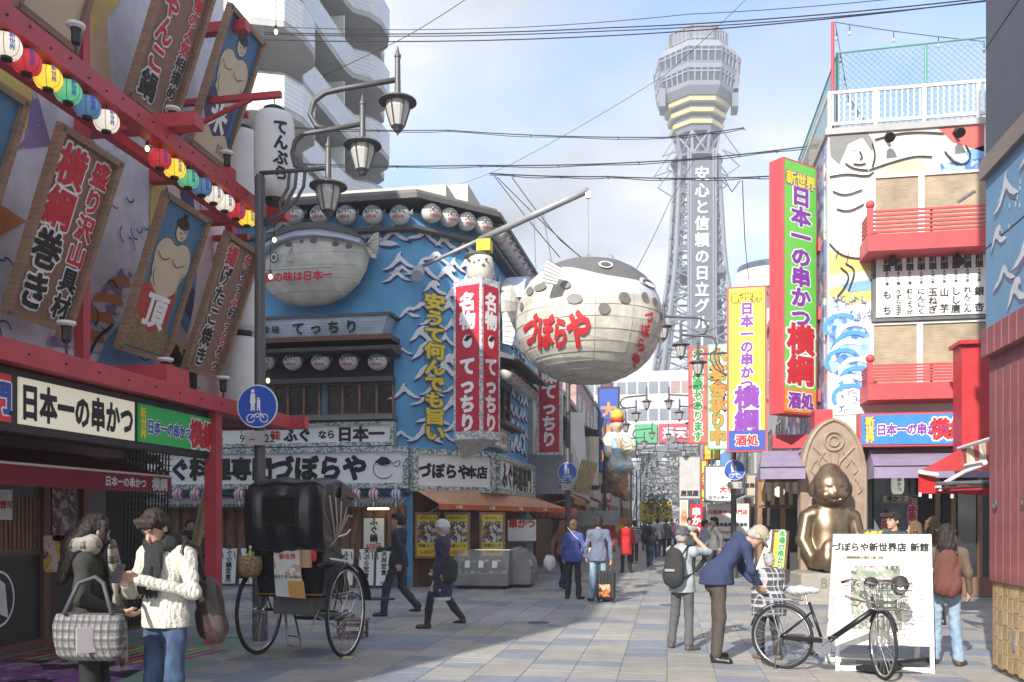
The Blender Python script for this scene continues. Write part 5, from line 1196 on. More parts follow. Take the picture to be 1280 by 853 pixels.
# ---------------------------------------------------------------- simple street buildings with real windows
def block(nm, label, x0, x1, y0, y1, h, m, side, fl=2.9, gf=2.8, wm=GLS, win=True, cat='building'):
    r = thing(nm, label, cat, ((x0+x1)/2, y0, 0)); b = MB(); b.b2((x0, y0, 0), (x1, y1, h)); b.obj('wall', m, r, world=True)
    b = MB(); b.b2((x0-.1, y0-.1, h), (x1+.1, y1+.1, h+.2)); b.obj('parapet', CON, r, world=True)
    X = x1 if side > 0 else x0; M = TR((X, 0, 0), PI/2) if side > 0 else TR((X, 0, 0), -PI/2)
    def lx(y): return y if side > 0 else -y
    if win:
        z = gf+.7
        while z+1.3 < h:
            y = y0+.6
            while y+1.3 < y1: a, c = sorted((lx(y), lx(y+1.3))); window(M, a, c, z, z+1.2, 2, r, STL, wm, .05, .05); y += 2.3
            z += fl
        z = gf+.7
        while z+1.3 < h:
            x = x0+.5
            while x+1.1 < x1 and y0 > 26: window(TR((0, y0, 0)), x, x+1.1, z, z+1.2, 2, r, STL, wm, .05, .05); x += 2.2
            z += fl
    b = MB(); a, c = (X, X+side*.08); b.b2((min(a, c), y0+.1, .1), (max(a, c), y1-.1, gf)); b.obj('shop_front', DWOOD, r, world=True)
    return r
PL = [mat('plaster_%d' % i, c, .8, vs=1) for i, c in enumerate(((.52, .5, .47), (.45, .3, .27), (.6, .59, .57), (.42, .42, .43), (.5, .45, .36)))]
block('shop_building', 'pale shop building just beyond the blue restaurant', -12, -4.3, 28.3, 33, 5.6, PL[0], 1)
block('shop_building', 'low brown shop with dark eaves beyond the vertical red sign', -12, -4.0, 33.2, 41, 6.4, mat('brown_wall', (.25, .16, .12), .7), 1)
block('shop_building', 'reddish shop building under the hanging blowfish', -12, -4.2, 41.2, 50, 8.4, PL[1], 1)
block('shop_building', 'white shop building far down the left side', -12, -4.1, 50.2, 62, 8.2, PL[2], 1)
block('shop_building', 'grey shop building deep in the left row', -12, -4.2, 62.2, 78, 8.6, PL[3], 1); block('shop_building', 'last cream building of the left row', -12, -4.1, 78.2, 104, 9, PL[4], 1)
block('shop_building', 'white shop building behind the yellow vertical sign', 3.5, 11, 27.5, 36, 8.2, PL[2], -1); block('shop_building', 'grey building behind the red and green vertical banners', 3.4, 11, 36.2, 50, 8.2, PL[3], -1)
block('shop_building', 'cream building deep in the right row', 3.5, 11, 50.2, 68, 9, PL[4], -1); block('shop_building', 'last white building of the right row', 3.4, 11, 68.2, 104, 9.5, PL[2], -1)
brk = MB(); r = thing('brick_tower', 'narrow pink brick building above the roof of the right restaurant', 'building', (6, 34, 0)); brk.b2((5.0, 33, 8), (9, 38, 15.3)); brk.obj('wall', mat('pink_brick', (.45, .27, .22), .8, fn=f_stripes((.45, .27, .22), (.38, .22, .18), 2, 5)), r, world=True)
q = atD(948, 650, 64); r = thing('round_building', 'white round cornered building with curved bands behind the right signs', 'building', (q.x+.9, q.y, 0))
for k in range(5):
    b = MB(); b.lathe([(2.6, 6+k*3), (2.6, 7.4+k*3)], 24, (0, 0, 0)); b.obj('band', WHS, r)
    b = MB(); b.lathe([(2.4, 7.4+k*3), (2.4, (9 if k < 4 else 7.9)+k*3)], 24); b.obj('window_band', mat('blue_glass', (.1, .13, .17), .15), r)
# white building that closes the street, with its sign
r = thing('cross_building', 'long white building closing the street below the tower', 'building', (0, 125, 0))
b = MB(); b.b2((-40, 125, 11), (40, 135, 22.5)); b.b2((-40, 125, 0), (-6, 135, 11)); b.b2((9, 125, 0), (40, 135, 11)); b.obj('wall', mat('white_concrete', (.6, .6, .6), .7, var=.05), r, world=True)
for zz in (19.4, 15.6):
    for k in range(26):
        if -16 < -13+k*1.5 < 12: b = MB(); b.b2((-13+k*1.5, 124.9, zz), (-11.8+k*1.5, 124.99, zz+1.6)); b.obj('window', (mat('far_glass', (.25, .27, .3), .3), PL[1])[zz > 18 and k > 8], r, world=True)
b = MB(); b.b2((-4.5, 124.5, 12.4), (-1.4, 124.8, 15)); b.obj('green_sign', mat('sg', (.1, .45, .2)), r, world=True)
b = MB(); b.b2((-1.2, 124.5, 12.4), (9.5, 124.8, 15)); sg = b.obj('red_sign', mat('sr', (.6, .08, .12)), r, world=True)
b = MB(); text_into(b, '通天閣本通', 3.6, 13.7, 1.7, INW, .05, 124.45); b.obj('lettering', parent=sg, world=True)
b = MB(); b.beam((-8, 123, 1), (1, 123, 13), .8, .8); b.beam((14, 123, 1), (6, 123, 13), .8, .8); b.b2((-8, 122.5, 11), (14, 123.5, 11.8)); b.obj('truss', TG, r, world=True)
r = block('office_building', 'distant pale office block seen through the end of the street', -30, 25, 190, 200, 14, PL[2], 1, win=False)
for zz in (2, 5, 8, 11):
    for k in range(10): b = MB(); b.b2((-14+k*3, 189.8, zz), (-12+k*3, 189.95, zz+1.6)); b.obj('window', mat('far_glass', (.25, .27, .3), .3), r, world=True)
yt = thing('street_tree', 'small yellow green tree at the far end of the street', 'tree', (-1, 92, 0)); b = MB(); b.tube([(0, 0, 0), (.1, 0, 1.5), (-.1, .1, 3)], [.15, .12, .05], 6); b.obj('trunk', DWOOD, yt)
b = MB(); r2 = random.Random(9)
for q in range(500):
    a, e, rd = r2.uniform(0, 6.28), r2.gauss(0, .8), r2.uniform(.5, 1.5); c = V((rd*math.cos(a), rd*math.sin(a), 3.2+e)); u = V((r2.gauss(0, 1), r2.gauss(0, 1), r2.gauss(0, 1))).normalized()*.16; v = u.cross(V((.3, .5, .8))).normalized()*.12
    b.add([c-u, c+v, c+u, c-v], [(0, 1, 2, 3)])
b.obj('crown', mat('foliage_yellow', (.16, .17, .03), .7, var=.4, vs=3), yt, kind='stuff')
# ---------------------------------------------------------------- things along the left shops
b = MB(); gp = thing('brown_eaves', 'weathered brown plank eaves sticking out over the left pavement', 'roof', (-4, 33, 5)); 
for k in range(9): b = MB(); b.beam((-4.3, 33.0+k*.9, 5.7), (-2.7, 33.0+k*.9, 4.95), .82, .05); b.obj('plank', DWOOD, gp, world=True)
b = MB(); b.beam((-2.9, 32.6, 4.95), (-2.9, 41.2, 4.95), .1, .12); b.obj('beam', DWOOD, gp, world=True)
gw = thing('grey_hoarding', 'smooth grey panel wall right of the blue restaurant sign', 'panel', (-4.0, 27.9, 2.2)); b = MB(); b.b2((-4.45, 28.2, 2.45), (-3.0, 28.28, 3.75)); b.obj('sheet', mat('hoarding', (.33, .33, .37), .6), gw, world=True)
cl = thing('cloth_banner', 'long white hanging cloth beside the grey hoarding', 'banner', (-3.1, 29.5, 2.2)); b = MB(); b.add([(-3.35, 29.2, 5.2), (-2.75, 29.3, 5.2), (-2.55, 29.4, 2.3), (-3.15, 29.2, 2.5), (-2.9, 29.15, 3.6)], [(0, 1, 2, 4), (0, 4, 3), (4, 2, 3)]); b.obj('cloth', WHS, cl, world=True)
for k in range(7):
    p = atD(668+k*8, 638+k*.8, 27.6+k*.2)
    if k == 0:
        rl0 = thing('red_paper_lantern', 'row of dim pink paper lanterns below the grey hoarding', 'lantern', p, 0, 'pink paper lanterns in a row'); b = MB(); b.lathe([(.07, -.2), (.15, -.13), (.17, 0), (.15, .13), (.07, .2)], 12); b.obj('shade', mat('lantern_pink', (.5, .16, .13), .6), rl0, smooth=True)
        b = MB(); b.lathe([(.08, -.23), (.08, -.19)], 10); b.lathe([(.08, .19), (.08, .22)], 10); b.obj('caps', BLK, rl0)
    else: dup(rl0, p)
for k, o in enumerate([o for o in COL.objects if o.name.startswith('red_paper_lantern')]): o['label'] = ON[k]+' dim pink paper lantern from the left below the grey hoarding'
q = atD(739, 577, 31); wl = thing('column_lantern', 'large cream column lantern with black ends under the brown eaves', 'lantern', q)
b = MB(); b.lathe([(.26, -.85), (.27, .85)], 20); b.obj('shade', mat('lantern_cream', (.6, .56, .45), .6), wl)
b = MB(); b.lathe([(.27, -1.0), (.27, -.851)], 20); b.lathe([(.27, .851), (.27, 1.1)], 20); b.obj('ends', BLK, wl)
q = atD(732, 597, 29); bd_ = thing('slatted_panel', 'tilted bamboo slat panel hanging in front of the column lantern', 'panel', q)
for k in range(7): b = MB(); b.M = TR(ry=.25); b.box((-.24+k*.08, 0, 0), (.06, .04, 1.1)); b.obj('slat', mat('bamboo', (.4, .28, .12)), bd_)
for k, (D, side, w_, h_, zc, c, tx, tc, lab) in enumerate(((46, -1, .7, 2.2, 4.6, (.7, .65, .55), 'ふぐ', INR, 'cream'), (50, 1, .8, 2.6, 5.2, (.1, .25, .5), 'すし', INW, 'blue'), (55, -1, .6, 1.8, 3.6, (.6, .1, .08), 'たこ焼', INW, 'red'), (58, 1, .7, 2.4, 4.0, (.7, .68, .62), '喫茶店', INK, 'white'), (63, -1, .8, 2.4, 5.0, (.1, .3, .15), '麻雀', INY, 'green'), (67, 1, .7, 2.0, 6.2, (.7, .5, .1), '将棋', INK, 'amber'), (74, -1, .8, 2.6, 5.4, (.65, .6, .6), '酒場', INR, 'pale pink'), (79, 1, .8, 2.6, 4.8, (.5, .12, .1), '食堂', INW, 'brick red'), (88, -1, .9, 3.0, 5.0, (.3, .35, .45), '旅館', INW, 'slate'), (94, 1, .9, 3.0, 5.6, (.7, .7, .7), '大阪', INB, 'grey white'))):
    r = thing('projecting_sign', 'small %s sign standing out over the %s shops far down the street' % (lab, 'left' if side < 0 else 'right'), 'sign', ((-3.7 if side < 0 else 3.0), D*1.0, zc-h_/2), group='small projecting signs deep in the street')
    b = MB(); b.box((0, 0, h_/2), (w_, .18, h_), bev=.02); b.obj('box', mat('far_sign_%d' % k, c, .5), r); b = MB(); text_into(b, tx, 0, h_/2, h_*.8/len(tx), tc, .05, -.1, vert=True); b.obj('lettering', parent=r); b = MB(); b.box((side*.5, .02, h_*.8), (.5, .05, .05)); b.obj('bracket', GRY, r)
for k, (x, y, c, lab) in enumerate(((-3.6, 30.5, (.5, .2, .1), 'rust brown'), (-3.5, 36, (.55, .5, .4), 'beige'), (-3.5, 48.5, (.45, .1, .08), 'dark red'), (-3.5, 57, (.3, .3, .32), 'grey'), (3.0, 31, (.6, .58, .55), 'off white'), (3.0, 42, (.15, .25, .4), 'blue'), (3.0, 53, (.5, .4, .2), 'ochre'), (3.0, 64, (.5, .15, .12), 'brick coloured'))):
    s_ = 1 if x < 0 else -1; r = thing('shop_awning', lab+' fabric awning over a shop front on the %s side further down the street' % ('left' if x < 0 else 'right'), 'awning', (x, y, 2.4), group='shop awnings down the street')
    b = MB(); b.add([(-s_*.7, 0, .5), (s_*.4, 0, 0), (s_*.4, 4.5, 0), (-s_*.7, 4.5, .5), (s_*.4, 0, -.22), (s_*.4, 4.5, -.22)], [(0, 1, 2, 3), (1, 4, 5, 2)]); b.obj('fabric', mat('far_awning_%d' % k, c, .8), r); b = MB(); b.beam((s_*.4, .05, 0), (-s_*.7, .05, -.3), .03, .03); b.obj('strut', STL, r)
vsign('vertical_sign', 'blue vertical fish shop sign far along the left side', TR((-2.9, 44.5, 4.0)), 1.1, 4.3, .2, '大魚鮮', .8, INB, edge=BLK, m=mat('ink_orange', (.7, .3, .1)), pitch=1.4)
vsign('vertical_sign', 'dark plum vertical sign behind the far left lamp posts', TR((-3.5, 52, 3.2)), .7, 6.5, .2, '新世界', .5, mat('plum', (.15, .06, .1)), edge=BLK)
st = thing('striped_awning', 'green and white striped awning far down the left side', 'awning', (-3.3, 44, 2.6)); b = MB(); b.add([(-4.2, 42, 3.3), (-2.9, 42, 2.75), (-2.9, 47, 2.75), (-4.2, 47, 3.3)], [(0, 1, 2, 3)]); b.obj('fabric', mat('awning_stripe', (.5, .5, .5), fn=f_stripes((.1, .35, .25), (.7, .7, .68), 1, 2.2)), st, world=True)
for (px, py, D, w_, h_, c, lab) in ((745, 648, 30, 1.6, .5, (.3, .3, .3), 'grey shop canopy board beside the walking couple'), (760, 668, 30, .5, 1.2, (.35, .02, .03), 'dark red standing banner beside the man in the grey shirt'), (768, 660, 34, .8, .35, (.6, .45, .05), 'yellow shop sign above the lady in red'), (773, 652, 33, .9, .25, (.6, .15, .04), 'orange festoon sign above the lady in red'), (820, 640, 95, 3.4, 2.2, (.65, .5, .05), 'tiny yellow sign at the end of the street')):
    q = atD(px, py, D); r = thing('shop_sign', lab, 'sign', q); b = MB(); b.box((0, 0, 0), (w_, .08, h_), bev=.01); b.obj('board', mat('sgn%d' % px, c), r); b = MB(); b.box((0, .06, 0), (w_*.8, .04, h_*.6)); b.obj('bracket', GRY, r)
for k, (y, c) in enumerate(((35, (.75, .55, .2)), (37.5, (.6, .1, .05)), (42, (.5, .3, .1)), (47, (.6, .55, .5)), (54, (.3, .1, .1)))):
    r = thing('shop_banner', 'small hanging banner number %s along the left shops' % ('one', 'two', 'three', 'four', 'five')[k], 'banner', (-3.7, y, 1.6), group='shop banners along the left side'); b = MB(); b.box((0, 0, .4), (.5, .04, 1.0)); b.obj('cloth', mat('bn%d' % k, c), r)
    b = MB(); text_into(b, '串かつ', 0, .4, .28, INW, .05, -.025, vert=True); b.obj('lettering', parent=r)
    r['label'] = ('pale orange hanging shop banner just past the brown eaves', 'red hanging shop banner on the left side', 'brown hanging shop banner halfway down the left side', 'cream hanging shop banner deeper down the left side', 'dark red hanging shop banner farthest down the left side')[k]
# ---------------------------------------------------------------- RIGHT RESTAURANT
yk = thing('mural_restaurant', 'three storey right hand restaurant with white printed mural, red balconies and roof terrace', 'building', (6, 19.5, 0))
RFY, RX0 = 19.5, 3.35
b = MB(); b.b2((RX0, RFY, 3.35), (10.5, 26, 9.75)); b.obj('wall', mat('mural_white', (.74, .73, .70), .6, var=.04), yk, world=True)
b = MB(); b.b2((RX0+.1, RFY+.8, 0), (10.5, 26, 3.35)); b.obj('ground_floor', mat('shop_dark', (.05, .042, .04), .6), yk, world=True)
b = MB(); b.b2((RX0-.06, RFY-.06, 9.75), (10.5, 26, 9.88)); b.obj('roof_slab', CON, yk, world=True)
Rf = lambda px, py, Y=RFY: (lambda p: (p.x, p.z))(atY(px, py, Y))
# printed mural
b = MB(); M0 = TR((0, RFY, 0))
def mp2(pts, m, lay): b.sheet([Rf(*q) for q in pts][::-1] if True else pts, -.004*lay, m, M0)
def fixw(pts):
    ar = sum(pts[i][0]*pts[(i+1) % len(pts)][1]-pts[(i+1) % len(pts)][0]*pts[i][1] for i in range(len(pts))); return pts if ar > 0 else pts[::-1]
def mp3(pts, m, lay): b.sheet(fixw([Rf(*q) for q in pts]), -.004*lay, m, M0)
GH = mat('mural_grey', (.22, .22, .22)); SKN = mat('mural_skin', (.72, .68, .6)); mred = mat('mural_red', (.6, .12, .1)); msk = mat('mural_sky', (.2, .4, .65)); mye = mat('mural_yellow', (.72, .52, .18)); mbl = mat('mural_blue', (.07, .2, .5), fn=f_mosaic((.06, .18, .48), (.35, .5, .7), 9)); mtn = mat('mural_tan', (.6, .5, .35))
mp3([(1036, 165), (1230, 157), (1230, 218), (1036, 222)], SKN, 1); mp3([(1172, 160), (1230, 157), (1230, 190), (1190, 178)], mred, 2); mp3([(1205, 190), (1230, 182), (1230, 200), (1212, 200)], msk, 2)
mp3([(1036, 166), (1082, 163), (1092, 178), (1090, 190), (1078, 172), (1060, 180), (1056, 190), (1049, 206), (1038, 196)], GH, 3); mp3([(1100, 205), (1150, 198), (1160, 212), (1108, 218)], mtn, 3); mp3([(1175, 205), (1226, 198), (1226, 216), (1176, 218)], mbl, 3)
mp3([(1036, 315), (1090, 330), (1090, 375), (1060, 382), (1036, 370)], mye, 2); mp3([(1036, 345), (1090, 338), (1090, 348), (1036, 362)], SKN, 3); mp3([(1050, 356), (1090, 350), (1090, 362), (1062, 366)], msk, 4)
for pts in ([(1036, 400), (1060, 392), (1075, 402), (1088, 420), (1088, 505), (1066, 495), (1050, 470), (1036, 465)],): mp3(pts, mbl, 3)
r3 = random.Random(21)
for k in range(9):   # curling generic wave bands
    x0 = 1036+r3.uniform(0, 30); y0 = 400+k*11; b.stroke([Rf(x0+22*math.cos(t*.4+2.6)+12, y0+16*math.sin(t*.4+2.6)+10) for t in range(8)], .09, -.024-.001*k, (mat('wv1', (.08, .3, .7)), WHT)[k % 2], M0)
mp3([(1036, 470), (1060, 468), (1085, 500), (1090, 517), (1036, 520)], WHT, 5)
b.obj('mural_print', parent=yk, world=True)
b = MB()
for pts in ([(1056, 205), (1066, 212), (1085, 214)], [(1062, 190), (1072, 188)], [(1078, 188), (1086, 187)], [(1074, 190), (1078, 198), (1074, 200)], [(1066, 206), (1076, 207), (1082, 205)], [(1090, 180), (1094, 195), (1090, 210)], [(1085, 214), (1120, 202), (1145, 196), (1165, 197)], [(1092, 176), (1120, 168), (1150, 166), (1180, 168)], [(1180, 190), (1192, 205), (1206, 207), (1214, 196), (1206, 182)], [(1186, 196), (1196, 204)], [(1036, 222), (1060, 218), (1084, 222), (1092, 216)], [(1040, 240), (1056, 246), (1078, 238)], [(1045, 262), (1060, 266), (1080, 256)], [(1036, 305), (1050, 320), (1075, 325), (1090, 318)], [(1048, 312), (1044, 325)], [(1060, 316), (1058, 330)], [(1075, 316), (1074, 328)], [(1050, 335), (1062, 345), (1056, 360), (1046, 372)], [(1056, 330), (1070, 338), (1060, 365)]):
    b.stroke([Rf(*q) for q in pts], .035, -.038, INK, M0)
for q in range(60): x, y = r3.uniform(1040, 1086), r3.uniform(372, 400) if q % 2 else r3.uniform(478, 515); a = r3.uniform(0, 6); b.stroke([Rf(x+3*math.cos(a+t), y+3*math.sin(a+t)) for t in range(4)], .018, -.03, mat('line_blue', (.15, .25, .5)), M0)
b.obj('ink_lines', parent=yk, world=True)
def rwin(px0, px1, py0, py1, ):
    x0, z1 = Rf(px0, py0); x1, z0 = Rf(px1, py1); x1 = 9
    return x0, x1, z0, z1
BLI = mat('bamboo_blind', (.4, .31, .2), .6, fn=f_grain((.32, .25, .17), (.46, .37, .25), (3, 3, 90)), var=.25, vs=1.2)
for (a, c, d_, e) in ((1090, 1225, 222, 300), (1088, 1225, 405, 492)):
    x0, x1, z0, z1 = rwin(a, c, d_, e)
    window(TR((0, RFY, 0)), x0, x0+.95, z0, z1, 1, yk, WHS, BLI, .05, .08); window(TR((0, RFY, 0)), x0+.96, 9, z0, z1, 2, yk, WHS, BLI, .05, .08)
RDP = mat('balcony_red', (.55, .07, .08), .5, var=.08)
for (zb_, zr) in ((atY(1090, 314, 18.7).z, atY(1090, 264, 18.7).z), (atY(1090, 500, 18.7).z, atY(1090, 457, 18.7).z)):
    bo = bpy.data.objects.new('red_balcony', None); COL.objects.link(bo); bo.parent = yk; xl = atY(1085, 300, 18.7).x; h_ = .33
    b = MB(); b.b2((xl, 18.7, zb_), (9, 19.5, zb_+h_)); b.obj('base', RDP, bo, world=True)
    for k in range(6):
        z = zb_+h_+.06+k*(zr-zb_-h_-.06)/5; b = MB(); b.b2((xl+.05, 18.73, z-.02), (9, 18.77, z+.02)); b.b2((xl+.04, 18.73, z-.02), (xl+.08, 19.5, z+.02)); b.obj('rail', RDP, bo, world=True)
    b = MB(); b.b2((xl+.0, 18.69, zb_+h_), (xl+.1, 18.8, zr+.06)); b.ball((xl+.05, 18.74, zr+.14), .09, 12, 8)
    for x in (xl+1.2, xl+2.4): b.b2((x, 18.78, zb_+h_), (x+.04, 18.8, zr))
    b.obj('posts', RDP, bo, world=True)
b = MB(); xa, za = Rf(1090, 318, 19.4); _, zb2 = Rf(1090, 403, 19.4); b.b2((xa, 19.36, zb2), (9, 19.49, za)); b.obj('menu_wall_frame', GRY, yk, world=True)
b = MB(); b.b2((xa+.07, 19.33, zb2+.08), (9, 19.37, za-.08)); mb_ = b.obj('menu_wall_board', WHS, yk, world=True)
b = MB(); zc = (za+zb2)/2; hh = za-zb2-.2
for i, (t1_, t2_) in enumerate((('変わり種', 'もち'), ('変わり種', 'うずら玉子'), ('変わり種', '紅しょうが'), ('大地の幸', 'にんにく'), ('大地の幸', '玉ねぎ'), ('大地の幸', '山芋'), ('大地の幸', 'しし唐'), ('大地の幸', 'れんこん'), ('大地の幸', '銀杏'), ('大地の幸', '白ねぎ'), ('大地の幸', 'しいたけ'))):
    x = xa+.28+i*.222; text_into(b, '前頭', x, za-.25, .155, INK, .045, 19.325, vert=True); text_into(b, t1_, x, za-.55, .07, INK, .03, 19.325, vert=True); n = len(t2_); hh_ = .54; s_ = min(.185, hh_/n*1.15)
    for j, c in enumerate(t2_): text_into(b, c, x, za-.77-hh_*((j+.5)/n if n > 2 else (.2+.6*j)), s_, INK, .04, 19.325, zs=min(1, hh_/n/s_*1.02) if n > 2 else 1)
b.stroke([(xa+.12, za-.13), (9, za-.13)], .02, 19.325, INK); b.stroke([(xa+.12, zb2+.13), (9, zb2+.13)], .02, 19.325, INK); b.obj('lettering', parent=mb_, world=True)
bs = thing('blue_shop_sign', 'blue sign board with purple letters above the purple awning', 'sign', (5, 18.9, 3.1)); x0, z1 = Rf(1074, 517, 18.9); x1, z0 = Rf(1207, 557, 18.9)
b = MB(); b.b2((x0, 18.9, z0), (x1, 19.2, z1)); b.obj('frame', RDP, bs, world=True); b = MB(); b.b2((x0+.04, 18.88, z0+.04), (x1-.04, 18.905, z1-.04)); bf = b.obj('face', mat('sign_sky', (.05, .24, .62), .4), bs, world=True)
b = MB(); zc = (z0+z1)/2
for s_, x, z, sz, c, kw in (('新世界', x0+.2, zc, .18, INY, dict(vert=True)), ('日本一の串かつ', x0+1.0, zc, .24, INP, dict(xs=.8)), ('横綱', x1-.3, zc, .44, INR, dict(xs=.85))): text_into(b, s_, x, z, sz, c, .055, 18.87, **kw); text_into(b, s_, x, z, sz, INW if c != INY else INP, .11, 18.875, **kw)
b.obj('lettering', parent=bf, world=True)
PUR = mat('awning_purple', (.27, .22, .33), .75, bump=.1)
for x0, x1, lab in ((Rf(1087, 590, 18.7)[0], 7.5, 'faded purple awning right of the bronze statue'), (Rf(948, 590, 18.7)[0], Rf(1003, 590, 18.7)[0], 'faded purple awning left of the bronze statue')):
    aw = thing('purple_awning', lab, 'awning', ((x0+x1)/2, 18.6, 2.4)); zt, zf, zv = atY(1100, 562, 19.4).z, atY(1100, 583, 18.3).z, atY(1100, 598, 18.3).z
    b = MB(); b.add([(x0, 18.3, zf), (x1, 18.3, zf), (x1, 19.45, zt), (x0+.15, 19.45, zt), (x0, 18.3, zv), (x1, 18.3, zv), (x0, 19.45, zv)], [(0, 1, 2, 3), (4, 5, 1, 0), (0, 3, 6, 4)]); b.obj('fabric', PUR, aw, world=True)
    b = MB(); b.tube([(x0, 18.3, zf), (x1, 18.3, zf)], .015, 6); b.obj('front_bar', DGY, aw, world=True)
# terrace: rail, mesh fence, pole, tanks, floodlights
rt = thing('roof_railing', 'white bar railing around the roof terrace', 'railing', (5, 19.5, 9.88))
x0 = RX0; zt, zb_ = Rf(1100, 112)[1], 9.98
for z in (zt, zb_): b = MB(); b.b2((x0, 19.47, z-.03), (9, 19.53, z+.03)); b.b2((x0, 19.5, z-.03), (x0+.05, 26, z+.03)); b.obj('rail', WHT, rt, world=True)
for x in (x0+.03, 4.3, 5.25, 6.3, 7.4): b = MB(); b.b2((x-.035, 19.46, 9.88), (x+.035, 19.54, zt+.03)); b.obj('post', WHT, rt, world=True)
bar = MB(); bar.b2((-.012, -.012, 0), (.012, .012, zt-zb_)); bo = None
for k in range(46):
    loc = V((x0+.1+k*.115, 19.5, zb_))-V(rt.location)
    if bo is None: bo = bar.obj('bar', WHT, rt); bo.location = loc
    else: inst(bo, loc, rt)
mf = thing('mesh_fence', 'green posts with tall wire mesh above the roof terrace', 'fence', (5, 20.2, 9.9)); GPN = mat('fence_green', (.12, .32, .24), .5); zf = atY(1100, 62, 20.2).z
for x in (Rf(1047, 100, 20.2)[0], Rf(1157, 100, 20.2)[0], 8.6): b = MB(); b.tube([(x, 20.2, 9.88), (x, 20.2, zf)], .035, 8); b.obj('post', GPN, mf, world=True)
xs0 = Rf(1047, 100, 20.2)[0]; b = MB(); b.tube([(xs0, 20.2, zf), (8.6, 20.2, zf+.1)], .02, 6); b.tube([(xs0, 20.2, zf), (xs0, 26, zf)], .02, 6); b.tube([(xs0, 26, 9.9), (xs0, 26, zf)], .03, 6); b.obj('top_rail', GPN, mf, world=True)
b = MB(); n = 0
for k in range(-26, 62):
    for sgn in (1, -1):
        P = []; xk = xs0+k*.13
        for t in (0, 1): P.append((xk+(zf-9.9)*t if sgn > 0 else xk+(zf-9.9)*(1-t), 20.2, 9.9+(zf-9.9)*t))
        a, c = V(P[0]), V(P[1])
        if a.x > c.x: a, c = c, a
        if c.x < xs0 or a.x > 8.6: continue
        if a.x < xs0: a = a.lerp(c, (xs0-a.x)/(c.x-a.x))
        if c.x > 8.6: c = a.lerp(c, (8.6-a.x)/(c.x-a.x))
        b.tube([a, c], .0045, 3, caps=False)
for k in range(-14, 45):
    for sgn in (1, -1):
        y = 20.2+k*.13; a, c = V((xs0, y, 9.9 if sgn > 0 else zf)), V((xs0, y+zf-9.9, zf if sgn > 0 else 9.9))
        if c.y < 20.2 or a.y > 26: continue
        if a.y < 20.2: a = a.lerp(c, (20.2-a.y)/(c.y-a.y))
        if c.y > 26: c = a.lerp(c, (26-a.y)/(c.y-a.y))
        b.tube([a, c], .0045, 3, caps=False)
b.obj('wire_mesh', GPN, mf, world=True, kind='stuff')
rp = thing('red_pole', 'thin red pole at the corner of the roof terrace', 'pole', (Rf(1042, 100)[0], 19.6, 9.8)); b = MB(); b.tube([(0, 0, 0), (0, 0, atY(1042, 28, 19.6).z-9.8)], .035, 8); b.obj('tube', RED, rp)
for px in (1085+25, 1172, 1215): q = atY(px, 158, 22.5); r = thing('roof_tank', 'dark domed tank behind the white roof railing, %s' % {1110: 'the widest one near the middle', 1172: 'second towards the dark tower', 1215: 'last one by the dark tower'}[px], 'tank', (q.x, 22.5, 9.9), group='domed tanks on the roof'); b = MB(); b.lathe([(.62, 0), (.6, .3), (.45, .5), (.2, .6)], 20); b.obj('dome', mat('tank_dark', (.16, .14, .1), .7), r, smooth=True); b = MB(); b.torus((0, 0, .02), .64, .03, 24, 6, axis='Z'); b.obj('rim', WHT, r)
for (px, py, lab) in ((1111, 168, 'black floodlight on the wall above the printed arm'), (1198, 162, 'black floodlight above the printed fist'), (1115, 322, 'black floodlight at the top left of the black lettered wall menu'), (1197, 322, 'black floodlight at the top right of the black lettered wall menu')):
    q = atY(px, py, 19.2); r = thing('floodlight', lab, 'light', q, 0, 'small floodlights on the mural wall'); b = MB(); b.lathe([(.03, 0), (.08, .05), (.11, .16)], 10, M=TR(rx=2.4)); b.obj('lamp', BLK, r); b = MB(); b.box((0, .15, .05), (.06, .3, .04)); b.obj('arm', BLK, r)
# side wall towards the street: printed panel, red struts
b = MB(); b.b2((RX0-.05, 19.7, 3.5), (RX0-.01, 25.9, 9.6)); b.obj('side_print', mat('side_print', (.2, .22, .35), .6, fn=f_photo([(.08, .1, .2), (.35, .38, .5), (.12, .15, .35), (.5, .5, .55), (.2, .1, .15)], 2.5, 6)), yk, world=True)
for z in (7.5, 6.0, 4.2): b = MB(); b.b2((2.6, 20.1, z), (RX0+.02, 20.5, z+.28)); b.obj('strut', RDP, yk, world=True)
b = MB(); b.b2((3.0, 19.0, 2.6), (3.36, 19.49, 3.9)); b.obj('red_pillar', RED, yk, world=True); b = MB(); b.b2((2.3, 20.2, 3.2), (3.34, 20.4, 3.5)); b.obj('red_arm', RED, yk, world=True)
cs = thing('vertical_sign', 'tall green faced red box sign with purple and red characters', 'sign', (2.4, 19.2, 3.86), math.radians(43))
b = MB(); b.box((.55, .19, 2.7), (1.1, .38, 5.4), bev=.01); b.obj('red_box', RDP, cs)
b = MB(); b.box((.55, -.005, 2.95), (1.0, .01, 4.8)); fc = b.obj('green_face', mat('sign_green', (.15, .55, .08), .4, var=.03), cs)
b = MB(); b.box((.55, -.005, .3), (1.0, .01, .5)); b.obj('orange_face', mat('sign_orange', (.7, .3, .03), .4), cs)
b = MB()
for s_, z, sz, c, kw in (('新世界', 5.0, .3, INY, dict(xs=1.05)), ('日本一の串かつ', 3.37, .43, INP, dict(vert=True, xs=1.5)), ('横綱', 1.28, .66, INR, dict(vert=True, xs=1.35)), ('酒処', .3, .36, INP, dict(xs=1.15))): text_into(b, s_, .55, z, sz, c, .055, -.02, **kw); text_into(b, s_, .55, z, sz, INW if c != INY else INP, .1, -.013, **kw)
b.obj('lettering', parent=fc)
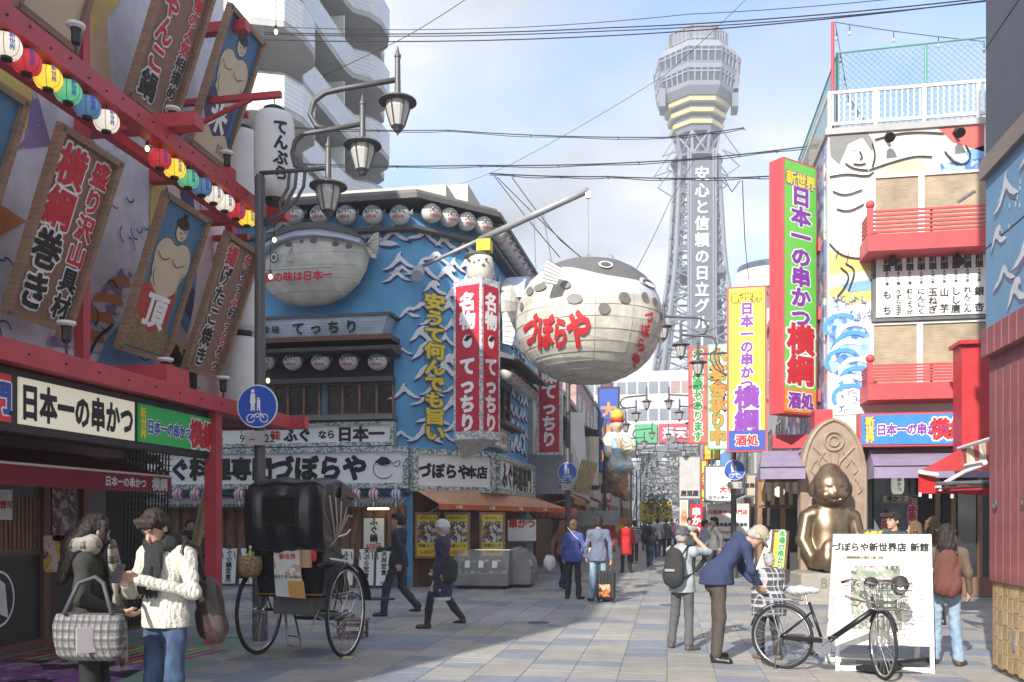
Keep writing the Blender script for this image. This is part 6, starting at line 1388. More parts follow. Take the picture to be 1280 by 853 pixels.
def flat_sign(px0, px1, py0, py1, D, nm, label, base, edge, items, dep=.25, rz=0.):
    pm = atD((px0+px1)/2, (py0+py1)/2, D); a, c = atD(px0, py1, D), atD(px1, py0, D); w_ = (px1-px0)*D/FOC/max(.3, math.cos(rz-YAW)); z0, z1 = a.z, c.z; r = thing(nm, label, 'sign', (pm.x, pm.y, z0), rz)
    b = MB(); b.box((0, dep/2, (z1-z0)/2), (w_, dep, z1-z0)); b.obj('box', edge, r)
    b = MB(); b.b2((-w_/2+.05, -.012, .05), (w_/2-.05, .0, z1-z0-.05)); fc = b.obj('face', base, r); b = MB(); H = z1-z0
    for (s_, x, z, sz, c1, c2, kw) in items:
        text_into(b, s_, x*w_, z*H, sz, c1, .055, -.022, **kw)
        if c2: text_into(b, s_, x*w_, z*H, sz, c2, .11, -.016, **kw)
    if items: b.obj('lettering', parent=fc)
    return r, w_, H
YEL = mat('face_yellow', (.78, .62, .05), .4, var=.03)
r, w_, H = flat_sign(910, 957, 358, 565, 23.5, 'vertical_sign', 'tall yellow sign with purple characters beside the green faced one', YEL, RDP, [('新世界', 0, .93, .26, INY, INK, {}), ('日本一の串かつ', 0, .635, .34, INP, INW, dict(vert=True)), ('横綱', 0, .26, .62, INP, INW, dict(vert=True, xs=1.05))], rz=-.05)
b = MB(); b.b2((-w_/2+.05, -.016, .05), (w_/2-.05, -.013, H*.13)); b.obj('blue_band', INB, r); b = MB(); text_into(b, '酒処', 0, H*.07, .3, INR, .05, -.03); text_into(b, '酒処', 0, H*.07, .3, INW, .1, -.024); b.obj('lettering', parent=r)
b = MB(); b.b2((-.1, .1, H*.95), (w_/2+1.0, .2, H*.97)); b.b2((-.1, .1, H*.3), (w_/2+1.0, .2, H*.32)); b.obj('brackets', RDP, r)
OR2 = mat('ink_orange2', (.75, .25, .05))
flat_sign(885, 910, 430, 562, 34, 'vertical_sign', 'narrow green edged sign with orange characters', WHS, mat('edge_green', (.2, .5, .25)), [('小宴会承り中', 0, .5, .62, OR2, ING, dict(vert=True))])
flat_sign(861, 884, 434, 555, 36, 'vertical_sign', 'narrow red sign with small green characters', mat('face_salmon', (.6, .15, .12)), RDP, [('だお座敷もあります', .0, .5, .42, ING, INW, dict(vert=True))])
flat_sign(848, 876, 570, 625, 30, 'hanging_sign', 'weathered grey hanging sign with a framed picture', mat('face_grey', (.5, .48, .48)), GRY, [('居酒屋', 0, .15, .2, INK, None, {})])
flat_sign(881, 915, 582, 628, 27, 'hanging_sign', 'white menu sign with dark vegetables, left of the blue round sign', WHS, GRY, [('カウンター', 0, .13, .12, INK, None, {}), ('大手', .3, .35, .22, INR, None, {})])
flat_sign(884, 935, 630, 695, 27.5, 'poster_board', 'large white poster board full of small red and black writing', WHS, WHS, [('元祖串かつ専門店', 0, .84, .15, INR, None, {}), ('牛串豚串鳥串玉子海老', 0, .6, .12, INK, None, {}), ('100円120円150円', 0, .45, .11, INR, None, {}), ('ビール焼酎日本酒', 0, .3, .11, INK, None, {}), ('380円', 0, .12, .2, INR, None, {})])
flat_sign(863, 878, 630, 672, 35, 'red_banner', 'dark red banner left of the white poster board', RSG, RSG, [('串かつ', 0, .5, .36, INW, None, dict(vert=True))], dep=.05)
flat_sign(876, 884, 575, 628, 33, 'banner', 'slim yellow and red banner between two hanging signs', YEL, RED2, [('たこ焼', 0, .5, .22, INR, None, dict(vert=True))], dep=.06)
flat_sign(850, 860, 625, 665, 45, 'banner', 'pale banner with orange letters further back', mat('pale_banner', (.6, .5, .4)), WHT, [('大阪', 0, .5, .3, OR2, None, dict(vert=True))], dep=.05)
flat_sign(880, 900, 556, 575, 40, 'shop_canopy', 'small yellow and red canopy sign', YEL, RED2, [], dep=.4)
flat_sign(932, 948, 592, 622, 22, 'paper_notice', 'old paper notice on the corner of the purple awning', mat('paper_old', (.5, .42, .35)), GRY, [('営業中', 0, .5, .12, INK, None, {})], dep=.03)
# ground floor of the right restaurant
b = MB()
gx = lambda px, Y=19.6: atY(px, 650, Y).x
for px in (1087, 1141, 1172, 1192, 1225): b = MB(); x = gx(px, 20.2); b.b2((x-.05, 20.2, .1), (x+.05, 20.28, 2.9)); b.obj('mullion', MWOOD if px > 1150 else GRY, yk, world=True)
for a, c in ((1089, 1140), (1143, 1171), (1174, 1191), (1194, 1224)): b = MB(); b.b2((gx(a, 20.2)+.06, 20.22, .4), (gx(c, 20.2)-.06, 20.24, 2.9)); b.obj('glass_pane', GLI if a == 1089 else GLS, yk, world=True)
b = MB(); b.b2((RX0+.1, 20.1, 0), (9, 20.3, .4)); b.obj('plinth', mat('plinth_brown', (.2, .1, .06)), yk, world=True)
b = MB()
for k in range(26): b.b2((2.2+k*.045, 20.5, 0.2), (2.22+k*.045, 20.54, 2.3))
sl = thing('lattice_screen', 'dark wooden lattice screen and open doorway left of the bronze statue', 'screen', (2.6, 20.5, 0))
for k in range(7): b = MB(); b.b2((2.05+k*.19, 20.0, 1.95), (2.13+k*.19, 20.04, 2.45)); b.obj('slat', mat('bamboo', (.4, .28, .12)), sl, world=True)
b = MB(); b.b2((2.0, 20.04, 2.45), (3.4, 20.12, 2.52)); b.b2((2.0, 20.04, 1.88), (3.4, 20.12, 1.95)); b.obj('frame', DWOOD, sl, world=True)
b = MB(); b.b2((2.0, 20.9, 0), (3.6, 21.0, 2.6)); b.obj('back_wall', mat('shop_dark', (.05, .042, .04)), sl, world=True)
for x in (2.0, 2.5, 3.0): b = MB(); b.b2((x, 20.4, 0), (x+.1, 20.5, 2.5)); b.obj('post', MWOOD, sl, world=True)
b = MB(); b.b2((2.55, 20.0, 2.3), (2.57, 20.0+.02, 2.5)); q = atD(974, 615, 19.5); r = thing('globe_lamp', 'round white globe lamp under the purple awning', 'lamp', q); b = MB(); b.ball((0, 0, 0), .12, 16, 10); b.obj('globe', mat('globe', (.8, .78, .72), emit=.4), r, smooth=True); b = MB(); b.tube([(0, 0, .11), (0, 0, .3)], .015, 6); b.obj('stem', GRY, r)
def rsign(px0, px1, py0, py1, D, nm, lab, base, items, cat='sign'): return flat_sign(px0, px1, py0, py1, D, nm, lab, base, GRY, items, dep=.04)
rsign(1133, 1147, 619, 655, 19, 'window_banner', 'black window banner with red outlined letters', BLK, [('お座敷', 0, .5, .17, INR, INW, dict(vert=True))])
rsign(1152, 1163, 624, 656, 19, 'window_banner', 'black window banner with white letters, right of the red lettered one', BLK, [('2階3階', 0, .5, .12, INW, None, dict(vert=True))])
rsign(1103, 1112, 634, 665, 19, 'window_banner', 'small window banner above the white notice board', BLK, [('一度', 0, .5, .2, INR, INW, dict(vert=True))])
rsign(1080, 1113, 662, 673, 17, 'neon_notice', 'yellow and red strip notice just above the white standing board', RED2, [('大阪名物', 0, .5, .12, INY, None, {})])
rsign(1102, 1137, 617, 630, 18.3, 'wooden_name_board', 'small pale wooden board under the hanging lantern', mat('pale_wood', (.5, .4, .28)), [('串かつ', 0, .5, .12, INK, None, {})])
q = atD(1122, 606, 18.3); r = thing('tube_lantern', 'small white tube lantern with dark writing, right of the statue', 'lantern', q); b = MB(); b.lathe([(.08, -.2), (.12, -.15), (.13, 0), (.12, .2)], 14); b.obj('shade', mat('globe2', (.75, .72, .65), emit=.15), r); b = MB(); text_into(b, '串かつ', 0, 0, .1, INK, .03, -.135, vert=True); b.obj('lettering', parent=r)
rs = thing('red_box_column', 'bright red box column beside the pinkish plank wall', 'column', (4.7, 16.5, 0)); q0, q1 = atD(1203, 430, 16), atD(1236, 560, 15.5)
b = MB(); b.b2((q0.x+.02, q0.y+.1, q1.z), (q0.x+.7, q0.y+.6, q0.z)); b.obj('box', RED2, rs, world=True); b = MB(); b.b2((q0.x-.04, q0.y, q0.z), (q0.x+.76, q0.y+.66, q0.z+.07)); b.obj('cap', RED2, rs, world=True)
# ---------------------------------------------------------------- near right building
FX = 3.4
nb = thing('corner_building', 'near right building with plank wall, painted waves and dark upper storeys', 'building', (FX, 8, 0))
RWM = TR((FX, 0, 0), -PI/2)   # local x runs towards the camera (= -Y)
b = MB(); b.b2((FX+.06, 0, 0), (9, 10.2, .96)); b.obj('tile_bed', BEAMD, nb, world=True); b = MB(); b.b2((FX+.06, 0, .96), (9, 10.2, 3.66)); b.obj('plank_bed', mat('plank_dark', (.1, .03, .04)), nb, world=True)
b = MB(); b.b2((FX+.0, 0, 3.66), (9, 10.28, 5.3)); b.obj('wave_wall', mat('painted_blue', (.16, .3, .47), .6, var=.08), nb, world=True)
b = MB(); b.b2((FX, 0, 5.5), (9, 10.28, 16)); b.obj('dark_wall', mat('dark_panel', (.075, .075, .1), .5, var=.06), nb, world=True)
b = MB(); b.b2((FX-.06, 0, 5.3), (9, 10.3, 5.5)); b.obj('ledge', mat('ledge_grey', (.25, .2, .18), .6), nb, world=True); b = MB(); b.b2((FX-.06, 0, 8.05), (9, 10.3, 8.25)); b.obj('ledge', mat('ledge_grey', (.25, .2, .18)), nb, world=True)
b = MB(); b.b2((FX-.004, 0, 6.72), (FX+.1, 10.281, 6.735)); b.b2((FX-.004, 0, 4.55), (FX+.1, 10.281, 4.562)); b.obj('joint', BLK, nb, world=True)
b = MB(); b.b2((FX-.01, 7.0, 5.8), (FX+.05, 8.72, 7.6)); b.obj('window', GLS, nb, world=True); b = MB(); b.b2((FX-.03, 8.7, 5.75), (FX+.05, 8.76, 7.65)); b.obj('window_frame', BLK, nb, world=True)
PK = mat('plank_red', (.3, .1, .11), .6, var=.15, vs=4, bump=.15); pk = MB(); pk.box((0, 0, 0), (.05, .194, 2.4), bev=.008); p0_ = None; pcap = MB(); pcap.box((0, 0, 0), (.14, .194, .3), bev=.01); c0_ = None
for k in range(22):
    y = 10.1-k*.2; loc = V((FX+.03, y, 2.165))-V(nb.location); l2 = V((FX-.01, y, 3.5))-V(nb.location)
    if p0_ is None: p0_ = pk.obj('plank', PK, nb); p0_.location = loc; c0_ = pcap.obj('plank_head', PK, nb); c0_.location = l2
    else: inst(p0_, loc, nb); inst(c0_, l2, nb)
tm = [mat('tan_tile_%d' % i, c, .4, var=.2, vs=8) for i, c in enumerate(((.46, .32, .17), (.52, .38, .21), (.4, .27, .14)))]; tb = []
for m in tm: t_ = MB(); t_.box((0, 0, 0), (.03, .138, .148), bev=.004); t_.ms = [m]; tb.append(t_.mesh('tile'))
for i in range(28):
    for j in range(6):
        o = bpy.data.objects.new('tile', tb[(i*5+j*3+i*j) % 3]); COL.objects.link(o); o.parent = nb; o.location = V((FX+.05, 10.12-i*.142, .15+j*.152-(.02 if i % 2 else 0)+.0))-V(nb.location)
for i in range(20):
    for j in range(6):
        o = bpy.data.objects.new('tile', tb[(i*7+j*3+1) % 3]); COL.objects.link(o); o.parent = nb; o.rotation_euler = (0, 0, PI/2); o.location = V((FX+.15+i*.142, 10.2, .15+j*.152))-V(nb.location)
for k in range(14): o = inst(p0_, V((FX+.16+k*.2, 10.18, 2.165))-V(nb.location), nb, (0, 0, PI/2))
b = MB(); b.b2((FX+.12, 0, -.0), (9, 10.12, .07)); b.obj('black_base', BLK, nb, world=True)
b = MB(); 
WN = mat('painted_white', (.6, .62, .66), .6); WN2 = mat('painted_navy', (.13, .15, .26), .6)
for (x, z, s_, k) in ((-9.7, 4.95, .38, 0), (-9.1, 5.1, .3, 1), (-9.0, 4.3, .62, 0), (-9.75, 4.1, .35, 1), (-8.5, 4.0, .35, 1), (-9.4, 3.85, .3, 2), (-8.4, 4.9, .5, 2), (-7.6, 4.4, .6, 0), (-7, 5, .4, 1), (-9.9, 4.55, .25, 2)):
    for dz, m, y in ((-.07*s_*2, WN2, -.003), (0, WN, -.006)): b.sheet([(x+px*s_*.9, z+pz*s_+dz) for px, pz in WAVEP[k]], y, m, RWM)
for q in range(16): a = r3.uniform(-9.9, -8.6); z = 4.65+r3.uniform(-.1, .5); b.sheet([(a+.02*math.cos(t), z+.028*math.sin(t)) for t in range(6)], -.006, WN, RWM)
b.obj('painted_waves', parent=nb, world=True)
for (y, z) in ((9.95, 1.78), (9.2, 1.8)): b = MB(); b.torus((FX-.02, y, z), .04, .008, 12, 5); b.obj('ring_hook', GRY, nb, world=True)
b = MB(); b.b2((FX+.02, 9.55, .3), (FX+.035, 9.6, .5)); b.obj('metal_strip', STL, nb, world=True)
b = MB(); b.tube([(FX-.1, 10.3, 5.2), (FX-.25, 10.4, 5.12)], .02, 6); b.obj('lamp_arm', STL, nb, world=True)
# awnings on its far side
ra = thing('red_awning', 'bright red folding awning with white arms behind the plank wall', 'awning', (3.8, 12, 2.3)); P = lambda x, y, D: atD(x, y, D)
b = MB(); b.add([P(1148, 590, 12.2), P(1235, 588, 12.2), P(1240, 560, 13.4), P(1200, 562, 13.4), P(1148, 617, 12.2), P(1182, 617, 12.2), P(1165, 590, 12.2), P(1238, 620, 12.3), P(1238, 612, 12.2), P(1180, 600, 12.2)], [(0, 1, 2, 3), (4, 5, 6, 0), (5, 7, 8, 9)]); b.obj('fabric', RED2, ra, world=True)
b = MB(); b.tube([P(1148, 590, 12.15), P(1160, 592, 12.1), P(1172, 594, 12.1)], .03, 8, WHT); b.tube([P(1170, 610, 12), P(1205, 590, 12.1), P(1230, 581, 12.3)], .025, 8, WHT); b.tube([P(1170, 605, 12), P(1236, 603, 12)], .03, 8, GRY); b.tube([P(1170, 611, 12), P(1236, 608, 12)], .02, 8, DGY)
for x, y in ((1150, 619), (1163, 621), (1190, 621), (1175, 612)): b.tube([P(x, y-3, 12), P(x, y+2, 12)], .02, 6, WHT)
b.obj('arms', parent=ra, world=True)
sa = thing('striped_cloth', 'faded red and cream striped cloth hanging from a white bar at the right edge', 'awning', P(1225, 560, 9.4)); b = MB(); b.tube([P(1198, 561, 10.6), P(1282, 535, 8.6)], .022, 8); b.obj('bar', WHT, sa, world=True)
b = MB(); n = 12; vs = []
for i in range(n+1): t = i/n; x = 1200+t*48; vs += [P(x, 560-t*13, 10.5-t*.8), P(x+2+2*math.sin(i*2), 583-t*6+2*math.sin(i*1.7), 10.45-t*.8)]
for i in range(n): b.add([vs[2*i], vs[2*i+1], vs[2*i+3], vs[2*i+2]], [(0, 1, 2, 3)], (mat('cloth_red', (.4, .08, .07)), mat('cloth_cream', (.6, .52, .4)))[(i//2) % 2] if i < 9 else mat('cloth_orange', (.6, .14, .05)))
b.obj('cloth', parent=sa, world=True); b = MB(); b.ball(tuple(P(1248, 554, 9.6)), (.05, .05, .06), 10, 6); b.obj('end_cap', BLK, sa, world=True)
b = MB(); b.tube([P(1252, 545, 9.5), P(1285, 552, 8.6)], .018, 6, WHT); b.tube([P(1205, 583, 10.5), P(1231, 578, 9.7)], .03, 6, WHT); b.obj('lower_bar', parent=sa, world=True)
# ---------------------------------------------------------------- overhead wires and bulbs
def wire(pts, r, label, nm='cable', twist=False, bulbs=False):
    W = [atD(*p) for p in pts]; P = []
    for i in range(len(W)-1):
        L_ = (W[i+1]-W[i]).length; n = 10
        for k in range(n+(i == len(W)-2)): t = k/n; p = W[i].lerp(W[i+1], t); p.z -= .02*L_*4*t*(1-t)*.5; P.append(p)
    o = thing(nm, label, 'cable', P[0]); b = MB(); b.tube(P, r, 5); b.obj('wire', BLK, o, world=True)
    if twist:
        b = MB(); L2 = [p+V((0, 0, -.05+.02*math.sin(i*1.3))) for i, p in enumerate(P)]; b.tube(L2, r*.7, 4)
        for i in range(2, len(P), 4): b.tube([P[i]+V((-.04, 0, .03)), P[i]+V((.04, 0, -.08))], r*.7, 4)
        b.obj('lashed_wire', BLK, o, world=True)
    if bulbs:
        b = MB(); g = MB()
        for i in range(1, len(P), 3): b.tube([P[i], P[i]+V((0, 0, -.16))], .01, 5); g.ball(tuple(P[i]+V((0, 0, -.2))), (.035, .035, .05), 8, 6)
        b.obj('sockets', BLK, o, world=True, kind='stuff'); g.obj('bulbs', mat('bulb_clear', (.5, .5, .48), .2), o, world=True, kind='stuff')
    return o
wire([(330, 33, 26), (600, 36, 26), (860, 18, 24), (1230, -14, 20)], .010, 'uppermost thin cable crossing the sky'); wire([(330, 41, 26), (760, 35, 25), (1240, -3, 20)], .016, 'second of the parallel cables near the top of the sky'); wire([(330, 43, 26), (760, 39, 25), (1240, 1, 20)], .014, 'third parallel cable, touching the second near the top of the sky'); wire([(330, 50, 26), (760, 45, 25), (1240, 0, 20)], .016, 'lowest of the parallel cables near the top')
wire([(590, -6, 30), (500, 50, 34), (340, 120, 40), (300, 150, 42)], .013, 'diagonal cable in front of the grey balconies'); wire([(940, -8, 30), (830, 95, 34), (640, 205, 40), (560, 235, 45)], .010, 'long thin diagonal cable left of the tower')
wire([(340, 158, 30), (560, 163, 30), (830, 172, 28), (930, 160, 27)], .017, 'lashed cable crossing below the tower decks', twist=True); wire([(340, 203, 28), (600, 207, 28), (850, 200, 27), (1060, 176, 24), (1232, 182, 22)], .019, 'thick lashed cable crossing the tower neck', twist=True); wire([(612, 217, 27), (760, 221, 27), (930, 222, 25), (1030, 214, 23), (1232, 200, 20)], .019, 'lowest lashed cable running to the right buildings', twist=True)
for k, pts in enumerate(([(618, 220, 27), (700, 322, 24)], [(622, 222, 27), (735, 330, 24)], [(640, 222, 27), (700, 300, 24), (745, 335, 26)], [(870, 195, 40), (838, 250, 36), (796, 336, 30)], [(928, 226, 26), (931, 300, 28), (938, 370, 26)], [(925, 226, 26), (915, 240, 26), (905, 222, 27)])): wire(pts, .014, ('cable dropping towards the blowfish lantern, left one', 'cable dropping towards the blowfish lantern, right one', 'thin cable curving down behind the lantern pole', 'cable slanting across the lower part of the tower', 'cable hanging beside the yellow vertical sign', 'small cable loop left of the green faced sign')[k])
wire([(1044, 28, 19.6), (1060, 120, 19.2), (1080, 150, 19.2)], .008, 'string of small bulbs hanging down the red roof pole', 'bulb_string', bulbs=True); wire([(1044, 28, 19.6), (1230, 52, 19)], .008, 'string of small bulbs above the mesh fence', 'bulb_string', bulbs=True)
for (px, py, L_, lab) in ((345, 40, .5, 'bare warm bulb hanging high by the balconies'), (184, 186, .2, 'bare bulb beside the bright red small lantern'), (343, 300, .5, 'bare bulb over the nose of the wall fish'), (338, 346, .4, 'bare bulb just under the one beside the wall fish'), (335, 476, .4, 'lit bulb on the lamp post left of the upstairs windows')):
    q = atD(px, py, 11.4 if px > 200 else 10.2); r = thing('bare_bulb', lab, 'bulb', q, 0, 'bare hanging bulbs'); b = MB(); b.ball((0, 0, 0), (.024, .024, .034), 10, 6); b.obj('bulb', mat('bulb_lit', (1, .75, .4), emit=1.6), r, smooth=True); b = MB(); b.tube([(0, 0, .03), (0, 0, .08)], .016, 6); b.tube([(0, 0, .08), (0, 0, .08+L_)], .004, 4); b.obj('socket', BLK, r)
# ---------------------------------------------------------------- soft bodies: a distance field polygonised (one continuous surface)
def snet(F, org, h):
    ins = F < 0; nx, ny, nz_ = F.shape
    s = sum(ins[a:nx-1+a, b:ny-1+b, c:nz_-1+c].astype(np.int8) for a in (0, 1) for b in (0, 1) for c in (0, 1))
    mk = (s > 0) & (s < 8); ci = np.argwhere(mk); idx = -np.ones(mk.shape, np.int32); idx[mk] = np.arange(len(ci))
    cor = np.array([(a, b, c) for a in (0, 1) for b in (0, 1) for c in (0, 1)])
    val = np.stack([F[ci[:, 0]+a, ci[:, 1]+b, ci[:, 2]+c] for a, b, c in cor], 1)
    P = np.zeros((len(ci), 3)); W = np.zeros(len(ci))
    for i in range(8):
        for j in range(i+1, 8):
            if abs(cor[i]-cor[j]).sum() != 1: continue
            a, b = val[:, i], val[:, j]; m = (a < 0) != (b < 0); t = np.where(m, a/np.where(m, a-b, 1), 0)
            P += np.where(m[:, None], cor[i]+(cor[j]-cor[i])*t[:, None], 0); W += m
    P = (ci+P/W[:, None])*h+org; Q = []
    for ax in range(3):
        o1, o2 = (ax+1) % 3, (ax+2) % 3; sl = [slice(None)]*3; sl2 = [slice(None)]*3
        sl[ax] = slice(0, -1); sl2[ax] = slice(1, None); A, B = ins[tuple(sl)], ins[tuple(sl2)]; e = np.argwhere(A != B)
        e = e[(e[:, o1] > 0) & (e[:, o2] > 0) & (e[:, o1] < F.shape[o1]-1) & (e[:, o2] < F.shape[o2]-1)]; fl = A[e[:, 0], e[:, 1], e[:, 2]]
        q = []
        for d1, d2 in ((-1, -1), (0, -1), (0, 0), (-1, 0)): c = e.copy(); c[:, o1] += d1; c[:, o2] += d2; q.append(idx[c[:, 0], c[:, 1], c[:, 2]])
        q = np.stack(q, 1); q[~fl] = q[~fl][:, ::-1]; Q.append(q)
    return P, np.concatenate(Q)
def field(prims, h, k=.02, cuts=(), nz=0., nf=18., seed=0):
    lo, hi = np.full(3, 1e9), np.full(3, -1e9); pr = []
    for p in prims:
        if p[0] == 'c': a, b = np.array(p[1], float), np.array(p[2], float); R = max(p[3], p[4]); bl_, bh = np.minimum(a, b)-R, np.maximum(a, b)+R
        else: a = np.array(p[1], float); R = max(p[2]); bl_, bh = a-R, a+R
        pr.append((p, bl_, bh)); 
        if not (p[0] == 's'): lo = np.minimum(lo, bl_); hi = np.maximum(hi, bh)
    mg = 3*h+nz; lo -= mg; hi += mg; n = np.ceil((hi-lo)/h).astype(int)+1; F = np.full(n, 1e3, np.float32)
    ax = [lo[i]+np.arange(n[i])*h for i in range(3)]
    for p, bl_, bh in pr:
        kk = k if p[0] != 's' else .008
        i0 = np.maximum(0, np.floor((bl_-lo-kk*2-2*h)/h).astype(int)); i1 = np.minimum(n, np.ceil((bh-lo+kk*2+2*h)/h).astype(int)+1)
        if (i1 <= i0).any(): continue
        X, Y, Z = np.meshgrid(ax[0][i0[0]:i1[0]], ax[1][i0[1]:i1[1]], ax[2][i0[2]:i1[2]], indexing='ij', sparse=True); sl = tuple(slice(a, b) for a, b in zip(i0, i1))
        if p[0] == 'c':
            a, b = np.array(p[1], float), np.array(p[2], float); d = b-a; L2 = max(1e-9, d@d)
            t = np.clip(((X-a[0])*d[0]+(Y-a[1])*d[1]+(Z-a[2])*d[2])/L2, 0, 1); qx, qy, qz = X-a[0]-t*d[0], Y-a[1]-t*d[1], Z-a[2]-t*d[2]; q2 = qx*qx+qy*qy+qz*qz
            if len(p) > 5: f = np.array(p[6], float); f /= np.linalg.norm(f); qf = qx*f[0]+qy*f[1]+qz*f[2]; q2 = q2+qf*qf*(1/p[5]**2-1)
            D = np.sqrt(q2)-(p[3]+(p[4]-p[3])*t)
            if len(p) > 5: D = D*(.5+.5*p[5])
        else:
            c, r = p[1], p[2]; R = p[3] if len(p) > 3 and p[3] is not None else np.eye(3); dx_, dy_, dz_ = X-c[0], Y-c[1], Z-c[2]
            u = [(R[i][0]*dx_+R[i][1]*dy_+R[i][2]*dz_) for i in range(3)]; k0 = np.sqrt((u[0]/r[0])**2+(u[1]/r[1])**2+(u[2]/r[2])**2); k1 = np.sqrt((u[0]/r[0]**2)**2+(u[1]/r[1]**2)**2+(u[2]/r[2]**2)**2)+1e-6
            D = k0*(k0-1)/k1
        G = F[sl]
        if p[0] == 's': H = np.clip(.5-.5*(G+D)/kk, 0, 1); F[sl] = G+(-D-G)*H+kk*H*(1-H)
        else:
            H = np.clip(.5+.5*(G-D)/kk, 0, 1); F[sl] = np.where(G > 100, D, G+(D-G)*H-kk*H*(1-H))
    X, Y, Z = np.meshgrid(*ax, indexing='ij', sparse=True)
    if nz > 0:
        rs_ = np.random.RandomState(seed); N_ = 0
        for i in range(5):
            w_ = rs_.normal(size=3)*nf*(1+.6*i); w_[2] *= .6; N_ = N_+np.sin(X*w_[0]+Y*w_[1]+Z*w_[2]+rs_.uniform(0, 6))/(1+.6*i)
        F = F+(N_*nz*.5).astype(np.float32)
    for (c, nrm) in cuts: F = np.maximum(F, ((X-c[0])*nrm[0]+(Y-c[1])*nrm[1]+(Z-c[2])*nrm[2]).astype(np.float32))
    F[0] = F[-1] = 1; F[:, 0] = F[:, -1] = 1; F[:, :, 0] = F[:, :, -1] = 1
    return snet(F, lo, h)
def soft(name, prims, m, parent, h=.012, s=1., **kw):
    P, Q = field(prims, h, **kw); me = bpy.data.meshes.new(name); me.from_pydata((P*s).tolist(), [], Q.tolist()); me.materials.append(m)
    me.polygons.foreach_set('use_smooth', [True]*len(me.polygons)); me.update(); o = bpy.data.objects.new(name, me); COL.objects.link(o); o.parent = parent; return o
# ---------------------------------------------------------------- bronze seated statue (a plain stand-in), plinth and pointed back slab
BRZ = mat('bronze', (.25, .18, .115), .34, .8, var=.25, vs=3)
stt = thing('bronze_statue', 'large seated bronze figure with plain face on a stone plinth before a pointed slab', 'statue', (3.2, 18.3, 0), .12)
pr = [('c', (0, .1, .95), (0, .12, 1.5), .46, .40, .8, (0, 1, 0)), ('c', (-.3, .1, 1.72), (.3, .1, 1.72), .19, .19), ('c', (0, .1, 1.5), (0, .1, 1.75), .38, .3, .75, (0, 1, 0)),
      ('e', (0, .02, 2.28), (.37, .34, .38)), ('e', (0, -.08, 2.1), (.31, .27, .22)), ('e', (0, .06, 2.55), (.22, .2, .2)), ('e', (.37, .04, 2.22), (.06, .08, .15)), ('e', (-.37, .04, 2.22), (.06, .08, .15)), ('e', (.17, -.26, 2.1), (.09, .07, .08)), ('e', (-.17, -.26, 2.1), (.09, .07, .08)), ('e', (0, -.31, 2.17), (.045, .06, .07)), ('c', (-.1, -.27, 2.29), (.1, -.27, 2.29), .03, .03), ('c', (-.07, -.285, 2.045), (.07, -.285, 2.045), .022, .022),
      ('c', (-.45, .08, 1.68), (-.55, 0, 1.22), .15, .13), ('c', (-.55, 0, 1.22), (-.42, -.2, .85), .13, .10), ('c', (.45, .08, 1.68), (.55, 0, 1.22), .15, .13), ('c', (.55, 0, 1.22), (.42, -.2, .85), .13, .10),
      ('c', (-.24, -.1, .82), (-.24, -.62, .85), .2, .19), ('c', (.24, -.1, .82), (.24, -.62, .85), .2, .19), ('e', (-.21, -.66, .93), (.2, .13, .33)), ('e', (.21, -.66, .93), (.2, .13, .33)),
      ('s', (-.13, -.33, 2.25), (.07, .05, .022)), ('s', (.13, -.33, 2.25), (.07, .05, .022)), ('s', (0, -.345, 2.03), (.15, .08, .02))]
pr = [tuple([p[0]]+[(a[0], a[1], a[2]-.0) if (i < 2 if p[0] == 'c' else i < 1) else a for i, a in enumerate(p[1:])]) for p in pr]
soft('figure', pr, BRZ, stt, h=.025, k=.06)
STN = mat('plinth_stone', (.33, .3, .26), .75, var=.12, vs=3, bump=.3)
b = MB(); b.box((.15, -.1, .3), (1.9, 1.5, .6), bev=.03); b.obj('plinth', STN, stt); b = MB(); b.box((.15, -.1, .06), (2.0, 1.6, .12), bev=.02); b.obj('plinth_step', STN, stt)
b = MB(); text_into(b, 'BILLIKEN', .1, .43, .26, mat('stone_letters', (.2, .18, .15)), .03, -.856); b.obj('lettering', parent=stt)
b = MB(); SLB = mat('slab_stone', (.36, .27, .2), .6, .1, var=.15, vs=4, bump=.2)
arch = [(-.66, .6), (.66, .6), (.66, 2.5)]+[(.66-.66*(1-math.cos(t*PI/16))*1.0 if t < 8 else 0, 2.5+1.18*math.sin(t*PI/16)) for t in range(1, 8)]+[(0, 3.7)]+[(-(.66-.66*(1-math.cos(t*PI/16))), 2.5+1.18*math.sin(t*PI/16)) for t in range(7, 0, -1)]+[(-.66, 2.5)]
b.prism(arch, .48, .72); b.obj('back_slab', SLB, stt).location = (.2, 0, 0)
def inset(o, f=.92): return [(x*f, .6+(z-.6)*(.985 if f > .9 else f)) for x, z in o]
ia = inset(arch); b = MB(); b.tube([(x, .46, z) for x, z in ia[1:]], .022, 6); b.tube([(x*1.05, .47, z) for x, z in ia[1:]], .03, 6); b.torus((0, .46, 3.22), .19, .025, 24, 6, axis='Y'); b.torus((0, .46, 3.22), .1, .02, 20, 6, axis='Y')
b.tube([(-.4, .46, 3.1), (-.12, .46, 2.8), (0, .46, 2.45), (.12, .46, 2.8), (.4, .46, 3.1)], .022, 6); b.tube([(-.1, .46, 3.0), (-.03, .46, 2.6)], .02, 5); b.tube([(.1, .46, 3.0), (.03, .46, 2.6)], .02, 5)
for s_ in (-1, 1):
    for (x, z) in ((.42, 2.75), (.5, 2.35), (.26, 2.9)): b.tube([(s_*(x-.08), .46, z+.1), (s_*x, .46, z), (s_*(x+.05), .46, z-.12), (s_*(x-.02), .46, z-.2)], .016, 5)
b.obj('tracery', SLB, stt).location = (.2, 0, 0)
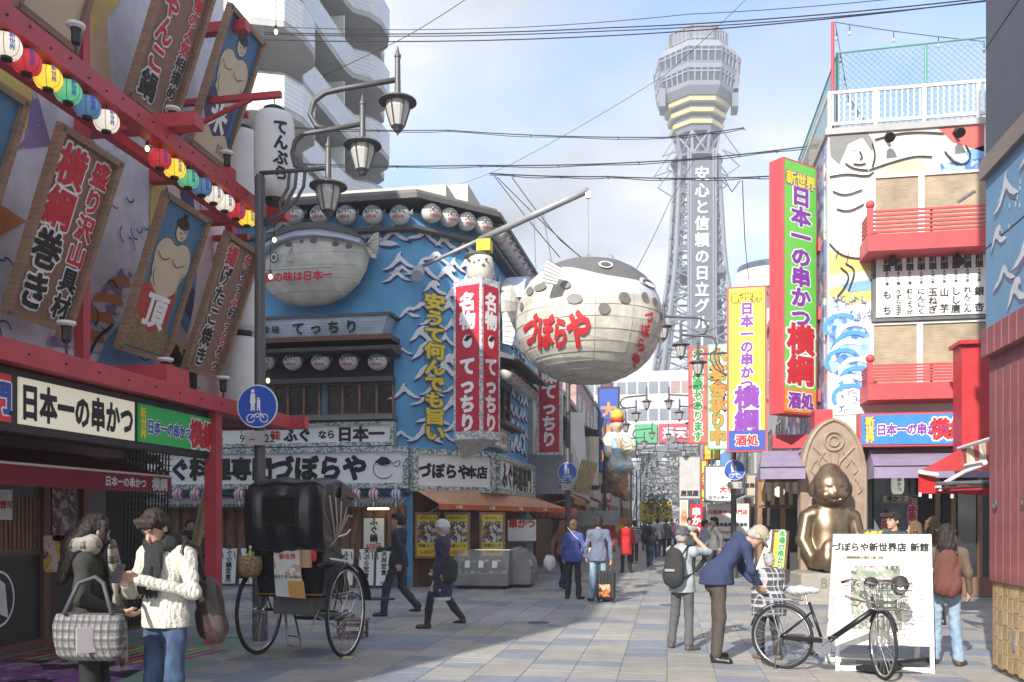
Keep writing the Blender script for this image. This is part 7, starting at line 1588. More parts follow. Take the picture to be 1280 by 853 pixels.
# ---------------------------------------------------------------- slanted signs beside the statue
fs2, w_, H = flat_sign(962, 982, 663, 712, 17.2, 'leaning_sign', 'small tilted yellow and red fried skewer sign beside the statue feet', YEL, DWOOD, [('本場の串かつ', .1, .5, .13, ING, INW, dict(vert=True))], dep=.06); fs2.rotation_euler[1] = .08
ld = thing('leaning_boards', 'pale boards leaning at an angle behind the bending man', 'boards', (2.1, 17.3, 0))
for k in range(3): b = MB(); b.beam(atD(948+k*5, 715, 17.6), atD(968+k*5, 663, 17.9), .14, .04); b.obj('board', WHT if k != 1 else mat('board_pale', (.5, .42, .36)), ld, world=True)
# ---------------------------------------------------------------- white A-board
ab = thing('sandwich_board', 'white folding sign board with a menu poster behind the bicycle', 'sign', (2.28, 9.92, 0), .0)
T = TR(rx=-.09); wb, hb = 1.0, 1.47
def fr_rect(b, x0, z0, x1, z1, t, y=0, d=.035): b.box(((x0+x1)/2, y, z0+t/2), (x1-x0, d, t)); b.box(((x0+x1)/2, y, z1-t/2), (x1-x0, d, t)); b.box((x0+t/2, y, (z0+z1)/2), (t, d*.98, z1-z0-2*t)); b.box((x1-t/2, y, (z0+z1)/2), (t, d*.98, z1-z0-2*t))
b = MB(); b.M = T; fr_rect(b, -wb/2, .28, wb/2, hb, .045); b.box((-wb/2+.022, 0, .14), (.04, .03, .28)); b.box((wb/2-.022, 0, .14), (.04, .03, .28)); b.box((0, 0, .03), (wb-.1, .03, .05)); b.obj('front_frame', WHT, ab)
b = MB(); b.M = TR((0, .62, 0), rx=.32); fr_rect(b, -wb/2, .0, wb/2, hb+.02, .045); b.box((0, .0, .85), (wb-.1, .01, 1.1)); b.obj('rear_frame', WHT, ab)
b = MB(); b.M = T; b.b2((-wb/2+.04, -.012, .32), (wb/2-.04, .0, hb-.04)); pn = b.obj('panel', WHS, ab)
b = MB(); b.M = T; text_into(b, 'づぼらや新世界店 新館', -.02, 1.33, .095, INK, .05, -.018); b.rect(-.4, 1.2, .0, 1.235, -.016, mat('strip_olive', (.5, .5, .36))); text_into(b, '個室宴会場のご案内 二階・三階', -.18, 1.217, .026, INK, .02, -.02)
for k in range(12): text_into(b, 'ふぐちり鍋てっさ唐揚', .3, 1.0-k*.045, .02, GRY, .01, -.018)
b.obj('lettering', parent=pn)
b = MB(); b.M = T; b.b2((-.33, -.018, .45), (.18, -.013, 1.13)); b.obj('photo_print', mat('board_photo', (.3, .35, .3), .4, fn=f_photo([(.14, .18, .15), (.4, .38, .3), (.22, .3, .24), (.5, .45, .4), (.1, .12, .1), (.55, .56, .5)], 17, 6)), ab)
b = MB(); b.beam((-.2, -.2, .05), (.2, .25, .05), .3, .04); b.beam((-.1, -.25, .12), (.48, .3, .1), .05, .03); b.beam((-.3, -.05, .1), (.3, -.25, .12), .05, .03); b.obj('black_weight', BLK, ab)
# ---------------------------------------------------------------- wheels shared by bicycle and rickshaw (local: axle along x)
def wheel(par, c, R, tyre, ns, M=None, hubw=.05, rimm=CHR):
    w_ = bpy.data.objects.new('wheel', None); COL.objects.link(w_); w_.parent = par; M = M or Matrix()
    M = M @ Matrix.Translation(V(c))
    b = MB(); b.M = M; b.torus((0, 0, 0), R-tyre, tyre, 56, 8); b.obj('tyre', RUB, w_, smooth=True)
    b = MB(); b.M = M; b.torus((0, 0, 0), R-2*tyre-.008, .012, 56, 6); b.obj('rim', rimm, w_, smooth=True)
    b = MB(); b.M = M; b.tube([(-hubw, 0, 0), (hubw, 0, 0)], .018, 10); b.tube([(-hubw*.7, 0, 0), (-hubw*.6, 0, 0)], .035, 12); b.tube([(hubw*.6, 0, 0), (hubw*.7, 0, 0)], .035, 12); b.obj('hub', CHR, w_)
    b = MB(); b.M = M
    for k in range(ns):
        a = 2*PI*k/ns; sd_ = hubw*.65*(1 if k % 2 else -1); a2 = a+(.5 if (k//2) % 2 else -.5)*.9
        b.tube([(sd_, .033*math.cos(a2), .033*math.sin(a2)), (0, (R-2*tyre-.01)*math.cos(a), (R-2*tyre-.01)*math.sin(a))], .0016, 3, caps=False)
    b.obj('spokes', CHR, w_, kind='stuff'); return w_
# ---------------------------------------------------------------- bicycle: local x = forwards
rp, fp = V((1.23, 9.94, 0)), V((2.15, 9.42, 0)); hd = math.atan2(fp.y-rp.y, fp.x-rp.x)
bk = thing('bicycle', 'black city bicycle with covered saddle and front basket, parked before the white sign board', 'bicycle', rp, hd)
R = .352; WBs = (fp-rp).length
Mw = TR(rz=PI/2)  # wheel plane along local x
BF = mat('bike_frame', (.02, .02, .022), .3, .3)
wheel(bk, (0, 0, R), R, .017, 36, M=Mw @ TR()); 
Ms = TR((WBs, 0, 0), math.radians(-52))    # steering
wheel(bk, (0, 0, R), R, .017, 36, M=Ms @ TR(rz=PI/2))
b = MB(); BBx, BBz = .46, .29; st_ = V((.30, 0, .74)); hdT, hdB = V((WBs-.12, 0, .86)), V((WBs-.07, 0, .68))
b.tube([(BBx, 0, BBz), st_], .016, 10); b.tube([(BBx, 0, BBz+.02), hdB+V((0, 0, .04))], .03, 10)
b.tube([hdB, hdT], .02, 10)
for y in (-.055, .055): b.tube([(0, y, R), (BBx-.03, y*.6, BBz)], .009, 8); b.tube([(0, y, R), (st_.x+.03, y*.3, .64)], .008, 8)
b.obj('frame', BF, bk, smooth=True)
b = MB(); b.M = Ms; 
for y in (-.06, .06): b.tube([(-.05, y*.5, .68), (-.02, y, .6), (.0, y, R)], .011, 8)
b.tube([(-.06, 0, .66), (-.12, 0, 1.0)], .012, 8); b.obj('fork', CHR, bk, smooth=True)
b = MB(); b.M = Ms; b.tube([(-.14, 0, 1.0), (-.1, .0, 1.0)], .014, 8); b.tube([(-.3, -.29, .97), (-.2, -.26, 1.0), (-.1, -.12, 1.0), (-.1, .12, 1.0), (-.2, .26, 1.0), (-.3, .29, .97)], .011, 8); b.obj('handlebar', CHR, bk, smooth=True)
for s_ in (-1, 1):
    b = MB(); b.M = Ms; b.tube([(-.33, s_*.295, .965), (-.22, s_*.27, .99)], .017, 8); b.obj('grip', mat('grip_brown', (.12, .05, .03), .7), bk, smooth=True)
    b = MB(); b.M = Ms; b.tube([(-.17, s_*.2, .99), (-.16, s_*.25, .95), (-.24, s_*.32, .93)], .006, 5); b.obj('brake_lever', CHR, bk)
# mudguards
for (M_, a0, a1) in ((TR((0, 0, 0)), .35, 2.9), (Ms, .5, 2.6)):
    b = MB(); b.M = M_; vs = []; n = 18
    for i in range(n+1):
        a = a0+(a1-a0)*i/n
        for y, r in ((-.025, R+.012), (0, R+.022), (.025, R+.012)): vs.append((r*math.cos(a), y, R+r*math.sin(a)))
    b.add(vs, [(3*i+j, 3*i+3+j, 3*i+4+j, 3*i+1+j) for i in range(n) for j in (0, 1)]); b.obj('mudguard', mat('mudguard', (.06, .06, .065), .25, .6), bk, smooth=True)
b = MB(); b.tube([(.28, 0, .72), (.26, 0, .82)], .013, 8); b.obj('seat_post', CHR, bk)
soft('saddle', [('e', (.17, 0, .86), (.13, .1, .055)), ('c', (.2, 0, .87), (.38, 0, .87), .06, .035, .8, (0, 0, 1))], mat('saddle_cover', (.42, .43, .45), .45, bump=.5, bs=25), bk, h=.01, nz=.008, nf=30)
b = MB(); b.torus((BBx, -.05, BBz), .095, .006, 28, 5, axis='Y'); b.lathe([(.09, 0), (.09, .004)], 24, M=TR((BBx, -.046, BBz), rx=PI/2)); b.tube([(BBx, -.05, BBz), (BBx+.13, -.065, BBz+.11)], .009, 6); b.tube([(BBx, .05, BBz), (BBx-.13, .065, BBz-.11)], .009, 6); b.obj('crank', CHR, bk)
for s_, dx_ in ((-1, .13), (1, -.13)): b = MB(); b.box((BBx+dx_, s_*.11, BBz-s_*.11*1.0), (.09, .08, .022), bev=.005); b.obj('pedal', BLK, bk)
b = MB(); b.tube([(BBx, -.045, BBz+.09), (0, -.045, R+.035)], .004, 4); b.tube([(BBx, -.045, BBz-.09), (.02, -.045, R-.06)], .004, 4); b.box((.02, -.05, R-.06), (.03, .02, .08)); b.obj('chain', DGY, bk)
b = MB(); b.box((.24, -.052, BBz+.06), (.44, .015, .05), bev=.006); b.obj('chain_guard', BF, bk)
b = MB()
for y in (-.06, -.02, .02, .06): b.tube([(-.2, y, .755), (.22, y, .755)], .005, 5)
for x in (-.2, 0, .2): b.tube([(x, -.07, .752), (x, .07, .752)], .005, 5)
for s_ in (-1, 1): b.tube([(-.12, s_*.06, .75), (0, s_*.065, R)], .005, 5)
b.obj('rear_rack', CHR, bk)
b = MB(); b.tube([(0, -.07, R), (-.02, -.16, .01)], .008, 6); b.tube([(-.02, -.16, .01), (.04, -.2, .0)], .008, 6); b.obj('kickstand', CHR, bk)
b = MB(); b.M = Ms @ TR((.1, 0, .86)); n = 9
def bk_pt(u, v, z): f = .8+.2*(z+.13)/.26; return (u*.15*f+.02, v*.18*f, z)
ring = [(-1, -1), (0, -1), (1, -1), (1, 0), (1, 1), (0, 1), (-1, 1), (-1, 0)]
for z in (-.13, -.065, 0, .065, .13): b.tube([bk_pt(u, v, z) for u, v in ring], .0035 if abs(z) < .13 else .006, 4, closed=True)
for i in range(8):
    for t in (0, .33, .67): u, v = [ring[i][k]*(1-t)+ring[(i+1) % 8][k]*t for k in (0, 1)]; b.tube([bk_pt(u, v, -.13), bk_pt(u, v, .13)], .003, 3)
for t in (-.6, -.2, .2, .6): b.tube([bk_pt(t, -1, -.13), bk_pt(t, 1, -.13)], .003, 3); b.tube([bk_pt(-1, t, -.13), bk_pt(1, t, -.13)], .003, 3)
b.obj('basket', STL, bk)
b = MB(); b.M = Ms; b.lathe([(.02, 0), (.055, .02), (.055, .07), (.03, .09)], 14, M=TR((.02, .16, .92), rx=.3, ry=1.2)); b.obj('headlamp', STL, bk)
soft('bag_on_bars', [('e', (.02, .16, .96), (.09, .08, .1)), ('e', (.0, -.12, .99), (.06, .07, .05))], mat('black_nylon', (.04, .035, .03), .6), bk, h=.012, nz=.008, nf=35).matrix_local = Ms.copy()
# ---------------------------------------------------------------- rickshaw: local y = forwards (away from the camera)
rk = thing('rickshaw', 'two wheeled pulled rickshaw with folded black hood, baskets and a hanging poster', 'rickshaw', (-4.28, 9.89, 0), -.06)
Rw = .54; hw2 = .56
for s_ in (-1, 1): wheel(rk, (s_*hw2, 0, Rw), Rw, .022, 40, hubw=.08)
LTH = mat('hood_leather', (.018, .018, .02), .32, var=.25, vs=6, bump=.4, bs=14)
b = MB(); b.tube([(-hw2, 0, Rw), (hw2, 0, Rw)], .018, 8); b.obj('axle', BLK, rk)
b = MB(); b.box((0, 0, .62), (.5, .5, .2), bev=.01); b.obj('under_box', mat('box_grey', (.1, .095, .09), .5), rk)
b = MB()
for s_ in (-1, 1): b.torus((s_*.42, 0, Rw+.02), .2, .012, 20, 5, a0=.2, a1=2.9); b.tube([(s_*.42, -.2, .72), (s_*.42, .5, .72), (s_*.4, .9, .62)], .014, 6); b.tube([(s_*.4, -.0, Rw), (s_*.52, -.02, .92)], .01, 6)
b.tube([(-.45, -.2, .73), (.45, -.2, .73)], .014, 6); b.obj('spring_frame', BLK, rk)
b = MB(); b.tube([(.0, -.1, .6), (.5, .25, .25)], .014, 6); b.tube([(.25, -.1, .56), (.17, -.15, .3)], .012, 6, STL); b.tube([(-.2, -.05, .56), (-.08, -.2, .15), (.1, -.2, .13)], .013, 6, STL); b.tube([(-.08, -.05, .5), (.1, -.2, .12)], .013, 6, STL); b.tube([(-.15, -.1, .25), (.05, -.18, .25)], .01, 6, STL); b.obj('prop_stand', parent=rk)
b = MB(); b.add([(-.4, -.3, .74), (.4, -.3, .74), (.44, -.36, 1.32), (-.44, -.36, 1.32), (-.4, .5, .74), (.4, .5, .74), (.44, .1, 1.32), (-.44, .1, 1.32)], [(0, 1, 2, 3), (5, 4, 7, 6), (1, 5, 6, 2), (4, 0, 3, 7), (0, 4, 5, 1), (3, 2, 6, 7)]); b.obj('seat_body', mat('lacquer', (.012, .012, .012), .25), rk)
b = MB()
for z in (.76, 1.3): b.tube([(-.41, -.33 if z < 1 else -.37, z), (.41, -.33 if z < 1 else -.37, z)], .011, 6)
b.obj('brass_trim', mat('brass', (.45, .28, .1), .35, .8), rk)
# hood as pleated shell
def hp(u, v):   # u across -1..1, v from lower back (0) over the top to the front edge (1)
    prof = [(-.40, 1.27), (-.47, 1.5), (-.48, 1.75), (-.46, 1.95), (-.38, 2.06), (-.1, 2.11), (.2, 2.08), (.42, 1.95)]
    t = v*(len(prof)-1); i = min(int(t), len(prof)-2); f = t-i; y = prof[i][0]*(1-f)+prof[i+1][0]*f; z = prof[i][1]*(1-f)+prof[i+1][1]*f
    wdt = .50-.04*max(0, (z-1.9)/.2)
    z += .012*math.sin(v*14+u*3)*(abs(u) > .2)-.03*(abs(u) > .98)
    z -= .02*math.sin(u*9)**2*(v < .02)
    y += .03*math.sin(u*11+.5)*math.sin(v*6)*.7; z += .012*math.sin(u*7+v*5); return (u*wdt, y, z)
b = MB(); vs = []; nu, nv = 24, 24
for j in range(nv+1):
    for i in range(nu+1): vs.append(hp(-1+2*i/nu, j/nv))
b.add(vs, [(j*(nu+1)+i, j*(nu+1)+i+1, (j+1)*(nu+1)+i+1, (j+1)*(nu+1)+i) for j in range(nv) for i in range(nu)])
for s_ in (-1, 1):      # side cheeks, folding back with pleats
    n = 16; vs = []; rows = 6
    for j in range(nv+1):
        p = V(hp(s_, j/nv)); c = V((s_*.47, -.12, 1.42))
        for k in range(rows+1): t = k/rows; q = p.lerp(c, t*.85); q.x += s_*(.018*math.sin(j*1.25)*math.sin(t*PI)); vs.append(q)
    fs_2 = [(j*(rows+1)+k, j*(rows+1)+k+1, (j+1)*(rows+1)+k+1, (j+1)*(rows+1)+k) for j in range(nv) for k in range(rows)]
    if s_ < 0: fs_2 = [f[::-1] for f in fs_2]
    b.add(vs, fs_2)
b.obj('hood', LTH, rk, smooth=True)
b = MB(); b.prism([(-.22, 1.58), (.17, 1.58), (.17, 1.87), (-.22, 1.87)], -.508, -.495); b.obj('rear_window', mat('hood_window', (.01, .009, .009), .12), rk)
b = MB(); fr_rect(b, -.25, 1.55, .2, 1.9, .03, y=-.503, d=.02)
for u in (-.68, .62): b.tube([tuple(V(hp(u, j/12*.55))+V((0, -.008, 0))) for j in range(13)], .007, 5)
b.tube([tuple(V(hp(-1+2*i/12, .01))+V((0, -.01, 0))) for i in range(13)], .012, 6); b.tube([tuple(V(hp(-1+2*i/12, .53))+V((0, -.01, .01))) for i in range(13)], .009, 6); b.obj('hood_seams', LTH, rk)
b = MB()
for k in range(5): b.tube([(.47, -.12, 1.35), (.495, -.2+k*.1, 1.55+.03*k), (.49, -.3+k*.16, 1.9-.015*k*k)], .011, 6)
b.obj('hood_ribs', mat('cane', (.35, .27, .2), .5), rk, smooth=True)
b = MB(); b.add([(.46, .1, 2.06), (.5, .45, 1.93), (.54, .62, 1.76), (.52, .5, 1.86), (.5, .2, 1.9), (.5, .0, 1.86)], [(0, 5, 4, 3, 1), (1, 3, 2)]); b.obj('hood_flap', LTH, rk)
b = MB(); b.tube([(.45, -.2, 1.32), (.5, -.1, 1.42), (.52, .1, 1.45), (.5, .25, 1.5)], .013, 6, STL); b.tube([(.45, -.25, 1.3), (.56, -.05, 1.18)], .011, 6, BLK); b.tube([(-.46, -.3, 1.32), (-.5, -.2, 1.4)], .011, 6, BLK); b.obj('hood_stays', parent=rk)
for s_ in (-1, 1):
    b = MB(); vs = []; n = 14
    for i in range(n+1):
        a = .15+2.2*i/n; r = Rw+.07
        if i > 9: a = .15+2.2*i/n
        for x in (-.07, .07): vs.append((s_*(hw2)+x, r*math.cos(a), Rw+r*math.sin(a)*(.92)))
    b.add(vs, [(2*i, 2*i+1, 2*i+3, 2*i+2) for i in range(n)]); b.obj('mudguard', mat('guard_black', (.03, .03, .032), .2), rk, smooth=True)
b = MB(); b.tube([(.38, -.35, 1.1), (.55, -.42, 1.18), (.62, -.15, 1.14), (.62, .2, 1.0)], .014, 6); b.tube([(-.62, -.35, 1.08), (-.4, -.3, 1.12)], .013, 6); b.obj('side_rail', STL, rk)
b = MB(); b.add([(-.16, -.395, 1.28), (.2, -.395, 1.28), (.19, -.41, 1.0), (.24, -.39, .72), (-.14, -.38, .74), (-.15, -.405, 1.0)], [(5, 2, 1, 0), (4, 3, 2, 5)]); po = b.obj('hanging_poster', mat('rick_poster', (.6, .58, .52), .5, fn=f_photo([(.62, .62, .58), (.55, .6, .55), (.6, .6, .56), (.5, .3, .3), (.65, .6, .45), (.6, .58, .5)], 6)), rk)
b = MB(); b.add([(.02, -.404, .92), (.22, -.404, .92), (.245, -.398, .72), (.04, -.395, .73)], [(3, 2, 1, 0)]); b.obj('orange_patch', mat('orange_print', (.6, .3, .08)), po); b = MB(); text_into(b, '2012.7.15 Release', .02, .97, .045, INK, .02, -.415); text_into(b, '新世界', .02, 1.2, .07, INR, .03, -.41); b.obj('lettering', parent=po)
WK = mat('wicker', (.3, .17, .08), .7, fn=f_mosaic((.18, .09, .04), (.38, .22, .11), 60))
b = MB(); b.lathe([(.07, 0), (.125, .04), (.14, .14), (.13, .24)], 16, (-.42, -.46, .96)); b.obj('wicker_basket', WK, rk, smooth=True)
b = MB(); b.lathe([(.03, 0), (.033, .14), (.012, .19), (.012, .22)], 10, (-.42, -.46, 1.08), mat('bottle_green', (.25, .4, .08), .15)); b.lathe([(.014, .215), (.014, .24)], 8, (-.42, -.46, 1.08), WHT); b.obj('bottle', parent=rk)
b = MB(); b.lathe([(.065, 0), (.075, .2), (.06, .2), (.05, .02)], 16, (.27, -.44, 1.08)); b.obj('bamboo_cup', mat('bamboo_cup', (.42, .28, .14), .6), rk)
b = MB(); b.lathe([(.02, 0), (.035, .08), (.015, .12)], 8, (.36, -.42, 1.15)); b.obj('red_charm', RED2, rk)
b = MB(); b.box((.47, -.25, .92), (.05, .1, .3), bev=.005); b.obj('side_box', BLK, rk)
for s_ in (-1, 1): b = MB(); b.tube([(s_*.38, .5, .68), (s_*.36, 1.0, .6), (s_*.34, 2.1, .5)], .02, 8); b.obj('shaft', BLK, rk)
b = MB(); b.tube([(-.34, 2.1, .5), (.34, 2.1, .5)], .018, 8); b.obj('crossbar', BLK, rk)
b = MB(); b.box((0, .62, .4), (.62, .45, .04), bev=.01); b.obj('footrest', BLK, rk)
sl_ = thing('step_stool', 'low dark brown wooden step stool beside the right rickshaw wheel', 'stool', atG(441, 797), 0)
for x in (-.17, .17):
    for y in (-.1, .1): b = MB(); b.box((x, y, .12), (.035, .035, .24), bev=.004); b.obj('leg', MWOOD, sl_)
b = MB(); b.box((0, 0, .25), (.42, .26, .03), bev=.005); b.obj('top', MWOOD, sl_)
b = MB()
for y in (-.1, .1): b.box((0, y, .06), (.34, .02, .03)); b.box((0, y, .17), (.34, .02, .02))
b.obj('rails', MWOOD, sl_)
wd = thing('wood_chock', 'small wood block under the right rickshaw wheel', 'block', atG(434, 824), 0); b = MB(); b.box((0, 0, .015), (.15, .07, .03), bev=.005); b.obj('block', mat('pale_wood', (.5, .4, .28)), wd)
# generic advertising figure over the left shops: a plain seated man with a yellow cap
q = atD(771, 640, 38); fgm = thing('shop_figure', 'tall painted figure in blue robe, white sleeves and yellow cap above the left shops', 'figure', (q.x, q.y, 2.4), .35)
soft('base_beast', [('e', (.05, 0, .75), (.42, .4, .55)), ('e', (-.2, -.3, 1.0), (.25, .25, .25)), ('e', (.35, -.2, .3), (.2, .25, .3))], mat('figure_brown', (.34, .2, .11), .6, bump=.3, bs=12), fgm, h=.05, k=.1, nz=.04, nf=7)
soft('blue_robe', [('c', (0, 0, 1.5), (-.05, .05, 2.5), .5, .36, .8, (0, 1, 0)), ('c', (-.3, -.2, 1.45), (.4, -.3, 1.5), .26, .26)], mat('figure_blue', (.3, .45, .6), .5, fn=f_photo([(.25, .4, .55), (.6, .42, .25), (.3, .5, .62), (.6, .6, .6)], 4)), fgm, h=.05, k=.1, nz=.03, nf=8)
soft('white_sleeves', [('c', (-.4, 0, 2.65), (-.5, -.25, 2.1), .22, .2), ('c', (.4, 0, 2.65), (.5, -.2, 2.2), .22, .24), ('c', (-.3, 0, 2.8), (.3, 0, 2.8), .22, .22)], WHT, fgm, h=.05, k=.08, nz=.02, nf=8)
soft('head', [('e', (0, -.05, 3.3), (.26, .27, .32)), ('e', (0, -.3, 3.25), (.06, .07, .07)), ('e', (.26, 0, 3.3), (.05, .07, .1)), ('e', (-.26, 0, 3.3), (.05, .07, .1)), ('c', (0, 0, 2.8), (0, 0, 3.1), .16, .16)], mat('figure_skin', (.65, .45, .35), .5), fgm, h=.03, k=.05)
b = MB(); b.lathe([(.3, 3.42), (.32, 3.5), (.29, 3.56)], 16, (0, -.04, 0)); b.obj('red_band', RED2, fgm)
b = MB(); b.lathe([(.28, 3.561), (.3, 3.7), (.24, 3.9), (.08, 4.0)], 16, (0, -.02, 0)); b.obj('yellow_cap', mat('cap_yellow', (.75, .5, .05)), fgm, smooth=True)
for k in range(4): b = MB(); b.torus((.3, -.42, 2.3+k*.14), .28-.03*k, .022, 16, 5, axis='Y', a0=PI, a1=2*PI); b.obj('gold_ring', mat('gold', (.6, .4, .1), .35, .7), fgm)
# ---------------------------------------------------------------- people
SKIN = mat('skin', (.50, .30, .21), .5, var=.05, vs=8); HAIRK = mat('hair_black', (.02, .015, .014), .6, spec=.25, fn=f_grain((.012, .009, .008), (.05, .038, .032), (160, 160, 12)))
HAIRG = mat('hair_grey', (.35, .34, .33), .6); HAIRB = mat('hair_brown', (.12, .07, .04), .65, spec=.25, fn=f_grain((.08, .045, .025), (.2, .12, .07), (150, 150, 12)))
SHB = mat('shoe_black', (.02, .018, .018), .35)
def cloth(n, c, **k): return mat('cloth_'+n, c, .85, var=.1, vs=5, bump=.35, bs=180., **k)
def nrm(v): v = np.array(v, float); return v/max(1e-9, np.linalg.norm(v))
DEF = dict(pv=(0, 0, .95), wa=(0, -.005, 1.1), ch=(0, 0, 1.3), nk=(0, .012, 1.46), sl=(.165, .01, 1.37), sr=(-.165, .01, 1.37), el=(.235, .03, 1.13), er=(-.235, .03, 1.13), wl=(.245, -.04, .9), wr=(-.245, -.04, .9),
           hl=(.09, 0, .92), hr=(-.09, 0, .92), kl=(.095, -.015, .5), kr=(-.095, -.015, .5), al=(.1, .03, .09), ar=(-.1, .03, .09), hd=(0., 0.))
WALK = dict(kl=(.09, -.17, .52), al=(.09, -.22, .1), kr=(-.09, .02, .5), ar=(-.09, .3, .17), el=(.23, .14, 1.14), wl=(.24, .12, .9), er=(-.23, -.06, 1.13), wr=(-.22, -.2, .93))
STAND2 = dict(kl=(.12, -.05, .5), al=(.13, .0, .09), ar=(-.13, .06, .09))
def human(label, loc, rz, h=1.68, pose=None, top=None, bottom=None, hair='short', hm=None, res=.011, shoes=None, coat=0., slim=1., skirt=None, name='person', hat=None, group=None, near=False, legs=None, hood=False):
    J = dict(DEF); J.update(pose or {}); s = h/1.72; g = {k: np.array(v, float) for k, v in J.items()}
    r = thing(name, label, 'person', (loc[0], loc[1], 0), rz, group)
    pit, yw = J['hd']; f = nrm((math.sin(yw)*math.cos(pit), -math.cos(yw)*math.cos(pit), -math.sin(pit))); u = nrm(np.array((0, 0, 1.))-f*f[2]); sd_ = np.cross(f, u); nk = g['nk']
    tdir = nrm(g['nk']-g['ch']); u = nrm(u*.8+tdir*.2); u = nrm(u-f*(u@f)); sd_ = np.cross(f, u)
    hc = nk+u*.135+f*.018; Rh = np.array([sd_, f, u]); H = lambda x, y, z: hc+sd_*x+f*y+u*z
    ff_ = nrm(np.cross(g['sl']-g['sr'], g['nk']-g['pv'])); 
    if ff_@np.array((0, -1, 0)) < 0 and abs(J['ch'][1]) < .15: ff_ = -ff_
    # body: one continuous surface
    B = [('e', hc+u*.02-f*.008, (.074, .092, .1), Rh), ('e', H(0, .035, -.045), (.056, .055, .07), Rh), ('c', nk-u*.03, hc-u*.05-f*.01, .05, .048), ('c', H(0, .088, -.008), H(0, .105, -.03), .009, .014), ('e', H(.075, -.005, -.012), (.012, .02, .03), Rh), ('e', H(-.075, -.005, -.012), (.012, .02, .03), Rh),
         ('c', H(-.03, .08, .022), H(.03, .08, .022), .012, .012), ('c', H(-.017, .084, -.058), H(.017, .084, -.058), .009, .009), ('e', H(0, .07, -.095), (.025, .022, .02), Rh),
         ('c', g['ch'], g['wa'], .12*slim, .105*slim, .62, ff_), ('c', g['wa'], g['pv'], .105*slim, .115*slim, .65, ff_), ('c', g['sl'], g['sr'], .045, .045)]
    for a, b_, c, hp_, k, an in (('sl', 'el', 'wl', 'hl', 'kl', 'al'), ('sr', 'er', 'wr', 'hr', 'kr', 'ar')):
        B += [('c', g[a], g[b_], .048, .038), ('c', g[b_], g[c], .038, .026), ('c', g[hp_], g[k], .058*slim, .045), ('c', g[k], g[k]*.65+g[an]*.35, .044, .046), ('c', g[k]*.65+g[an]*.35, g[an], .046, .034)]
        d = nrm(g[c]-g[b_]); mid = nrm(-np.array([g[c][0], 0, 0])+np.array((0, -.15, 0))); n_ = nrm(mid-d*(mid@d)); w_ = np.cross(d, n_)
        if w_[1] > 0 : w_ = -w_
        B.append(('c', g[c]+d*.02, g[c]+d*.075, .034, .038, .42, n_))
        for i in range(4): q = g[c]+d*.09-w_*(i-1.5)*.019; q2 = q+(d*.85+n_*.4)*(.036-.004*abs(i-1)); B += [('c', q-d*.015, q2, .0095, .009), ('c', q2, q2+(d*.3+n_*.85)*(.03-.003*abs(i-1)), .009, .008)]
        q = g[c]+d*.03+w_*.03; B += [('c', q, q+(d*.6+w_*.45+n_*.4)*.045, .0125, .010), ('c', q+(d*.6+w_*.45+n_*.4)*.045, q+(d*.6+w_*.45+n_*.4)*.045+(d*.85+n_*.3)*.028, .010, .0085)]
    soft('body', B, SKIN, r, h=res*.62 if near else res*.85, s=s, k=.014)
    e_ = MB()
    for x in (-.03, .03):
        if pit < .3: e_.ball(tuple(H(x, .0805, .0)*s), .0105*s, 8, 6, mat('eye_white', (.5, .47, .44))); e_.ball(tuple(H(x, .0845, -.0)*s), .0075*s, 8, 6, INK)
        e_.tube([tuple(H(x-.016, .089, .012)*s), tuple(H(x, .096, .016)*s), tuple(H(x+.016, .089, .012)*s)], .003*s, 4, INK); e_.tube([tuple(H(x-.018, .089, .028)*s), tuple(H(x, .098, .033)*s), tuple(H(x+.018, .089, .028)*s)], .0035*s, 4, INK)
    e_.tube([tuple(H(-.02, .09, -.058)*s), tuple(H(0, .096, -.059)*s), tuple(H(.02, .09, -.058)*s)], .004*s, 5, mat('lips', (.4, .16, .13), .5)); e_.obj('face_features', parent=r)
    # clothes
    sv = 0 if top is None else 1
    T_ = [('c', g['ch'], g['wa'], .155*slim, .135*slim, .66, ff_), ('c', g['wa'], g['pv'], .135*slim, .16*slim, .72, ff_), ('c', g['sl'], g['sr'], .054, .054), ('c', g['nk']-tdir*.02, g['ch'], .07, .12), ('c', g['nk']-tdir*.04, g['sl'], .045, .052), ('c', g['nk']-tdir*.04, g['sr'], .045, .052)]
    for a, b_, c in (('sl', 'el', 'wl'), ('sr', 'er', 'wr')): T_ += [('c', g[a], g[b_], .060, .048), ('c', g[b_], g[c], .048, .038)]
    hem = g['pv']+np.array((0, 0, -.08-coat)); T_.append(('c', g['pv'], g['pv']+np.array((0, 0, -.09)), .17*slim, .176*slim, .86, ff_))
    if coat > 0: T_ += [('c', g['pv'], g['pv']*.5+hem*.5, .165*slim, .17*slim, .8, ff_), ('c', g['pv']*.5+hem*.5, hem, .17*slim, .182*slim, .85, ff_)]
    if hood: T_ += [('e', nk-ff_*.07-u*.02, (.12, .09, .09))]
    soft('jacket' if coat > .05 else 'top', T_, top, r, h=res, s=s, k=.045, nz=.011 if res < .02 else 0, nf=17, seed=len(label), cuts=[(hem, (0, 0, -1)), (nk+tdir*.0, tuple(nrm(tdir*1.0+np.array((0, -.3, 0)))))])
    if bottom is not None:
        L_ = [('c', g['pv']+np.array((0, 0, .02)), g['pv']-np.array((0, 0, .06)), .135*slim, .135*slim, .72, ff_)]
        for hp_, k, an in (('hl', 'kl', 'al'), ('hr', 'kr', 'ar')): L_ += [('c', g[hp_], g[k], .076*slim, .066), ('c', g[k], g[an]+np.array((0, 0, .01)), .068, .062)]
        soft('trousers', L_, bottom, r, h=res, s=s, k=.03, nz=.009 if res < .02 else 0, nf=19, seed=3+len(label), cuts=[((0, 0, .045), (0, 0, -1))])
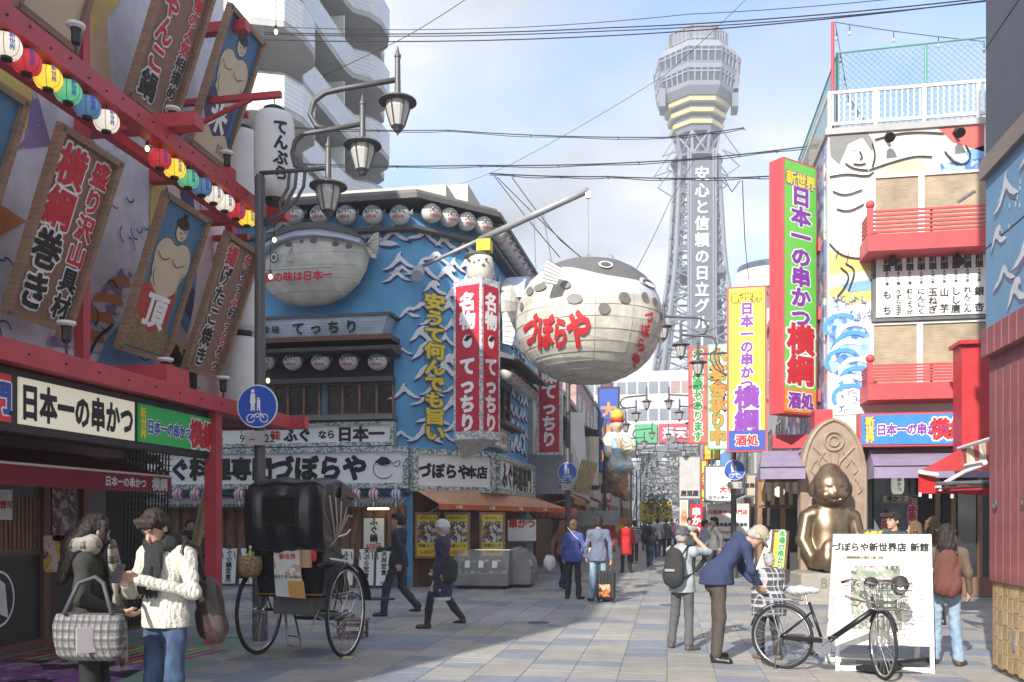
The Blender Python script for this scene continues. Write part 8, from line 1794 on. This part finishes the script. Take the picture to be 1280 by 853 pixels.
    if skirt is not None:
        m, ln, wd_ = skirt; hz = g['pv']-np.array((0, 0, ln)); soft('skirt', [('c', g['pv'], hz, .16*slim, wd_, .8, ff_)], m, r, h=res, s=s, nz=.01, cuts=[(hz, (0, 0, -1))])
    if legs is not None:
        L_ = []
        for hp_, k, an in (('hl', 'kl', 'al'), ('hr', 'kr', 'ar')): L_ += [('c', g[k]*.9+g[hp_]*.1, g[k]*.5+g[an]*.5, .06, .062), ('c', g[k]*.5+g[an]*.5, g[an], .062, .05)]
        soft('boots' if legs[1] else 'tights', L_, legs[0], r, h=res, s=s)
    for an, k in (('al', 'kl'), ('ar', 'kr')):
        a = g[an]; fw = nrm(np.array((a[0]*.6, -.16, -.0))); lift = a[2]-.09; t1_ = np.array((0, 0, -lift*.8))
        soft('shoe', [('c', a+np.array((0, .02, -.05)), a+fw*.14+np.array((0, 0, -.055))+t1_*.5, .042, .04, .8, (0, 0, 1)), ('c', a+np.array((0, 0, .01)), a+np.array((0, .01, -.03)), .045, .045), ('c', a+np.array((0, .03, -.07)), a+fw*.15+np.array((0, 0, -.07))+t1_*.5, .036, .038, .5, (0, 0, 1))], shoes or SHB, r, h=max(.008, res*.8), s=s, k=.02, cuts=[(a+np.array((0, 0, -.09)), (0, 0, -1))])
    # hair
    hm = hm or HAIRK
    if hair:
        Hh = [('e', H(0, -.012, .032), (.088, .106, .102), Rh), ('e', H(0, -.05, -.02), (.078, .07, .09), Rh)]
        cut = [(H(0, .033, 0), tuple(f*.8-u*.6))] if hair != 'long' else [(H(0, .04, 0), tuple(f*.85-u*.5))]
        if hair == 'short': cut.append((H(0, -.03, -.085), tuple(-u)))
        soft('hair', Hh, hm, r, h=max(.006, res*.6), s=s, k=.02, cuts=cut, nz=.007, nf=55, seed=5)
        if hair == 'short' and res < .02: soft('fringe', [('c', H(-.05, .06, .085), H(.05, .06, .085), .03, .03), ('c', H(-.045, .078, .06), H(.04, .08, .062), .02, .022)], hm, r, h=.006, s=s, k=.01, nz=.008, nf=70)
        if hair == 'long': soft('long_hair', [('c', H(0, -.05, .02), H(0, -.12, -.14), .09, .095, .75, tuple(f)), ('c', H(0, -.12, -.14), H(0, -.135, -.36), .095, .06, .6, tuple(f)), ('c', H(.072, .025, .05), H(.08, .05, -.26), .036, .022), ('c', H(-.072, .025, .05), H(-.08, .05, -.26), .036, .022)], hm, r, h=max(.008, res*.8), s=s, k=.02, nz=.012, nf=60)
        if hair == 'bun': soft('bun', [('e', H(0, -.12, .05), (.045, .04, .045), Rh)], hm, r, h=.01, s=s, nz=.004, nf=60)
    if hat:
        m, st_ = hat
        if st_ == 'beanie': soft('hat', [('e', H(0, -.01, .045), (.098, .115, .1), Rh), ('e', H(0, -.01, .02), (.105, .122, .04), Rh)], m, r, h=.01, s=s, nz=.008, nf=30, cuts=[(H(0, 0, -.01), tuple(-u))])
        else: soft('hat', [('e', H(0, -.005, .06), (.098, .11, .085), Rh), ('e', H(0, .03, .03), (.115, .15, .018), Rh)], m, r, h=.009, s=s, k=.015, cuts=[(H(0, 0, .015), tuple(-u))])
    r['_'] = 0; del r['_']; r_info[r.name] = (g, s, H, f, u, sd_); return r
r_info = {}
def strap(r, pts, m, w_=.02, nm='strap'):
    b = MB(); b.tube(pts, w_, 6); return b.obj(nm, m, r, smooth=True)
GPt = lambda px, py: (lambda p: (p.x, p.y))(atG(px, py))
# man with the white sweater and phone
wool = mat('wool_white', (.62, .59, .52), .9, var=.06, vs=6, fn=None); 
def f_knit(m, n, l, p, t):
    w1 = n.new('ShaderNodeTexWave'); w1.inputs['Scale'].default_value = 14; w1.inputs['Distortion'].default_value = 3.; w1.inputs['Detail'].default_value = 1; l.new(t.outputs['Object'], w1.inputs[0])
    w2 = n.new('ShaderNodeTexVoronoi'); w2.inputs['Scale'].default_value = 70; l.new(t.outputs['Object'], w2.inputs[0]); a = n.new('ShaderNodeMath'); a.operation = 'ADD'; l.new(w1.outputs[1], a.inputs[0]); l.new(w2.outputs[0], a.inputs[1])
    bb = n.new('ShaderNodeBump'); bb.inputs['Strength'].default_value = .55; bb.inputs['Distance'].default_value = .008; l.new(a.outputs[0], bb.inputs['Height']); l.new(bb.outputs[0], p.inputs['Normal'])
KN = mat('knit_cream', (.60, .57, .49), .9, var=.06, vs=6, fn=f_knit)
def f_denim(c1, c2): return f_grain(c1, c2, (9, 9, 3.5), 6)
JN = mat('denim_blue', (.05, .09, .17), .85, fn=f_denim((.02, .04, .085), (.07, .12, .21)), bump=0); JL = mat('denim_light', (.2, .32, .45), .85, fn=f_denim((.18, .28, .4), (.36, .47, .58)))
p = atD(207, 650, 6.2)
m1_ = human('young man in cream knit sweater looking down at his phone', (p.x, p.y), math.radians(-10), 1.72, dict(STAND2, el=(.27, -.03, 1.12), wl=(.035, -.30, 1.22), er=(-.255, -.06, 1.12), wr=(-.07, -.29, 1.19), hd=(.55, .12), nk=(-.01, -.02, 1.46)), KN, JN, 'short', res=.0095, near=True, slim=1.0)
g_, s_, H_, f_, u_, sd2 = r_info[m1_.name]
soft('scarf', [('c', (-.07, -.06, 1.44), (.08, -.05, 1.45), .06, .06), ('c', (-.08, .03, 1.46), (.08, .04, 1.47), .055, .055), ('c', (.02, -.13, 1.42), (-.03, -.19, 1.16), .055, .045, .45, (0, 1, 0)), ('c', (.05, -.12, 1.42), (.02, -.16, 1.12), .05, .04, .45, (0, 1, 0))], cloth('scarf_black', (.02, .02, .022)), m1_, h=.009, s=s_, k=.02, nz=.014, nf=40)
b = MB(); b.M = TR((-.02, -.42, 1.265), rx=-.5); b.box((0, 0, 0), (.075, .012, .14), bev=.004); b.obj('phone', mat('phone_black', (.02, .02, .025), .15), m1_).rotation_euler = (0, 0, 0)
LB = mat('leather_brown', (.045, .025, .025), .4, var=.3, bump=.3, bs=20)
bp = soft('shoulder_bag', [('c', (.2, .2, 1.1), (.23, .22, .86), .11, .13, .55, (0, 1, 0)), ('c', (.21, .2, 1.16), (.2, .2, 1.1), .05, .1, .6, (0, 1, 0))], LB, m1_, h=.012, nz=.012, nf=20)
strap(m1_, [(.19, .18, 1.16), (.2, .11, 1.42), (.17, .0, 1.48), (.19, -.06, 1.40), (.22, -.02, 1.28), (.25, .12, 1.15)], LB, .014)
# woman with plaid scarf and tweed bag
p = atD(112, 650, 6.15); CT = cloth('coat_olive', (.03, .03, .026))
w1_ = human('woman in dark coat with long black hair, plaid scarf and big tweed tote bag', (p.x, p.y), math.radians(118), 1.665, dict(STAND2, el=(.25, -.02, 1.14), wl=(.12, -.24, 1.13), er=(-.26, .02, 1.12), wr=(-.12, -.22, 1.02), hd=(.25, .45)), CT, cloth('leggings', (.015, .014, .016)), 'long', res=.011, near=True, coat=.2)
PLD = mat('plaid_scarf', (.5, .42, .32), .85, fn=f_plaid((.20, .155, .11), (.015, .012, .015), 19, .36, (.34, .31, .28)))
soft('plaid_scarf', [('c', (-.09, -.02, 1.45), (.09, -.03, 1.46), .07, .07), ('c', (-.08, .07, 1.45), (.08, .07, 1.45), .06, .06), ('c', (.08, -.14, 1.42), (.12, -.2, 1.0), .065, .07, .4, (0, 1, 0)), ('c', (.12, -.2, 1.0), (.14, -.2, .62), .07, .085, .35, (0, 1, 0)), ('c', (-.05, -.14, 1.4), (-.03, -.2, .8), .06, .08, .35, (0, 1, 0))], PLD, w1_, h=.011, k=.02, nz=.014, nf=24)
TW_ = mat('tweed', (.2, .19, .19), .9, var=.2, vs=40, fn=f_plaid((.17, .165, .17), (.33, .32, .31), 34, .25, (.06, .055, .06)))
soft('tote_bag', [('c', (-.44+.034*t, -.2+.075*t, z_), (-.44+.034*t, -.2+.075*t, z_+.06), r_*.76, r_*.76) for t in range(5) for z_, r_ in ((.76, .085), (.84, .09), (.92, .08))], TW_, w1_, h=.011, k=.06, nz=.005, nf=15, cuts=[((0, 0, 1.0), (0, 0, 1)), ((0, 0, .69), (0, 0, -1))])
strap(w1_, [(-.5, -.2, 1.0), (-.42, -.14, 1.2), (-.33, -.08, 1.24), (-.34, .02, 1.2), (-.40, .1, 1.0)], mat('handle_grey', (.06, .06, .07), .6), .016, 'handle'); b = MB(); b.M = TR((-.44, -.02, .84), math.radians(-66)); b.box((0, -.06, 0), (.12, .01, .17), bev=.003); b.obj('bag_patch', mat('patch_pale', (.36, .32, .33), .7), w1_)
# walkers
NV = cloth('navy_dark', (.025, .028, .04)); 
h1 = human('man in dark jacket and jeans walking left with one arm held out', GPt(498, 771), math.radians(-95), 1.74, dict(WALK, wr=(-.12, -.42, 1.1), er=(-.24, -.12, 1.13)), NV, mat('denim_dark', (.03, .04, .06), .85), 'short', coat=.05)
h2 = human('lady with pale hat and long dark purple coat walking left in heeled boots', GPt(553, 786), math.radians(-95), 1.62, WALK, cloth('coat_purple', (.04, .035, .085)), None, 'short', HAIRG, coat=.36, skirt=(cloth('hem_white', (.6, .58, .55)), .5, .168), legs=(cloth('sock', (.03, .03, .035)), False), hat=(cloth('hat_pale', (.5, .5, .48)), 'beanie'))
soft('shoulder_bag', [('c', (.25, .22, .95), (.25, .2, .8), .1, .12, .6, (1, 0, 0))], cloth('bag_dark', (.03, .035, .03)), h2, h=.014, nz=.01); strap(h2, [(.25, .2, 1.0), (.2, .04, 1.38), (.24, .24, 1.0)], SHB, .01)
# couple with suitcase
BLUC = cloth('cardigan_blue', (.06, .09, .3)); h3 = human('lady in bright blue cardigan with cream handbag, seen from behind', GPt(717, 749), math.radians(172), 1.62, dict(STAND2, wr=(-.26, -.08, .95)), BLUC, cloth('trousers_black', (.03, .03, .035)), 'bun', HAIRB, coat=.06, res=.012)
b = MB(); b.box((-.26, -.1, .95), (.26, .12, .2), bev=.03); b.obj('handbag', mat('bag_cream', (.6, .48, .33), .6), h3); strap(h3, [(-.26, -.1, 1.05), (-.05, .14, 1.3), (.12, .02, 1.46), (.02, -.16, 1.3), (-.2, -.16, 1.05)], WHT, .009); strap(h3, [(-.29, -.2, .88), (-.31, -.22, .02)], STL, .012, 'walking_stick')
h4 = human('man in grey blue shirt and jeans pulling the ribbed suitcase', GPt(748, 752), math.radians(180), 1.7, dict(STAND2, wr=(-.26, .12, .86), er=(-.25, .06, 1.13)), cloth('shirt_greyblue', (.13, .15, .22)), JL, 'short', coat=.06, res=.012)
sc_ = thing('suitcase', 'dark ribbed trolley suitcase with raised silver handle', 'suitcase', (*GPt(757, 753), 0), .15); b = MB(); b.box((0, 0, .34), (.38, .24, .56), bev=.04); b.obj('shell', mat('case_black', (.03, .03, .032), .25), sc_)
for x in (-.13, -.065, 0, .065, .13): b = MB(); b.box((x, -.122, .34), (.025, .02, .48), bev=.006); b.obj('rib', mat('case_rib', (.06, .06, .065), .2), sc_)
b = MB(); b.tube([(-.1, .1, .6), (-.1, .1, 1.0), (.1, .1, 1.0), (.1, .1, .6)], .011, 6); b.obj('handle', STL, sc_)
for x in (-.14, .14):
    for y in (-.08, .08): b = MB(); b.tube([(x-.015, y, .03), (x+.015, y, .03)], .03, 12); b.obj('wheel', BLK, sc_)
b = MB(); b.b2((-.14, -.136, .12), (.08, -.132, .36)); b.obj('flame_print', mat('flame', (.4, .15, .05), .3, fn=f_photo([(.03, .03, .03), (.6, .2, .05), (.7, .5, .3), (.03, .03, .03), (.5, .12, .03), (.03, .03, .03)], 12)), sc_)
h5 = human('person in dusky pink top carrying a white plastic bag', GPt(704, 737), math.radians(160), 1.6, WALK, cloth('dusky_pink', (.2, .08, .08)), NV, 'long', HAIRB, res=.013); soft('plastic_bag', [('e', (.3, .1, .62), (.15, .12, .18))], mat('plastic_white', (.7, .68, .72), .5), h5, h=.016, nz=.02, nf=18)
h6 = human('lady in bright red coat walking away past the left shops', GPt(783, 716), math.radians(178), 1.62, dict(STAND2), cloth('coat_red', (.5, .02, .025)), cloth('tights_black', (.015, .015, .018)), 'short', res=.014, coat=.28)
# photographer, bending man, child
h7 = human('photographer with wool hat, pale jacket and black backpack taking a picture', GPt(853, 811), math.radians(152), 1.53, dict(STAND2, kl=(.13, -.03, .5), al=(.15, .03, .09), ar=(-.15, .1, .09), el=(.27, -.24, 1.38), wl=(.07, -.27, 1.55), er=(-.27, -.24, 1.38), wr=(-.07, -.27, 1.55), hd=(.05, 0)), cloth('jacket_paleblue', (.36, .4, .43)), cloth('trousers_grey', (.1, .1, .105)), 'short', HAIRG, coat=.07, hat=(cloth('hat_charcoal', (.09, .085, .095)), 'beanie'), shoes=mat('shoe_brown', (.1, .07, .05), .6))
bpk = soft('backpack', [('c', (0, .24, 1.3), (0, .27, 1.02), .12, .16, .6, (0, 1, 0))], cloth('pack_black', (.03, .03, .032)), h7, h=.012, nz=.008, nf=14, s=.9); b = MB(); b.box((0, .33, 1.0), (.13, .02, .03)); b.obj('pack_label', mat('label_grey', (.3, .3, .3)), h7)
for x in (-.11, .11): strap(h7, [(x, .2, 1.2), (x, .06, 1.3), (x*1.1, -.12, 1.2), (x*1.2, -.02, .95), (x, .18, .9)], BLK, .013)
b = MB(); b.box((0, -.31, 1.44), (.13, .06, .08), bev=.01); b.lathe([(.035, 0), (.035, .07)], 14, M=TR((0, -.34, 1.44), rx=PI/2)); b.obj('camera', BLK, h7)
h8 = human('man in navy jacket, brown trousers and beige cap bending far forward', GPt(900, 826), math.radians(98), 1.72, dict(pv=(0, .04, .98), wa=(0, -.04, 1.1), ch=(0, -.17, 1.28), nk=(0, -.30, 1.37), sl=(.18, -.25, 1.31), sr=(-.18, -.25, 1.31), el=(.22, -.30, 1.06), er=(-.22, -.30, 1.06), wl=(.12, -.42, .88), wr=(-.12, -.42, .88), hl=(.09, .03, .95), hr=(-.09, .03, .95), kl=(.12, -.0, .51), kr=(-.12, .03, .51), al=(.15, .02, .09), ar=(-.15, .07, .09), hd=(1.0, 0)), cloth('jacket_navy', (.03, .045, .11)), cloth('trousers_brown', (.075, .06, .052)), 'short', HAIRG, coat=.02, slim=1.15, hat=(cloth('cap_beige', (.4, .34, .25)), 'cap'), hood=True)
h9 = human('small child in black and white plaid shirt behind the bicycle wheel', GPt(961, 824), math.radians(190), 1.24, dict(STAND2, er=(-.26, -.03, 1.16), wr=(-.2, -.2, 1.05)), mat('plaid_shirt', (.08, .08, .1), .85, fn=f_plaid((.07, .07, .09), (.5, .5, .52), 13, .16)), cloth('trousers_dark', (.04, .04, .05)), 'short', HAIRG, coat=.16, slim=1.5, shoes=mat('shoe_tan', (.2, .12, .07), .6))
# right side people
h10 = human('man in dark suit seen above the white sign board', (atD(1117, 650, 12.6).x, atD(1117, 650, 12.6).y), math.radians(-60), 1.73, None, cloth('suit_grey', (.06, .065, .075)), cloth('suit_grey', (.06, .065, .075)), 'short', coat=.06)
h11 = human('woman with light brown hair behind the right end of the white sign board', (atD(1143, 650, 13.2).x, atD(1143, 650, 13.2).y), math.radians(-100), 1.6, WALK, cloth('coat_brown', (.09, .06, .045)), NV, 'long', HAIRB, coat=.2, res=.014)
h12 = human('woman in light grey coat, dark skirt and tall black boots', GPt(1166, 781), math.radians(-160), 1.66, dict(STAND2), cloth('coat_lightgrey', (.34, .36, .37)), None, 'long', HAIRB, coat=.02, skirt=(cloth('skirt_dark', (.05, .05, .06)), .3, .18), legs=(SHB, True))
b = MB(); b.box((.3, .0, .82), (.1, .26, .2), bev=.03); b.obj('handbag', SHB, h12)
h13 = human('woman in brown sweater and light jeans with a dark red rucksack', (3.08, 10.55), math.radians(165), 1.57, dict(STAND2, wl=(.27, -.02, .9)), cloth('sweater_brown', (.13, .095, .06)), JL, 'long', res=.011, shoes=mat('sandal', (.08, .05, .04), .6))
soft('rucksack', [('c', (0, .22, 1.26), (0, .24, .98), .13, .16, .6, (0, 1, 0))], cloth('rucksack_red', (.13, .045, .035)), h13, h=.011, nz=.012, nf=18, s=.93)
for x in (-.1, .1): strap(h13, [(x, .2, 1.24), (x, .05, 1.34), (x*1.1, -.12, 1.22), (x, .1, .98)], LB, .012)
# people in the background
h14 = human('child with pink backpack right of the man in the cream sweater', (atD(253, 650, 17.5).x, atD(253, 650, 17.5).y), math.radians(100), 1.5, WALK, cloth('dark_top', (.04, .035, .04)), JN, 'short', res=.016); soft('backpack', [('c', (0, .2, 1.1), (0, .22, .92), .1, .11)], cloth('pack_pink', (.4, .12, .25)), h14, h=.016)
h15 = human('person with dark red collar left of the red post, in the shade', (atD(237, 650, 18).x, atD(237, 650, 18).y), math.radians(60), 1.66, None, cloth('jacket_black', (.03, .02, .025)), NV, 'short', res=.018)
cr_ = [(812, 30, 1.66, 170, 'person in dark clothes near the parked bicycles, far left', NV, 'short'), (793, 33, 1.6, 180, 'person in black and white striped top behind the lady in red', mat('striped_top', (.3, .3, .3), .8, fn=f_stripes((.5, .5, .5), (.03, .03, .03), 2, 16)), 'short'), (822, 37, 1.7, 175, 'walker in pale jacket just left of the man in grey', cloth('pale_grey', (.4, .4, .4)), 'short'), (833, 38, 1.72, 180, 'man in grey jacket walking away down the middle', cloth('mid_grey', (.12, .12, .13)), 'short'), (847, 37, 1.65, 5, 'elderly woman in purple jacket walking towards us', cloth('plum_jacket', (.08, .04, .08)), 'short'), (862, 29, 1.7, 10, 'man in pale grey top facing us just above the photographer', cloth('pale_grey', (.4, .4, .4)), 'short'),
       (881, 25, 1.62, 90, 'person behind the raised arms of the photographer', cloth('light_blue_top', (.35, .4, .48)), 'short'), (893, 23.8, 1.7, -80, 'young man in grey hooded jacket before the white poster board', cloth('grey_hooded', (.14, .14, .14)), 'short'), (840, 52, 1.7, 180, 'tiny walker far off in dark clothes, middle of the street', NV, 'short'), (826, 55, 1.6, 0, 'tiny walker far off in a brown top', cloth('coat_brown', (.09, .06, .045)), 'short'), (855, 48, 1.66, 180, 'tiny walker far off on the right in a blue top', JN, 'short'), (806, 44, 1.6, 0, 'tiny walker far off beside the left shops', cloth('mid_grey', (.12, .12, .13)), 'long')]
for px, D, h_, a, lab, m, hr in cr_: q = atD(px, 650, D); human(lab, (q.x, q.y), math.radians(a), h_, WALK, m, NV if px % 2 else JN, hr, res=.015 if D < 35 else .02, coat=.06)
# ---------------------------------------------------------------- the pale winter air
hm_ = bpy.data.materials.new('pale_air'); hm_.use_nodes = True; hn = hm_.node_tree.nodes; hn.remove(hn['Principled BSDF']); hv = hn.new('ShaderNodeVolumePrincipled')
hv.inputs['Density'].default_value = .0020; hv.inputs['Color'].default_value = (.93, .95, 1, 1); hv.inputs['Anisotropy'].default_value = .3
hm_.node_tree.links.new(hv.outputs[0], hn['Material Output'].inputs['Volume'])
hb = MB(); hb.b2((-60, -30, -1.2), (80, 240, 125)); hb.obj('haze', hm_, kind='stuff')
